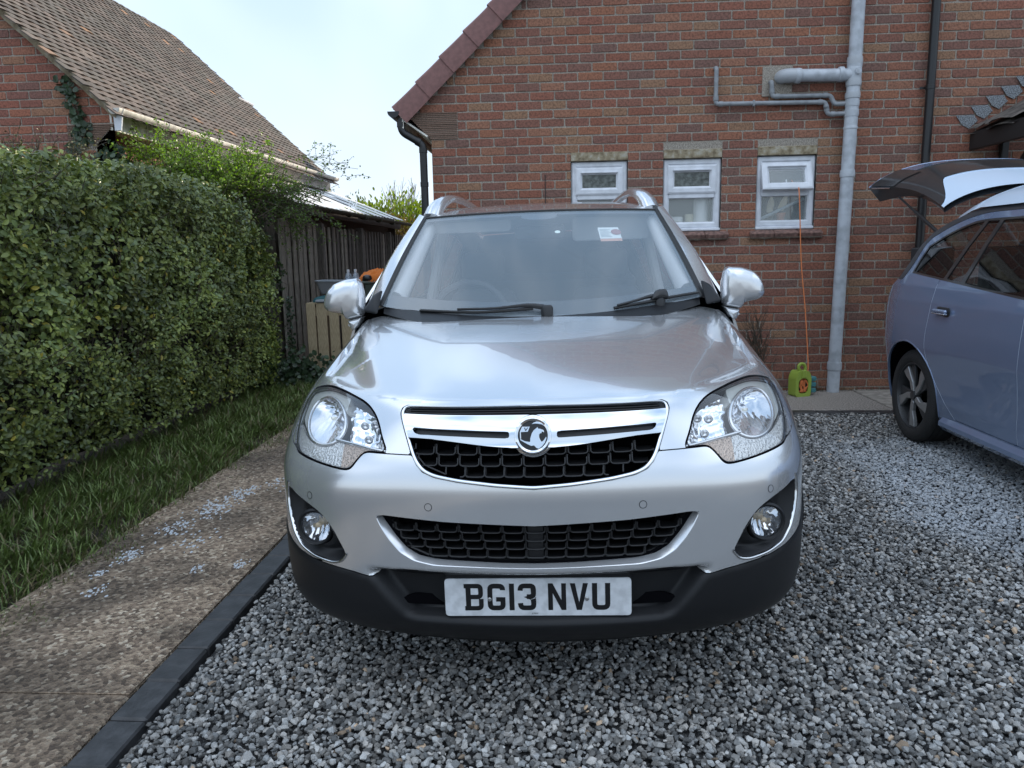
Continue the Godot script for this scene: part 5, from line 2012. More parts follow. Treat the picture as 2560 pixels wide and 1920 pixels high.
var SH := {}


func bspline(t: float) -> Array:
	var s := 1.0 - t
	return [s * s * s / 6.0, (3.0 * t * t * t - 6.0 * t * t + 4.0) / 6.0, (-3.0 * t * t * t + 3.0 * t * t + 3.0 * t + 1.0) / 6.0, t * t * t / 6.0]


func net_at(r: int, c: int) -> Vector3:
	if r < 0:
		return 2.0 * net_at(0, c) - net_at(1, c)
	if r >= NET_ROWS:
		return 2.0 * net_at(NET_ROWS - 1, c) - net_at(NET_ROWS - 2, c)
	if c < 0:
		var q: Vector3 = NET[r][-c]
		return Vector3(-q.x, q.y, q.z)
	if c >= NET_COLS:
		return 2.0 * NET[r][NET_COLS - 1] - NET[r][NET_COLS - 2]
	return NET[r][c]


# creases and folds pressed into the sheet metal
func pressed(p: Vector3) -> Vector3:
	var ax := absf(p.x)
	var wh := smoothstep(0.895, 0.93, p.y) if ax < 0.75 else 0.0
	if wh > 0.0 and p.z < -0.1:
		var xc := 0.40 + (-p.z - 0.12) * 0.315
		if p.z < -0.64:
			xc = 0.572 + (-p.z - 0.644) * 0.315
		var up := 0.019 * smoothstep(-0.12, -0.32, p.z)
		var d := ax - xc
		p.y -= wh * up * smoothstep(-0.006, 0.085, d) * (1.0 - 0.75 * smoothstep(0.085, 0.26, d)) + wh * 0.004 * minf(ax, 0.4) / 0.4
	if p.y < 0.90:
		p.z -= 0.014 * minf(ax, 0.4) * (1.0 - wh)
	# black lower part: recess between the corners and the plate
	if p.y < 0.445 and ax < 0.62:
		var w := smoothstep(0.455, 0.395, ax + (p.y - 0.38) * -0.75) * smoothstep(0.442, 0.425, p.y) * smoothstep(0.285, 0.315, p.y)
		p.z -= 0.055 * w
	return p


func build_shell() -> void:
	var cs := [24, 24, 20, 16, 10, 8, 6, 6, 5]
	var rs := [5, 8, 11, 11, 10, 10, 10, 10, 10, 10, 10, 14, 18, 18, 12]
	var us := []
	for i in cs.size():
		for k in cs[i]:
			us.append([i, bspline(float(k) / cs[i])])
	us.append([cs.size() - 1, bspline(1.0)])
	var half := us.size()
	var nu := half * 2 - 1
	var rows := 0
	var P := PackedVector3Array()
	for j in rs.size() + 1:
		for k in (rs[j] if j < rs.size() else 1):
			var b := bspline(float(k) / rs[j] if j < rs.size() else 1.0)
			var jj := mini(j, rs.size() - 1)
			var ctl := []
			for c in range(-1, NET_COLS + 1):
				ctl.append(net_at(jj - 1, c) * b[0] + net_at(jj, c) * b[1] + net_at(jj + 1, c) * b[2] + net_at(jj + 2, c) * b[3])
			var row := PackedVector3Array()
			for u in us:
				var i: int = u[0]
				var a: Array = u[1]
				row.append(pressed(ctl[i] * a[0] + ctl[i + 1] * a[1] + ctl[i + 2] * a[2] + ctl[i + 3] * a[3]))
			for q in range(half - 1, 0, -1):
				P.append(Vector3(-row[q].x, row[q].y, row[q].z))
			row[0].x = 0.0
			P.append_array(row)
			rows += 1
	var N := PackedVector3Array()
	N.resize(P.size())
	for r in rows:
		for c in nu:
			var a := P[r * nu + mini(c + 1, nu - 1)] - P[r * nu + maxi(c - 1, 0)]
			var d := P[mini(r + 1, rows - 1) * nu + c] - P[maxi(r - 1, 0) * nu + c]
			N[r * nu + c] = a.cross(d).normalized()
	var T := {}
	for r in rows:
		for c in range(half - 1, nu):
			var q := P[r * nu + c]
			if q.z > -0.95:
				var key := int(q.x * 100.0) * 1000 + int(q.y * 100.0)
				if not T.has(key):
					T[key] = []
				T[key].append(r * nu + c)
	SH = {"nu": nu, "nr": rows, "P": P, "N": N, "table": T}


func poly_field(poly: PackedVector2Array) -> PackedFloat32Array:
	var P: PackedVector3Array = SH.P
	var F := PackedFloat32Array()
	F.resize(P.size())
	F.fill(-1.0)
	var lo := Vector2(9, 9)
	var hi := Vector2(-9, -9)
	for p in poly:
		lo = lo.min(p)
		hi = hi.max(p)
	lo -= Vector2(0.07, 0.07)
	hi += Vector2(0.07, 0.07)
	var m := poly.size()
	for i in P.size():
		var q := Vector2(absf(P[i].x), P[i].y)
		if q.x < lo.x or q.y < lo.y or q.x > hi.x or q.y > hi.y or P[i].z < -0.95:
			continue
		var best := 9.0
		var inside := false
		for k in m:
			var a := poly[k]
			var b := poly[(k + 1) % m]
			var ab := b - a
			var t := clampf((q - a).dot(ab) / ab.length_squared(), 0.0, 1.0)
			best = minf(best, (q - a - ab * t).length_squared())
			if (a.y > q.y) != (b.y > q.y) and q.x < a.x + (q.y - a.y) / (b.y - a.y) * (b.x - a.x):
				inside = not inside
		F[i] = sqrt(best) * (1.0 if inside else -1.0)
	return F


func field(f: Callable, G: Dictionary = {}) -> PackedFloat32Array:
	var P: PackedVector3Array = G.P if G else SH.P
	var F := PackedFloat32Array()
	F.resize(P.size())
	for i in P.size():
		F[i] = f.call(P[i], i)
	return F


# the part of the shell where F > 0, pushed out by «off», its cut edges turned in by «skirt»
func panel(F: PackedFloat32Array, off: Variant, skirt: float, renorm := false, G: Dictionary = {}) -> MB:
	if G.is_empty():
		G = SH
	var P: PackedVector3Array = G.P
	var N: PackedVector3Array = G.N
	var nu: int = G.nu
	var b := MB.new()
	var arr := off is PackedFloat32Array
	var id := PackedInt32Array()
	id.resize(P.size())
	id.fill(-1)
	var pos := func(i: int) -> Vector3: return P[i] + N[i] * (off[i] if arr else off)
	var cuts := []
	for r in int(G.nr) - 1:
		for c in nu - 1:
			var i0 := r * nu + c
			var q := [i0, i0 + 1, i0 + nu + 1, i0 + nu]
			if F[q[0]] <= 0 and F[q[1]] <= 0 and F[q[2]] <= 0 and F[q[3]] <= 0:
				continue
			for t in 2:
				var tri: Array = [q[0], q[1], q[2]] if t == 0 else [q[0], q[2], q[3]]
				var inn := 0
				for k: int in tri:
					if F[k] > 0:
						inn += 1
				if inn == 0:
					continue
				var out := PackedInt32Array()
				var cut := []
				for k in 3:
					var a: int = tri[k]
					var d: int = tri[(k + 1) % 3]
					if F[a] > 0:
						if id[a] < 0:
							id[a] = b.vert(pos.call(a), N[a], Vector2(P[a].x, P[a].y))
						out.append(id[a])
					if (F[a] > 0) != (F[d] > 0):
						var w := F[a] / (F[a] - F[d])
						var pv: Vector3 = pos.call(a)
						var dv: Vector3 = pos.call(d)
						var nv := b.vert(pv.lerp(dv, w), N[a].lerp(N[d], w).normalized(), Vector2(pv.x, pv.y))
						out.append(nv)
						cut.append(nv)
				for k in range(1, out.size() - 1):
					b.tri(out[0], out[k], out[k + 1])
				if cut.size() == 2 and skirt != 0.0:
					var ins: int = tri[0]
					for k: int in tri:
						if F[k] > 0:
							ins = k
					cuts.append([cut[0], cut[1], pos.call(ins)])
	if renorm:
		var acc := PackedVector3Array()
		acc.resize(b.v.size())
		for k in range(0, b.ix.size(), 3):
			var x := b.v[b.ix[k]]
			var nn := (b.v[b.ix[k + 2]] - x).cross(b.v[b.ix[k + 1]] - x)
			for e in 3:
				acc[b.ix[k + e]] += nn
		for k in acc.size():
			if acc[k].length() > 1e-12:
				b.n[k] = acc[k].normalized()
	for e in cuts:
		var p := b.v[e[0]]
		var s := b.v[e[1]]
		var np := b.n[e[0]]
		var ns := b.n[e[1]]
		b.face([p, s, s - ns * skirt, p - np * skirt], (p + s) * 0.5 - e[2])
	return b


# the point of the front shell that lies at (x, y) seen from the front: [point, normal]
func on_shell(x: float, y: float) -> Array:
	var P: PackedVector3Array = SH.P
	var s := signf(x) if x != 0.0 else 1.0
	var ax := absf(x)
	var T: Dictionary = SH.table
	var cx := int(ax * 100.0)
	var cy := int(y * 100.0)
	var best := -1
	var bd := 9.0
	var reach := 1
	while best < 0 and reach < 8:
		for i in range(cx - reach, cx + reach + 1):
			for j in range(cy - reach, cy + reach + 1):
				for k: int in T.get(i * 1000 + j, []):
					var q := P[k]
					var d := (q.x - ax) * (q.x - ax) + (q.y - y) * (q.y - y)
					if d < bd:
						bd = d
						best = k
		reach += 2
	var p := P[best]
	var nn: Vector3 = SH.N[best]
	# slide in the tangent plane to the exact place
	var dz := -((ax - p.x) * nn.x + (y - p.y) * nn.y) / maxf(nn.z, 0.15)
	p = Vector3(ax, y, p.z + dz)
	return [Vector3(p.x * s, p.y, p.z), Vector3(nn.x * s, nn.y, nn.z)]


# a moulding that follows an outline on the shell; «prof» lists [inward distance, height above the shell]
func ribbon(pts: Array, closed: bool, prof: Array, s := 1.0, thin := false, step := 0.006) -> MB:
	var line := PackedVector2Array()
	var m := pts.size()
	for i in (m if closed else m - 1):
		var a: Vector2 = pts[i]
		var d: Vector2 = pts[(i + 1) % m]
		var n := maxi(1, roundi(a.distance_to(d) / step))
		for k in n:
			line.append(a.lerp(d, float(k) / n))
	if not closed:
		line.append(pts[-1])
	# ease the corners
	for r in 3:
		var old := line.duplicate()
		var c := line.size()
		for i in c:
			if closed or (i > 0 and i < c - 1):
				line[i] = old[i] * 0.5 + (old[(i + c - 1) % c] + old[(i + 1) % c]) * 0.25
	var c2 := line.size()
	var cw := Geometry2D.is_polygon_clockwise(line)
	var rows := []
	for q in prof:
		var row := PackedVector3Array()
		for i in c2:
			var t := (line[(i + 1) % c2] - line[(i + c2 - 1) % c2]) if closed else (line[mini(i + 1, c2 - 1)] - line[maxi(i - 1, 0)])
			t = t.normalized()
			var inn := Vector2(-t.y, t.x) * (-1.0 if cw else 1.0)
			var w: Vector2 = line[i] + inn * q[0] * (lerpf(1.0, 0.3, smoothstep(0.868, 0.884, line[i].y)) if thin else 1.0)
			var e := on_shell(w.x * s, w.y)
			row.append(e[0] + e[1] * q[1])
		rows.append(eased(row, closed, 4))
	var b := MB.new()
	var ce: Vector3 = on_shell((pts[0].x + pts[m / 2].x) * 0.5 * s, (pts[0].y + pts[m / 2].y) * 0.5)[0]
	b.grid(rows, ce + Vector3(0, 0, -4.0), closed)
	return b


func eased(row: PackedVector3Array, closed: bool, times: int) -> PackedVector3Array:
	var c := row.size()
	for r in times:
		var old := row.duplicate()
		for i in c:
			if closed or (i > 0 and i < c - 1):
				row[i] = old[i] * 0.5 + (old[(i + c - 1) % c] + old[(i + 1) % c]) * 0.25
	return row


# a sloping rim between an outer and an inner outline on the shell
func rim_between(outer: Array, inner: Array, steps: Array) -> MB:
	var O := PackedVector2Array()
	var m := outer.size()
	for i in m:
		var a: Vector2 = outer[i]
		var d: Vector2 = outer[(i + 1) % m]
		var n := maxi(1, roundi(a.distance_to(d) / 0.006))
		for k in n:
			O.append(a.lerp(d, float(k) / n))
	var rows := []
	var I := PackedVector2Array()
	for p in O:
		var best := Vector2(9, 9)
		for k in inner.size():
			var q := Geometry2D.get_closest_point_to_segment(p, inner[k], inner[(k + 1) % inner.size()])
			if q.distance_to(p) < best.distance_to(p):
				best = q
		I.append(best)
	for st in steps:
		var row := PackedVector3Array()
		for i in O.size():
			var w: Vector2 = O[i].lerp(I[i], st[0])
			var e := on_shell(w.x, w.y)
			row.append(e[0] + Vector3(0, 0, st[1]))
		rows.append(eased(row, true, 5))
	var b := MB.new()
	b.grid(rows, Vector3(0, 0.55, -4.0), true)
	return b


func whole(half: Array) -> Array:
	# the half outline listed from the middle bottom to the middle top, closed with its mirror image
	var o := []
	for p: Vector2 in half:
		if p.x >= 0.0:
			o.append(p)
	for i in range(o.size() - 2, 0, -1):
		o.append(Vector2(-o[i].x, o[i].y))
	return o


func shell_path(pts: Array, off: float, n: int) -> PackedVector3Array:
	var c := curve(pts.map(func(q): return Vector3(q.x, q.y, 0)), n)
	var out := PackedVector3Array()
	for p in c:
		var e := on_shell(p.x, p.y)
		out.append(e[0] + e[1] * off)
	return out


# a flank as a sheet that panels are cut from: fx(y, z) is the distance from the middle line, s the side
func flank(fx: Callable, s: float, z0: float, z1: float, nz: int, y0: float, y1: float, ny: int) -> Dictionary:
	var P := PackedVector3Array()
	for j in ny + 1:
		var y := lerpf(y0, y1, float(j) / ny)
		for i in nz + 1:
			var t := float(i) / nz
			var z := lerpf(z1, z0, t) if s > 0 else lerpf(z0, z1, t)
			P.append(Vector3(fx.call(y, z) * s, y, z))
	var N := PackedVector3Array()
	N.resize(P.size())
	var nu := nz + 1
	for r in ny + 1:
		for c in nu:
			var a := P[r * nu + mini(c + 1, nu - 1)] - P[r * nu + maxi(c - 1, 0)]
			var d := P[mini(r + 1, ny) * nu + c] - P[maxi(r - 1, 0) * nu + c]
			N[r * nu + c] = a.cross(d).normalized()
	return {"P": P, "N": N, "nu": nu, "nr": ny + 1}


# rounds an outline by cutting its corners twice
func chaikin(pts: Array, times: int) -> Array:
	var o := pts
	for r in times:
		var q := []
		for i in o.size():
			var a: Vector2 = o[i]
			var b: Vector2 = o[(i + 1) % o.size()]
			q.append(a.lerp(b, 0.25))
			q.append(a.lerp(b, 0.75))
		o = q
	return o


func mirrored(pts: PackedVector2Array) -> PackedVector2Array:
	var o := PackedVector2Array()
	for p in pts:
		o.append(Vector2(-p.x, p.y))
	o.reverse()
	return o


func car_materials() -> void:
	var si := mat("silver_paint", lin(0.74, 0.75, 0.765), 0.21, 0.70)
	si.clearcoat_enabled = true
	si.clearcoat = 1.0
	si.clearcoat_roughness = 0.02
	var flake := noise(0.35, 2, FastNoiseLite.TYPE_SIMPLEX_SMOOTH, 71)
	si.albedo_texture = ntex(flake, [[0.2, grey(0.95)], [0.8, grey(1.0)]], 256)
	si.uv1_triplanar = true
	si.uv1_scale = Vector3.ONE * 9.0
	mat("chrome", lin(0.74, 0.76, 0.79), 0.05, 1.0)
	mat("satin_chrome", lin(0.70, 0.71, 0.72), 0.22, 1.0)
	var rough := noise(0.25, 2, FastNoiseLite.TYPE_SIMPLEX_SMOOTH, 72)
	var tr := mat("trim_plastic", lin(0.014, 0.0145, 0.016), 0.42)
	tr.metallic_specular = 0.36
	tr.normal_enabled = true
	tr.normal_texture = ntex(rough, [], 256, 0.8)
	tr.uv1_triplanar = true
	tr.uv1_scale = Vector3.ONE * 12.0
	mat("gap", lin(0.004, 0.004, 0.005), 0.9).metallic_specular = 0.08
	mat("mesh_plastic", lin(0.012, 0.012, 0.013), 0.42)
	var le := mat("lamp_lens", Color(0.95, 0.97, 1.0, 0.05), 0.02)
	le.transparency = BaseMaterial3D.TRANSPARENCY_ALPHA
	mat("lamp_house", lin(0.52, 0.54, 0.51), 0.3, 0.25)
	var fa := mat("lamp_facets", lin(0.85, 0.86, 0.88), 0.05, 1.0)
	fa.normal_enabled = true
	var fc := noise(0.028, 1, FastNoiseLite.TYPE_CELLULAR, 73)
	fc.cellular_return_type = FastNoiseLite.RETURN_DISTANCE
	fa.normal_texture = ntex(fc, [], 256, 3.0)
	fa.uv1_triplanar = true
	fa.uv1_scale = Vector3(6, 3, 6)
	var rb := noise(0.10, 1, FastNoiseLite.TYPE_CELLULAR, 74)
	rb.cellular_return_type = FastNoiseLite.RETURN_DISTANCE
	for e in [["indicator_clear", lin(0.62, 0.62, 0.60)], ["indicator_amber", lin(0.48, 0.37, 0.29)]]:
		var m := mat(e[0], e[1], 0.10, 0.55)
		m.normal_enabled = true
		m.normal_texture = ntex(rb, [], 256, 9.0)
		m.uv1_triplanar = true
		m.uv1_scale = Vector3(6, 14, 6)
	mat("bulb_glass", lin(0.75, 0.73, 0.60), 0.1)
	mat("amber_bulb", lin(0.62, 0.48, 0.30), 0.15)
	var ws := mat("windscreen_glass", Color(0.86, 0.93, 0.97, 0.17), 0.02)  # pale film in the colour: misted glass plus painted-in brightness of reflected sky
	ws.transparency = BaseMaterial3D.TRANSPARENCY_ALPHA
	var cg := mat("car_glass", Color(0.35, 0.40, 0.42, 0.35), 0.02)
	cg.transparency = BaseMaterial3D.TRANSPARENCY_ALPHA
	var pg := mat("privacy_glass", Color(0.04, 0.045, 0.05, 0.72), 0.02)
	pg.transparency = BaseMaterial3D.TRANSPARENCY_ALPHA
	mat("frit", lin(0.012, 0.012, 0.014), 0.12)
	mat("rubber", lin(0.016, 0.016, 0.016), 0.55)
	nmat("tyre", lin(0.030, 0.029, 0.028), 0.75, noise(0.08, 3), [[0.3, grey(0.7)], [0.8, grey(1.3)]], 4.0, 4.0)
	mat("alloy", lin(0.36, 0.36, 0.355), 0.36, 0.6)
	mat("dark_alloy", lin(0.055, 0.056, 0.058), 0.4, 0.3)
	mat("cabin_dark", lin(0.022, 0.022, 0.024), 0.7)
	mat("cabin_grey", lin(0.10, 0.10, 0.105), 0.8)
	mat("cabin_light", lin(0.55, 0.56, 0.56), 0.8)
	nmat("plate_white", lin(0.66, 0.68, 0.70), 0.35, noise(0.01, 4), [[0.2, grey(0.9)], [0.7, grey(1.0)]], 4.0)
	mat("plate_black", lin(0.008, 0.008, 0.009), 0.35)


const HLP := [Vector2(0.410, 0.7675), Vector2(0.432, 0.806), Vector2(0.447, 0.842), Vector2(0.470, 0.866), Vector2(0.505, 0.8815), Vector2(0.560, 0.889), Vector2(0.62, 0.894), Vector2(0.70, 0.893), Vector2(0.778, 0.868), Vector2(0.800, 0.846), Vector2(0.792, 0.81), Vector2(0.768, 0.768), Vector2(0.737, 0.735), Vector2(0.70, 0.731), Vector2(0.64, 0.726), Vector2(0.585, 0.7215), Vector2(0.537, 0.718), Vector2(0.520, 0.724), Vector2(0.504, 0.745), Vector2(0.486, 0.764), Vector2(0.472, 0.7685), Vector2(0.45, 0.7695)]
const UGP := [Vector2(-0.15, 0.682), Vector2(0.0, 0.682), Vector2(0.104, 0.689), Vector2(0.207, 0.700), Vector2(0.272, 0.711), Vector2(0.305, 0.724), Vector2(0.323, 0.742), Vector2(0.335, 0.762), Vector2(0.370, 0.846), Vector2(0.378, 0.868), Vector2(0.375, 0.880), Vector2(0.362, 0.8865), Vector2(0.0, 0.8905), Vector2(-0.15, 0.8905)]
const LGP := [Vector2(-0.15, 0.470), Vector2(0.0, 0.470), Vector2(0.10, 0.4715), Vector2(0.181, 0.475), Vector2(0.269, 0.479), Vector2(0.322, 0.487), Vector2(0.358, 0.508), Vector2(0.391, 0.546), Vector2(0.411, 0.575), Vector2(0.428, 0.596), Vector2(0.405, 0.5965), Vector2(0.25, 0.588), Vector2(0.0, 0.579), Vector2(-0.15, 0.579)]
const LGO := [Vector2(-0.15, 0.4605), Vector2(0.0, 0.4605), Vector2(0.10, 0.4615), Vector2(0.181, 0.4625), Vector2(0.285, 0.463), Vector2(0.342, 0.474), Vector2(0.380, 0.496), Vector2(0.410, 0.530), Vector2(0.431, 0.562), Vector2(0.448, 0.599), Vector2(0.42, 0.602), Vector2(0.25, 0.591), Vector2(0.0, 0.582), Vector2(-0.15, 0.582)]
const FGP := [Vector2(0.757, 0.638), Vector2(0.711, 0.620), Vector2(0.662, 0.604), Vector2(0.625, 0.586), Vector2(0.600, 0.563), Vector2(0.581, 0.538), Vector2(0.559, 0.498), Vector2(0.546, 0.474), Vector2(0.563, 0.450), Vector2(0.595, 0.443), Vector2(0.655, 0.449), Vector2(0.705, 0.464), Vector2(0.738, 0.497), Vector2(0.756, 0.545), Vector2(0.764, 0.600)]
const EDGE := [Vector2(0.0, 0.437), Vector2(0.175, 0.441), Vector2(0.272, 0.444), Vector2(0.331, 0.4465), Vector2(0.379, 0.4465), Vector2(0.411, 0.441), Vector2(0.437, 0.430), Vector2(0.455, 0.418), Vector2(0.470, 0.4145), Vector2(0.522, 0.424), Vector2(0.577, 0.430), Vector2(0.65, 0.4365), Vector2(0.72, 0.450), Vector2(0.783, 0.472), Vector2(0.82, 0.498), Vector2(0.845, 0.53), Vector2(0.9, 0.60)]


func along(pts: Array, x: float) -> float:
	for i in pts.size() - 1:
		if x <= pts[i + 1].x:
			return lerpf(pts[i].y, pts[i + 1].y, (x - pts[i].x) / (pts[i + 1].x - pts[i].x))
	return pts[-1].y


func silver_car() -> void:
	build_shell()
	var car := thing("silver_car", "silver SUV parked nose to the camera on the gravel in front of the brick house", "car", Vector3(-0.055, 0, -1.923))
	car.rotation.z = 0.0148
	var HL := poly_field(PackedVector2Array(chaikin(HLP, 2)))
	var UG := poly_field(PackedVector2Array(UGP))
	var LI := poly_field(PackedVector2Array(LGP))
	var LO := poly_field(PackedVector2Array(LGO))
	var FG := poly_field(PackedVector2Array(chaikin(FGP, 2)))
	var arch := field(func(p: Vector3, i: int) -> float:
		return 9.0 if absf(p.x) < 0.6 else Vector2(p.z + 0.93, p.y - 0.36).length() - 0.395)
	var seam := field(func(p: Vector3, i: int) -> float:
		var ax := absf(p.x)
		var ys := 0.7665
		if ax > 0.6:
			ys = lerpf(0.737, 0.772, clampf((-p.z - 0.26) / 0.34, 0, 1)) if ax > 0.70 else 0.737
		return p.y - ys)
	var side := field(func(p: Vector3, i: int) -> float:
		var z := -p.z
		var xs := 0.786
		if z > 0.62:
			xs = lerpf(0.786, 0.808, clampf((z - 0.62) / 0.3, 0, 1)) - 0.02 * clampf((z - 1.05) / 0.35, 0, 1)
		return xs - absf(p.x))
	var rear := field(func(p: Vector3, i: int) -> float:
		var x2 := p.x * p.x
		return p.z - (-1.124 - 0.05 * x2 - 0.68 * x2 * x2))
	var edge := field(func(p: Vector3, i: int) -> float: return p.y - along(EDGE, absf(p.x)))
	var silver: Material = M.silver_paint
	# bumper cover
	var B := field(func(p: Vector3, i: int) -> float:
		return minf(minf(edge[i] - 0.0015, -seam[i] - 0.0015), minf(minf(-HL[i] - 0.0035, -UG[i] - 0.001), minf(minf(-LO[i], -FG[i] - 0.001), arch[i]))))
	var bump := obj("front_bumper", panel(B, 0.0, 0.012), silver, car)
	# sloping rim round the lower grille
	obj("lower_grille_rim", rim_between(whole(LGO), whole(LGP), [[-0.10, -0.001], [0.0, 0.0], [0.12, -0.003], [0.5, -0.015], [0.9, -0.029], [1.05, -0.036], [1.2, -0.055]]), silver, bump)
	# bonnet
	var H := field(func(p: Vector3, i: int) -> float:
		return minf(minf(seam[i] - 0.0015, side[i] - 0.0018), minf(minf(-HL[i] - 0.0035, -UG[i] - 0.0025), rear[i])))
	obj("bonnet", panel(H, 0.0, 0.014), silver, car)
	# wings
	for s: float in [-1.0, 1.0]:
		var W := field(func(p: Vector3, i: int) -> float:
			return minf(minf(seam[i] - 0.0015, -side[i] - 0.0018), minf(minf(-HL[i] - 0.0035, arch[i]), minf(p.x * s, p.z + 1.52))))
		obj("front_wing", panel(W, 0.0, 0.012), silver, car)
	# black lower part
	var foot := [Vector2(0.0, 0.0), Vector2(0.66, 0.0), Vector2(0.70, 0.205), Vector2(0.75, 0.245), Vector2(0.80, 0.305), Vector2(0.84, 0.375), Vector2(0.87, 0.46)]
	var L := field(func(p: Vector3, i: int) -> float: return minf(minf(-edge[i] - 0.001, arch[i]), p.y - along(foot, absf(p.x))))
	var loff := field(func(p: Vector3, i: int) -> float: return 0.004 * smoothstep(0.0, 0.01, -edge[i]))
	var low := obj("lower_bumper", panel(L, loff, 0.03, true), M.trim_plastic, car)
	var lip := MB.new()
	var lp := []
	for i in 33:
		var x := lerpf(-0.70, 0.70, i / 32.0)
		var e := on_shell(x, 0.225)
		lp.append(Vector3(x, 0.20 + 0.02 * pow(absf(x) / 0.8, 2.0), e[0].z - 0.025))
	var lr := []
	for q in [[0.03, 0.018], [0.018, 0.012], [0.020, -0.012], [-0.10, -0.028]]:
		var row := PackedVector3Array()
		for p: Vector3 in lp:
			row.append(p + Vector3(0, q[0] if q[1] > 0.0 else q[1], q[1] if q[0] > 0.0 else q[0]))
		lr.append(row)
	lip.grid(lr, Vector3(0, 0.6, -0.6))
	obj("chin_spoiler", lip, M.trim_plastic, low)
	for s: float in [-1.0, 1.0]:
		# flat near-black piece paints in the shade of a slot beside the plate
		var sl := MB.new()
		var sp := rounded(PackedVector2Array([Vector2(0.255, 0.318), Vector2(0.375, 0.324), Vector2(0.395, 0.338), Vector2(0.352, 0.354), Vector2(0.255, 0.354)]), 0.012)
		var e := on_shell(0.31 * s, 0.336)
		sl.extrude(sp if s > 0 else mirrored(sp), 0.01, at(Vector3(0, 0, e[0].z + 0.008)), 0.0)
		obj("air_slot_shade", sl, M.gap, low)
	# dark sheet behind all gaps, and the deep grille boxes
	var inner := field(func(p: Vector3, i: int) -> float: return minf(p.y - along(foot, absf(p.x)) - 0.005 if p.y < 0.5 else 9.0, minf(minf(-HL[i] + 0.006, -UG[i] + 0.01), minf(minf(-LI[i] + 0.004, -FG[i] + 0.006), minf(arch[i] + 0.01, rear[i] + 0.02)))))
	obj("inner_panel", panel(inner, -0.022, 0.06), M.gap, car)
	var deep := field(func(p: Vector3, i: int) -> float: return maxf(UG[i] + 0.008, LI[i] + 0.008))
	obj("radiator_screen", panel(deep, -0.075, 0.0), M.gap, car)
	upper_grille(car, UG)
	lower_grille(car, LI)
	for s: float in [-1.0, 1.0]:
		headlight(car, HL, s)
		foglight(car, FG, s)
	number_plate(car)
	for q: Vector2 in [Vector2(-0.291, 0.631), Vector2(0.291, 0.631), Vector2(-0.66, 0.631), Vector2(0.66, 0.631)]:
		var e := on_shell(q.x, q.y)
		var b := MB.new()
		var z: Vector3 = e[1]
		var xa := Vector3.UP.cross(z).normalized()
		var bs := Basis(xa, z, xa.cross(z))
		var flat := PackedVector3Array()
		for k in 24:
			flat.append(e[0] + bs * Vector3(cos(TAU * k / 24) * 0.0098, 0.0006, sin(TAU * k / 24) * 0.0098))
		b.face(flat, z)
		var sn := obj("parking_sensor", b, silver, bump)
		var r := MB.new()
		var ring := PackedVector3Array()
		for k in 25:
			var a := TAU * k / 24
			ring.append(e[0] + bs * Vector3(cos(a) * 0.0103, 0.0004, sin(a) * 0.0103))
		r.tube(ring, 0.0008, 5, false)
		obj("sensor_gap", r, M.gap, bump)
	cabin(car)
	body_sides(car)


func upper_grille(car: Node3D, UG: PackedFloat32Array) -> void:
	var g := holder("upper_grille", car)
	# chrome frame
	obj("chrome_frame", ribbon(whole(UGP), true, [[-0.001, -0.012], [-0.0008, 0.002], [0.001, 0.0055], [0.006, 0.0050], [0.0095, 0.002], [0.0105, -0.004], [0.0105, -0.03]], 1.0, true), M.chrome, g)
	# black band under the bonnet edge, with two ribs
	var bandf := field(func(p: Vector3, i: int) -> float: return minf(UG[i] - 0.002, p.y - 0.866 + 0.012 * clampf(0.1 - absf(p.x), 0, 0.1)))
	obj("top_band", panel(bandf, -0.012, 0.02), M.mesh_plastic, g)
	for y: float in [0.877, 0.8835]:
		var b := MB.new()
		b.tube(shell_path([Vector2(-0.355, y - 0.003), Vector2(0.0, y), Vector2(0.355, y - 0.003)], -0.009, 40), 0.0022, 6)
		obj("band_rib", b, M.mesh_plastic, g)
	# chrome wing bar with a dark slot each side
	var slot := poly_field(rounded(PackedVector2Array([Vector2(0.064, 0.8075), Vector2(0.315, 0.8155), Vector2(0.328, 0.8175), Vector2(0.336, 0.8320), Vector2(0.064, 0.8235)]), 0.006))
	var bar := field(func(p: Vector3, i: int) -> float:
		var ax := absf(p.x)
		var lower := 0.786 + 0.0215 * smoothstep(0.03, 0.34, ax)
		if ax < 0.06:
			lower = minf(lower, 0.786)
		return minf(minf(UG[i] - 0.007, 0.8665 - p.y), minf(p.y - lower, -slot[i])))
	var bo := field(func(p: Vector3, i: int) -> float:
		var t := clampf((p.y - 0.795) / 0.07, 0, 1)
		return 0.004 + 0.009 * sin(t * PI))
	obj("chrome_bar", panel(bar, bo, 0.012, true), M.chrome, g)
	var sf := field(func(p: Vector3, i: int) -> float: return slot[i] + 0.003)
	obj("bar_slot", panel(sf, -0.006, 0.0), M.mesh_plastic, g)
	cells(g, -0.33, 0.33, 0.0605, [[0.766, 0.026, 0.322], [0.738, 0.0265, 0.312], [0.7105, 0.0255, 0.285], [0.690, 0.02, 0.0]], func(x: float, y: float) -> bool: return grille_has(UGP, x, y, 0.010), func(x: float) -> float: return -0.006 * 0.0)
	badge(car)


func grille_has(poly: Array, x: float, y: float, margin: float) -> bool:
	var p := Vector2(absf(x), y)
	if not Geometry2D.is_point_in_polygon(p, PackedVector2Array(poly)):
		return false
	for i in poly.size():
		var q := Geometry2D.get_closest_point_to_segment(p, poly[i], poly[(i + 1) % poly.size()])
		if q.distance_to(p) < margin:
			return false
	return true


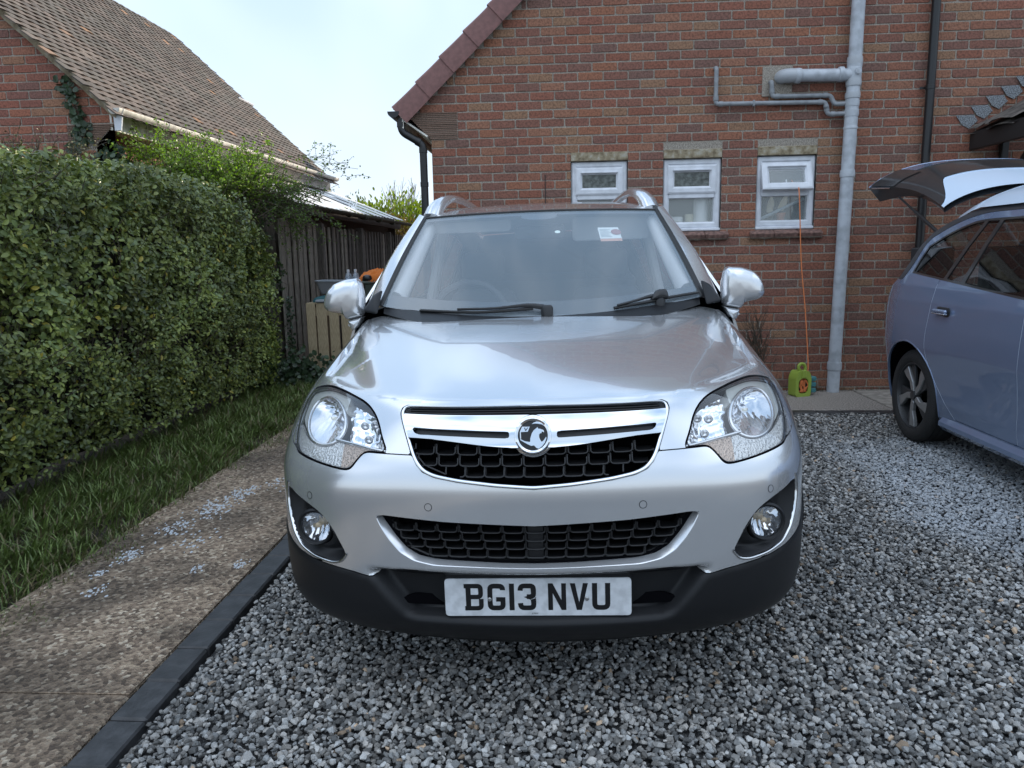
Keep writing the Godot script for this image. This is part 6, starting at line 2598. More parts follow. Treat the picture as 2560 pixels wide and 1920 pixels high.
# rounded U-shaped cell rims with short stems between, as the black grille has them
func cells(g: Node3D, x0: float, x1: float, pitch: float, rows: Array, inside: Callable, drop: Callable) -> void:
	var n := roundi((x1 - x0) / pitch)
	for r in rows:
		var y: float = r[0]
		var h: float = r[1]
		if r[2] == 0.0:
			continue
		var b := MB.new()
		for i in range(-n / 2, n / 2 + 1):
			var cx: float = i * pitch * r[2] / rows[0][2] * (1.0 if rows[0][2] != 0.0 else 1.0)
			var w := pitch * 0.435
			var raw := [Vector2(cx - w, y + h), Vector2(cx - w, y + 0.006), Vector2(cx - w + 0.002, y + 0.0025), Vector2(cx - w + 0.007, y), Vector2(cx, y - 0.0005), Vector2(cx + w - 0.007, y), Vector2(cx + w - 0.002, y + 0.0025), Vector2(cx + w, y + 0.006), Vector2(cx + w, y + h)]
			var run := PackedVector3Array()
			for k in raw.size() - 1:
				for t in (3 if k in [0, 3, 4, 7] else 1):
					var q: Vector2 = raw[k].lerp(raw[k + 1], t / 3.0)
					if inside.call(q.x, q.y):
						var e := on_shell(q.x, q.y)
						run.append(e[0] - Vector3(0, 0, 0.016))
					elif run.size() > 2:
						b.tube(run, 0.0024, 6)
						run = PackedVector3Array()
			if run.size() > 2:
				b.tube(run, 0.0024, 6)
			# blades running back from the rim
			for q: Vector2 in [Vector2(cx + pitch * 0.5, y + h * 0.5)]:
				if inside.call(q.x, q.y) and inside.call(q.x, q.y - h * 0.4):
					var e := on_shell(q.x, q.y)
					b.box(e[0] - Vector3(0, 0, 0.040), Vector3(0.0035, h, 0.045))
			for q: Vector2 in [Vector2(cx, y)]:
				if inside.call(q.x, q.y):
					var e := on_shell(q.x, q.y)
					b.box(e[0] - Vector3(0, 0, 0.042), Vector3(pitch * 0.8, 0.0025, 0.045))
		if b.v.size():
			obj("grille_row", b, M.mesh_plastic, g)


func lower_grille(car: Node3D, LI: PackedFloat32Array) -> void:
	var g := holder("lower_grille", car)
	obj("grille_frame", ribbon(whole(LGP), true, [[-0.004, -0.030], [0.0, -0.024], [0.006, -0.025], [0.007, -0.05]]), M.mesh_plastic, g)
	cells(g, -0.43, 0.43, 0.0605, [[0.5565, 0.022, 0.40], [0.5335, 0.0225, 0.385], [0.5105, 0.0225, 0.37], [0.4865, 0.0225, 0.355]], func(x: float, y: float) -> bool: return grille_has(LGP, x, y, 0.004), func(x: float) -> float: return 0.0)
	var bl := MB.new()
	bl.box(Vector3(0.0, 0.525, on_shell(0.0, 0.525)[0].z - 0.030), Vector3(0.05, 0.10, 0.01), 0.004)
	obj("grille_centre", bl, M.mesh_plastic, g)


func badge(car: Node3D) -> void:
	var e := on_shell(0.0, 0.8215)
	var zf: float = e[0].z + 0.020
	var xf := at(Vector3(0, 0.8205, zf), Vector3(-0.30, 0, 0))
	var lay := at(Vector3(0, 0.8205, zf), Vector3(HALF_PI - 0.30, 0, 0))
	var hd := holder("badge", car)
	var b := MB.new()
	b.lathe([Vector2(0.051, -0.022), Vector2(0.051, -0.002), Vector2(0.0495, 0.003), Vector2(0.046, 0.0045), Vector2(0.0405, 0.003), Vector2(0.0385, -0.001)], 48, lay)
	obj("badge_ring", b, M.chrome, hd)
	var d := MB.new()
	d.lathe([Vector2(0.040, -0.004), Vector2(0.040, 0.0), Vector2(0.0, 0.0015)], 40, lay)
	obj("badge_disc", d, M.plate_black, hd)
	var k := func(pts: Array) -> PackedVector2Array:
		var o := PackedVector2Array()
		for p: Vector2 in pts:
			o.append(Vector2((p.x - 1866) * 0.0001985, (517 - p.y) * 0.0001985))
		return o
	var griffin := MB.new()
	griffin.extrude(k.call([Vector2(1935, 398), Vector2(1943, 422), Vector2(1965, 424), Vector2(1988, 432), Vector2(2010, 446), Vector2(2019, 466), Vector2(2016, 482), Vector2(2002, 470), Vector2(1984, 474), Vector2(1990, 488), Vector2(1968, 492), Vector2(1952, 512), Vector2(1952, 545), Vector2(1966, 580), Vector2(1985, 606), Vector2(2015, 575), Vector2(2046, 532), Vector2(2052, 560), Vector2(2030, 620), Vector2(1990, 668), Vector2(1945, 700), Vector2(1912, 690), Vector2(1880, 655), Vector2(1840, 660), Vector2(1800, 640), Vector2(1745, 610), Vector2(1690, 575), Vector2(1700, 560), Vector2(1760, 590), Vector2(1825, 600), Vector2(1828, 560), Vector2(1838, 520), Vector2(1850, 485), Vector2(1872, 450), Vector2(1900, 425)]), 0.004, xf * at(Vector3(0, 0, 0.0042)), 0.0008)
	obj("badge_griffin", griffin, M.chrome, hd)
	var flag := MB.new()
	flag.extrude(k.call([Vector2(1722, 396), Vector2(1832, 393), Vector2(1800, 468), Vector2(1712, 470), Vector2(1704, 480), Vector2(1706, 560), Vector2(1692, 560), Vector2(1690, 470), Vector2(1702, 440)]), 0.004, xf * at(Vector3(0, 0, 0.0042)), 0.0008)
	flag.extrude(k.call([Vector2(1846, 366), Vector2(1875, 342), Vector2(1915, 330), Vector2(1955, 334), Vector2(1995, 352), Vector2(2026, 392), Vector2(1985, 370), Vector2(1940, 362), Vector2(1895, 358)]), 0.004, xf * at(Vector3(0, 0, 0.0040)), 0.0008)
	obj("badge_flag", flag, M.chrome, hd)
	var vv := MB.new()
	vv.extrude(k.call([Vector2(1750, 408), Vector2(1764, 408), Vector2(1772, 438), Vector2(1792, 408), Vector2(1806, 408), Vector2(1776, 452), Vector2(1764, 452)]), 0.001, xf * at(Vector3(0, 0, 0.0050)))
	obj("badge_letter", vv, M.plate_black, hd)
	# seat in the bar behind the badge
	var c := MB.new()
	c.lathe([Vector2(0.060, -0.028), Vector2(0.057, -0.018), Vector2(0.050, -0.015), Vector2(0.0, -0.015)], 40, lay)
	obj("badge_seat", c, M.chrome, hd)


func headlight(car: Node3D, HL: PackedFloat32Array, s: float) -> void:
	var h := holder("headlight", car)
	var mine := field(func(p: Vector3, i: int) -> float: return p.x * s)
	var lens := field(func(p: Vector3, i: int) -> float: return minf(HL[i] - 0.0015, mine[i]))
	obj("lens", panel(lens, 0.001, 0.018), M.lamp_lens, h)
	obj("seal", ribbon(chaikin(HLP, 2), true, [[-0.0045, -0.004], [-0.001, -0.0035], [0.0025, -0.001], [0.0030, -0.006]], s), M.gap, h)
	# ellipse of the main lamp in front projection
	var c := Vector2(0.657, 0.8215)
	var ea := Vector2(0.082, -0.014)
	var eb := Vector2(0.026, 0.0515)
	var inv := Transform2D(ea, eb, Vector2.ZERO).affine_inverse()
	var lamp := field(func(p: Vector3, i: int) -> float: return (1.0 - (inv * (Vector2(absf(p.x), p.y) - c)).length()) * 0.06)
	var div := field(func(p: Vector3, i: int) -> float:
		var ax := absf(p.x)
		var y := along([Vector2(0.40, 0.771), Vector2(0.465, 0.777), Vector2(0.522, 0.7835), Vector2(0.60, 0.785), Vector2(0.66, 0.768), Vector2(0.70, 0.770), Vector2(0.80, 0.80)], ax)
		return p.y - y)
	# reflector field beside the main lamp
	var fac := field(func(p: Vector3, i: int) -> float: return minf(minf(HL[i] - 0.010, mine[i]), minf(div[i] - 0.002, -lamp[i] - 0.004)))
	var fo := field(func(p: Vector3, i: int) -> float:
		var ax := absf(p.x)
		var q := Vector2(ax - 0.497, p.y - 0.822)
		var bowl := 0.030 * clampf(1.0 - q.length() / 0.062, 0, 1)
		return -0.030 - bowl - 0.006 * absf(fposmod(ax * 55.0 + p.y * 8.0, 1.0) - 0.5) - 0.007 * absf(fposmod(p.y * 48.0, 1.0) - 0.5))
	obj("reflector", panel(fac, fo, 0.0, true), M.lamp_facets, h)
	# bright inner bezel along the upper edge
	obj("bezel", ribbon(chaikin(HLP, 2).slice(4, 29), false, [[-0.004, -0.014], [-0.005, -0.006], [-0.0125, -0.010], [-0.014, -0.030]], s), M.satin_chrome, h)
	# pale housing round the main lamp
	var ho := field(func(p: Vector3, i: int) -> float: return minf(minf(HL[i] - 0.003, mine[i]), minf(div[i] - 0.006, minf(-lamp[i] - 0.001, absf(p.x) - 0.585))))
	obj("housing", panel(ho, -0.016, 0.02), M.lamp_house, h)
	# main lamp: ring, fluted bowl, bulb
	var ring := PackedVector3Array()
	var rows := []
	var N := 56
	for r in 9:
		var row := PackedVector3Array()
		var k := 1.0 - r / 8.0
		for i in N:
			var a := TAU * i / N
			var q := c + (ea * cos(a) + eb * sin(a)) * maxf(k, 0.02)
			var e := on_shell(q.x * s, q.y)
			var flute := 0.009 * absf(fposmod(q.x * 62.0, 1.0) - 0.5) * sin(minf(1.0, (1.0 - k) * 3.0) * HALF_PI)
			row.append(e[0] + e[1] * -0.012 + Vector3(-0.25 * s, 0.0, -0.97) * (0.075 * (1.0 - k * k) + flute))
		rows.append(row)
	var bw := MB.new()
	bw.grid(rows, on_shell(c.x * s, c.y)[0] + Vector3(0, 0, -3.0), true)
	obj("lamp_bowl", bw, M.chrome, h)
	for i in N + 1:
		ring.append(rows[0][i % N])
	var rg := MB.new()
	rg.tube(ring, 0.0058, 8, false)
	obj("lamp_ring", rg, M.satin_chrome, h)
	var bu := MB.new()
	var mid: Vector3 = rows[8][0]
	bu.lathe([Vector2(0.0, 0.05), Vector2(0.011, 0.046), Vector2(0.013, 0.034), Vector2(0.011, 0.0)], 18, at(mid + Vector3(0, 0.004, 0.0), Vector3(HALF_PI, 0, 0)))
	obj("bulb_shield", bu, M.chrome, h)
	var bg := MB.new()
	bg.pillow(rounded(rect(-0.008, -0.005, 0.008, 0.005), 0.005), 0.008, 0.0, at(mid + Vector3(0, 0.004, 0.05)))
	obj("bulb", bg, M.bulb_glass, h)
	for q: Vector2 in [Vector2(0.497, 0.822), Vector2(0.463, 0.828), Vector2(0.478, 0.79)]:
		var e := on_shell(q.x * s, q.y)
		var b := MB.new()
		b.lathe([Vector2(0.013, 0.018), Vector2(0.011, 0.019), Vector2(0.009, 0.01), Vector2(0.0, 0.004)], 16, at(e[0] + Vector3(0, 0, -0.045), Vector3(HALF_PI, 0, 0)))
		obj("side_bulb", b, M.satin_chrome, h)
	# divider and indicator
	var dv := MB.new()
	dv.tube(shell_path([Vector2(0.418 * s, 0.7735), Vector2(0.465 * s, 0.778), Vector2(0.522 * s, 0.784), Vector2(0.590 * s, 0.787)], -0.007, 20), 0.0042, 8)
	obj("divider", dv, M.satin_chrome, h)
	for k in 2:
		var ind := field(func(p: Vector3, i: int) -> float:
			var ax := absf(p.x)
			return minf(minf(HL[i] - 0.003, mine[i]), minf(minf(-div[i] - 0.002, -lamp[i] - 0.006), (ax - 0.560) if k == 0 else (0.560 - ax))))
		obj("indicator", panel(ind, -0.010, 0.012), M.indicator_clear if k == 0 else M.indicator_amber, h)


func foglight(car: Node3D, FG: PackedFloat32Array, s: float) -> void:
	var h := holder("fog_light", car)
	var mine := field(func(p: Vector3, i: int) -> float: return minf(FG[i] + 0.002, p.x * s))
	var c := Vector2(0.646, 0.534)
	var off := field(func(p: Vector3, i: int) -> float:
		var q := Vector2(absf(p.x), p.y) - c
		var d := -0.040 * smoothstep(0.0, 0.022, FG[i]) + 0.022 * smoothstep(0.085, 0.052, q.length()) * smoothstep(0.0, 0.02, FG[i])
		return d)
	var hole := field(func(p: Vector3, i: int) -> float:
		return minf(mine[i], ((Vector2(absf(p.x), p.y) - c).length() - 0.050)))
	obj("fog_recess", panel(hole, off, 0.02, true), M.trim_plastic, h)
	obj("bright_strip", ribbon([Vector2(0.542, 0.474), Vector2(0.560, 0.447), Vector2(0.595, 0.439), Vector2(0.655, 0.445), Vector2(0.708, 0.461), Vector2(0.742, 0.496), Vector2(0.760, 0.545), Vector2(0.768, 0.600), Vector2(0.760, 0.645)], false, [[-0.0015, -0.004], [-0.001, 0.0025], [0.0025, 0.0040], [0.0060, 0.0015], [0.0065, -0.012]], s), M.satin_chrome, h)
	var e := on_shell(c.x * s, c.y)
	var dirn := Vector3(0.16 * s, 0.02, 1.0).normalized()
	var xa := Vector3.UP.cross(dirn).normalized()
	var bs := Basis(xa, dirn, xa.cross(dirn))
	var ce: Vector3 = e[0] + Vector3(0.004 * s, 0, -0.016)
	var xf := Transform3D(bs, ce)
	var ring := MB.new()
	ring.lathe([Vector2(0.058, -0.03), Vector2(0.056, 0.004), Vector2(0.051, 0.009), Vector2(0.0455, 0.006), Vector2(0.0445, -0.02)], 40, xf)
	obj("lamp_surround", ring, M.trim_plastic, h)
	var bowl := MB.new()
	var rows := []
	for r in 7:
		var k := 1.0 - r / 6.0
		var row := PackedVector3Array()
		for i in 48:
			var a := TAU * i / 48
			var q := Vector2(cos(a), sin(a)) * 0.045 * maxf(k, 0.02)
			row.append(xf * Vector3(q.x, -0.005 - 0.034 * (1.0 - k * k) - 0.004 * absf(fposmod(q.x * 75.0, 1.0) - 0.5), q.y))
		rows.append(row)
	bowl.grid(rows, xf * Vector3(0, -3, 0), true)
	obj("lamp_bowl", bowl, M.chrome, h)
	var bu := MB.new()
	bu.lathe([Vector2(0.008, -0.04), Vector2(0.008, -0.012), Vector2(0.0, -0.008)], 14, xf)
	obj("bulb", bu, M.amber_bulb, h)
	var gl := MB.new()
	gl.lathe([Vector2(0.0455, 0.0), Vector2(0.036, 0.005), Vector2(0.02, 0.008), Vector2(0.0, 0.009)], 36, xf)
	obj("lens", gl, M.lamp_lens, h)


# ---------------------------------------------------------------- number plate
func stroke(pts: Array, w: float) -> PackedVector2Array:
	var L := PackedVector2Array()
	var R := PackedVector2Array()
	for i in pts.size():
		var p: Vector2 = pts[i]
		var d0: Vector2 = (p - pts[i - 1]).normalized() if i > 0 else (pts[1] - p).normalized()
		var d1: Vector2 = (pts[i + 1] - p).normalized() if i < pts.size() - 1 else d0
		var nn := (Vector2(-d0.y, d0.x) + Vector2(-d1.y, d1.x)).normalized()
		var k := w / 2 / maxf(0.4, nn.dot(Vector2(-d0.y, d0.x)))
		L.append(p + nn * k)
		R.append(p - nn * k)
	R.reverse()
	L.append_array(R)
	return L


func soft(pts: Array, r: float) -> Array:
	var out := [pts[0]]
	for i in range(1, pts.size() - 1):
		var p: Vector2 = pts[i]
		var a: Vector2 = (pts[i - 1] - p).normalized() * r
		var b: Vector2 = (pts[i + 1] - p).normalized() * r
		for k in 5:
			var t := k / 4.0
			out.append((p + a).lerp(p, t).lerp(p.lerp(p + b, t), t))
	out.append(pts[-1])
	return out


func glyph(ch: String) -> Array:
	match ch:
		"B":
			return [PackedVector2Array([Vector2(-5, 79), Vector2(-5, 66), Vector2(0, 66), Vector2(0, 13), Vector2(-3, 13), Vector2(-3, 0), Vector2(14, 0), Vector2(14, 79)]), stroke(soft([Vector2(14, 72.5), Vector2(42, 72.5), Vector2(42, 40), Vector2(14, 40)], 10), 13), stroke(soft([Vector2(14, 6.5), Vector2(43, 6.5), Vector2(43, 34)], 10), 13)]
		"G":
			return [stroke([Vector2(43, 60)] + soft([Vector2(43, 60), Vector2(43, 72), Vector2(7, 72), Vector2(7, 7), Vector2(43, 7), Vector2(43, 30)], 11).slice(1) + [Vector2(43, 32.5)], 14), PackedVector2Array([Vector2(24, 39), Vector2(50, 39), Vector2(50, 32.5), Vector2(36, 32.5), Vector2(36, 26), Vector2(24, 26)])]
		"1":
			return [rect(0, 0, 14, 79)]
		"3":
			var up := stroke(soft([Vector2(6, 58), Vector2(7, 72), Vector2(43, 72), Vector2(43, 40), Vector2(24, 40)], 10), 14)
			var dn := stroke(soft([Vector2(6, 21), Vector2(7, 7), Vector2(43, 7), Vector2(43, 38), Vector2(36, 38)], 10), 14)
			return Geometry2D.merge_polygons(up, dn).slice(0, 1)
		"N":
			return [PackedVector2Array([Vector2(0, 0), Vector2(13, 0), Vector2(13, 50), Vector2(37, 0), Vector2(50, 0), Vector2(50, 79), Vector2(37, 79), Vector2(37, 29), Vector2(13, 79), Vector2(0, 79)])]
		"V":
			return [PackedVector2Array([Vector2(18, 0), Vector2(32, 0), Vector2(50, 79), Vector2(36, 79), Vector2(25, 22), Vector2(14, 79), Vector2(0, 79)])]
	return [stroke(soft([Vector2(7, 79), Vector2(7, 7), Vector2(43, 7), Vector2(43, 79)], 12), 14)]


func number_plate(car: Node3D) -> void:
	var z: float = on_shell(0.0, 0.40)[0].z
	var h := MB.new()
	h.box(Vector3(0, 0.372, z - 0.013), Vector3(0.527, 0.132, 0.05), 0.008)
	obj("plate_holder", h, M.trim_plastic, car)
	var p := MB.new()
	var f := z + 0.0165
	p.extrude(rounded(rect(-0.26, 0.3045, 0.26, 0.4155), 0.012, 5), 0.004, at(Vector3(0, 0, f)), 0.0007)
	var plate := obj("number_plate", p, M.plate_white, car)
	var x := -0.26 + 0.059
	for ch in ["B", "G", "1", "3", " ", "N", "V", "U"]:
		if ch == " ":
			x += 0.0225
			continue
		var b := MB.new()
		for g in glyph(ch):
			var q := PackedVector2Array()
			for v: Vector2 in g:
				q.append(v * 0.001)
			b.extrude(q, 0.0008, at(Vector3(x, 0.3215, f + 0.0007)), 0.0, false)
		obj("plate_character", b, M.plate_black, plate)
		x += (0.014 if ch == "1" else 0.050) + 0.011
	var tm := TextMesh.new()
	tm.text = "JCT600"
	tm.font_size = 16
	tm.pixel_size = 0.00036
	tm.depth = 0.0004
	var fnt := SystemFont.new()
	fnt.font_names = PackedStringArray(["Droid Sans"])
	tm.font = fnt
	obj("dealer_name", tm, M.plate_black, plate, at(Vector3(-0.008, 0.3115, f + 0.0003)))
	for q: Vector2 in [Vector2(-0.134, 0.3545), Vector2(0.137, 0.3555)]:
		var s := MB.new()
		s.lathe([Vector2(0.0062, 0.0), Vector2(0.0058, 0.0016), Vector2(0.0035, 0.0024), Vector2(0.0, 0.0024)], 16, at(Vector3(q.x, q.y, f + 0.0012), Vector3(HALF_PI, 0, 0)))
		obj("plate_screw", s, M.satin_chrome, plate)


# ---------------------------------------------------------------- cabin of the silver car
func screen_at(u: float, v: float) -> Vector3:
	var b := Vector3(0.675 * u, 1.062 + 0.045 * u * u, -1.00 - 0.27 * u * u)
	var t := Vector3(0.546 * u, 1.499 - 0.008 * u * u, -1.63 - 0.11 * u * u)
	var bow := 0.028 * sin(v * PI) * (1.0 - 0.6 * u * u)
	return b.lerp(t, v) + Vector3(0, 0.83, 0.56) * bow


func screen_patch(u0: float, u1: float, v0: float, v1: float, nu: int, nv: int, lift: float, mid := Vector3(0, 1.0, -3.0)) -> MB:
	var rows := []
	for j in nv + 1:
		var row := PackedVector3Array()
		for i in nu + 1:
			row.append(screen_at(lerpf(u0, u1, float(i) / nu), lerpf(v0, v1, float(j) / nv)) + Vector3(0, 0.83, 0.56) * lift)
		rows.append(row)
	var b := MB.new()
	b.grid(rows, mid)
	return b


func cabin(car: Node3D) -> void:
	var silver: Material = M.silver_paint
	var w := holder("windscreen", car)
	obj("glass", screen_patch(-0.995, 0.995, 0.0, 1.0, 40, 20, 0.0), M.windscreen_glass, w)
	# black print round the edge of the glass
	var fr := MB.new()
	fr.add(screen_patch(-1.0, 1.0, 0.0, 0.115, 40, 4, -0.003), Transform3D())
	fr.add(screen_patch(-1.0, 1.0, 0.955, 1.0, 40, 3, -0.003), Transform3D())
	for s: float in [-1.0, 1.0]:
		fr.add(screen_patch(minf(s, s * 0.968), maxf(s, s * 0.968), 0.115, 0.955, 3, 20, -0.003), Transform3D())
	obj("black_border", fr, M.frit, w)
	var cam := MB.new()
	var rows := []
	for j in 5:
		var row := PackedVector3Array()
		for i in 21:
			var u := lerpf(-0.16, 0.16, i / 20.0)
			var depth := 0.06 * pow(maxf(0.0, 1.0 - pow(absf(u) / 0.16, 3.0)), 0.6)
			row.append(screen_at(u, 0.955 - depth * j / 4.0) + Vector3(0, 0.83, 0.56) * -0.003)
		rows.append(row)
	cam.grid(rows, Vector3(0, 1, -3))
	obj("sensor_print", cam, M.frit, w)
	# seal round the glass
	var sp := PackedVector3Array()
	for i in 41:
		sp.append(screen_at(lerpf(-1, 1, i / 40.0), 1.0))
	var st := MB.new()
	st.tube(sp, 0.0065, 6)
	for s: float in [-1.0, 1.0]:
		var sd := PackedVector3Array()
		for i in 21:
			sd.append(screen_at(s, i / 20.0))
		st.tube(sd, 0.007, 6)
	obj("seal", st, M.rubber, w)
	# parking notice and round disc on the inside of the glass
	var no := MB.new()
	no.add(screen_patch(0.452, 0.614, 0.645, 0.775, 6, 5, -0.004), Transform3D())
	var paper := mat("paper", lin(0.62, 0.66, 0.64), 0.7)
	var notice := obj("paper_notice", no, paper, w)
	var foot := screen_patch(0.452, 0.614, 0.615, 0.643, 6, 2, -0.004)
	obj("notice_foot", foot, mat("notice_red", lin(0.48, 0.27, 0.20), 0.7), w)
	var dk := MB.new()
	for q in 7:
		dk.add(screen_patch(0.462, 0.545 - 0.01 * (q % 3), 0.662 + 0.014 * q, 0.666 + 0.014 * q, 4, 1, -0.0025), Transform3D())
	obj("notice_lines", dk, mat("notice_ink", lin(0.30, 0.33, 0.34), 0.7), w)
	var ro := MB.new()
	disc_on_screen(ro, 0.585, 0.715, 0.024, -0.0022)
	obj("notice_stamp", ro, mat("stamp_red", lin(0.26, 0.13, 0.13), 0.7), w)
	var dd := MB.new()
	disc_on_screen(dd, 0.142, 0.735, 0.0125, -0.003)
	obj("round_sticker", dd, mat("sticker_pale", lin(0.66, 0.75, 0.68), 0.7), w)
	# A pillars running into the roof rails
	for s: float in [-1.0, 1.0]:
		var pr := []
		for i in 15:
			var t := i / 14.0
			var inn := screen_at(s, t)
			var out := Vector3(0.784, 1.072, -1.415).lerp(Vector3(0.704, 1.27, -1.585), t * 2.0) if t < 0.5 else Vector3(0.704, 1.27, -1.585).lerp(Vector3(0.590, 1.505, -1.86), t * 2.0 - 1.0)
			out += Vector3(0.010, 0.005, 0) * sin(t * PI)
			out.x *= s
			var row := PackedVector3Array()
			var mid := inn.lerp(out, 0.55) + Vector3(0.014 * s, 0.016, 0.012)
			row.append(inn + Vector3(0.004 * s, -0.004, 0.0))
			row.append(inn.lerp(mid, 0.14) + Vector3(0, 0.0, 0.004))
			row.append(inn.lerp(mid, 0.26) + Vector3(0, 0.004, 0.004))
			row.append(mid)
			row.append(mid.lerp(out, 0.5) + Vector3(0.006 * s, 0.003, 0.002))
			row.append(out)
			row.append(out + Vector3(-0.002 * s, -0.006, -0.05))
			row.append(out + Vector3(-0.03 * s, -0.01, -0.07))
			pr.append(row)
		var pm := MB.new()
		pm.grid(pr.map(func(r): return r.slice(2)), Vector3(0, 1.1, -2.2))
		var pil := obj("windscreen_pillar", pm, silver, car)
		var pb := MB.new()
		pb.grid(pr.map(func(r): return r.slice(0, 3)), Vector3(0, 1.0, -2.2))
		obj("pillar_trim", pb, M.rubber, pil)
		var qb := MB.new()
		# black triangle at the foot of the pillar
		var a := screen_at(s, 0.0)
		qb.pillow(rounded(PackedVector2Array([Vector2(-0.035, -0.05), Vector2(0.045, -0.035), Vector2(0.030, 0.055), Vector2(-0.005, 0.085)]) if s > 0 else mirrored(PackedVector2Array([Vector2(-0.035, -0.05), Vector2(0.045, -0.035), Vector2(0.030, 0.055), Vector2(-0.005, 0.085)])), 0.015), 0.012, 0.0, at(a + Vector3(0.030 * s, 0.005, 0.005), Vector3(-0.75, 0.4 * s, 0)))
		obj("pillar_foot", qb, M.trim_plastic, pil)
	roof(car)
	# scuttle under the wipers
	var sc := MB.new()
	var srows := []
	for j in 4:
		var row := PackedVector3Array()
		for i in 31:
			var u := lerpf(-1.02, 1.02, i / 30.0)
			var p := screen_at(u, 0.02)
			row.append(Vector3(u * 0.655, p.y - 0.006 - 0.012 * j, p.z + (0.02 + 0.04 * j) * (1.0 - 0.8 * pow(absf(u) / 1.02, 4.0))))
		srows.append(row)
	sc.grid(srows, Vector3(0, 0.3, -1.2))
	obj("scuttle", sc, M.trim_plastic, car)
	var on := func(q: Vector2, lift: float) -> Vector3: return screen_at(q.x, q.y) + Vector3(0, 0.83, 0.56) * lift
	for e in [[Vector2(0.05, 0.02), [Vector2(0.05, 0.035), Vector2(-0.07, 0.056), Vector2(-0.25, 0.036), Vector2(-0.48, 0.018)], [Vector2(-0.03, 0.046), Vector2(-0.36, 0.016), Vector2(-0.72, -0.004)]], [Vector2(0.72, 0.02), [Vector2(0.74, 0.040), Vector2(0.66, 0.048), Vector2(0.56, 0.030), Vector2(0.46, 0.014)], [Vector2(0.44, 0.010), Vector2(0.62, 0.022), Vector2(0.80, 0.030), Vector2(0.985, 0.022)]]]:
		wiper(car, on.call(e[0], 0.0), e[1].map(func(q): return on.call(q, 0.020)), e[2].map(func(q): return on.call(q, 0.011)))
	var hub := MB.new()
	hub.pillow(rounded(PackedVector2Array([Vector2(-0.05, -0.018), Vector2(0.035, -0.022), Vector2(0.032, 0.020), Vector2(-0.01, 0.024)]), 0.012), 0.022, 0.01, at(screen_at(0.725, 0.038) + Vector3(0, 0.022, 0.016), Vector3(-0.3, 0.2, 0.12)))
	obj("wiper_cover", hub, M.black_plastic, car)
	inside(car)
	mirrors(car)


func disc_on_screen(b: MB, u: float, v: float, r: float, lift: float) -> void:
	var c := screen_at(u, v) + Vector3(0, 0.83, 0.56) * lift
	var a := (screen_at(u + 0.02, v) - screen_at(u - 0.02, v)).normalized()
	var d := (screen_at(u, v + 0.02) - screen_at(u, v - 0.02)).normalized()
	var pts := PackedVector3Array()
	for k in 24:
		pts.append(c + (a * cos(TAU * k / 24) + d * sin(TAU * k / 24)) * r)
	b.face(pts, Vector3(0, 0.8, 0.5))


func wiper(car: Node3D, pivot: Vector3, arm: Array, blade: Array) -> void:
	var w := holder("wiper", car)
	var a := MB.new()
	a.tube(curve(arm, 16), 0.010, 8, true, PackedFloat32Array([0.011, 0.011, 0.010, 0.009, 0.008, 0.007, 0.0065, 0.006, 0.006, 0.0055, 0.0055, 0.005, 0.005, 0.005, 0.005, 0.005, 0.005]))
	obj("arm", a, M.black_plastic, w)
	var p := MB.new()
	p.lathe([Vector2(0.024, -0.03), Vector2(0.024, 0.024), Vector2(0.018, 0.034), Vector2(0.0, 0.036)], 16, at(pivot))
	obj("pivot", p, M.black_plastic, w)
	var b := MB.new()
	b.tube(curve(blade, 20), 0.0062, 8, true, PackedFloat32Array(), Vector3.ZERO, 1.0)
	obj("blade", b, M.rubber, w)


func roof_y(x: float, z: float) -> float:
	var d := -z
	var yc := 0.0
	var zs := [1.63, 1.75, 2.0, 2.5, 3.0, 3.6, 4.1, 4.45]
	var ys := [1.503, 1.519, 1.553, 1.590, 1.600, 1.585, 1.545, 1.49]
	for i in zs.size() - 1:
		if d <= zs[i + 1] or i == zs.size() - 2:
			var t := clampf((d - zs[i]) / (zs[i + 1] - zs[i]), 0, 1)
			var m0: float = (ys[i + 1] - ys[maxi(i - 1, 0)]) / (zs[i + 1] - zs[maxi(i - 1, 0)]) * (zs[i + 1] - zs[i])
			var m1: float = (ys[mini(i + 2, 7)] - ys[i]) / (zs[mini(i + 2, 7)] - zs[i]) * (zs[i + 1] - zs[i])
			yc = (2 * t * t * t - 3 * t * t + 1) * ys[i] + (t * t * t - 2 * t * t + t) * m0 + (-2 * t * t * t + 3 * t * t) * ys[i + 1] + (t * t * t - t * t) * m1
			break
	var q := absf(x) / 0.55
	return yc - 0.016 * q * q - 0.045 * pow(maxf(0.0, q - 0.86), 2.0) * 20.0


func roof_half(z: float) -> float:
	var d := -z
	if d < 2.0:
		return lerpf(0.548, 0.585, clampf((d - 1.63) / 0.37, 0, 1))
	if d < 2.8:
		return lerpf(0.585, 0.60, (d - 2.0) / 0.8)
	return lerpf(0.60, 0.555, clampf((d - 2.8) / 1.65, 0, 1))


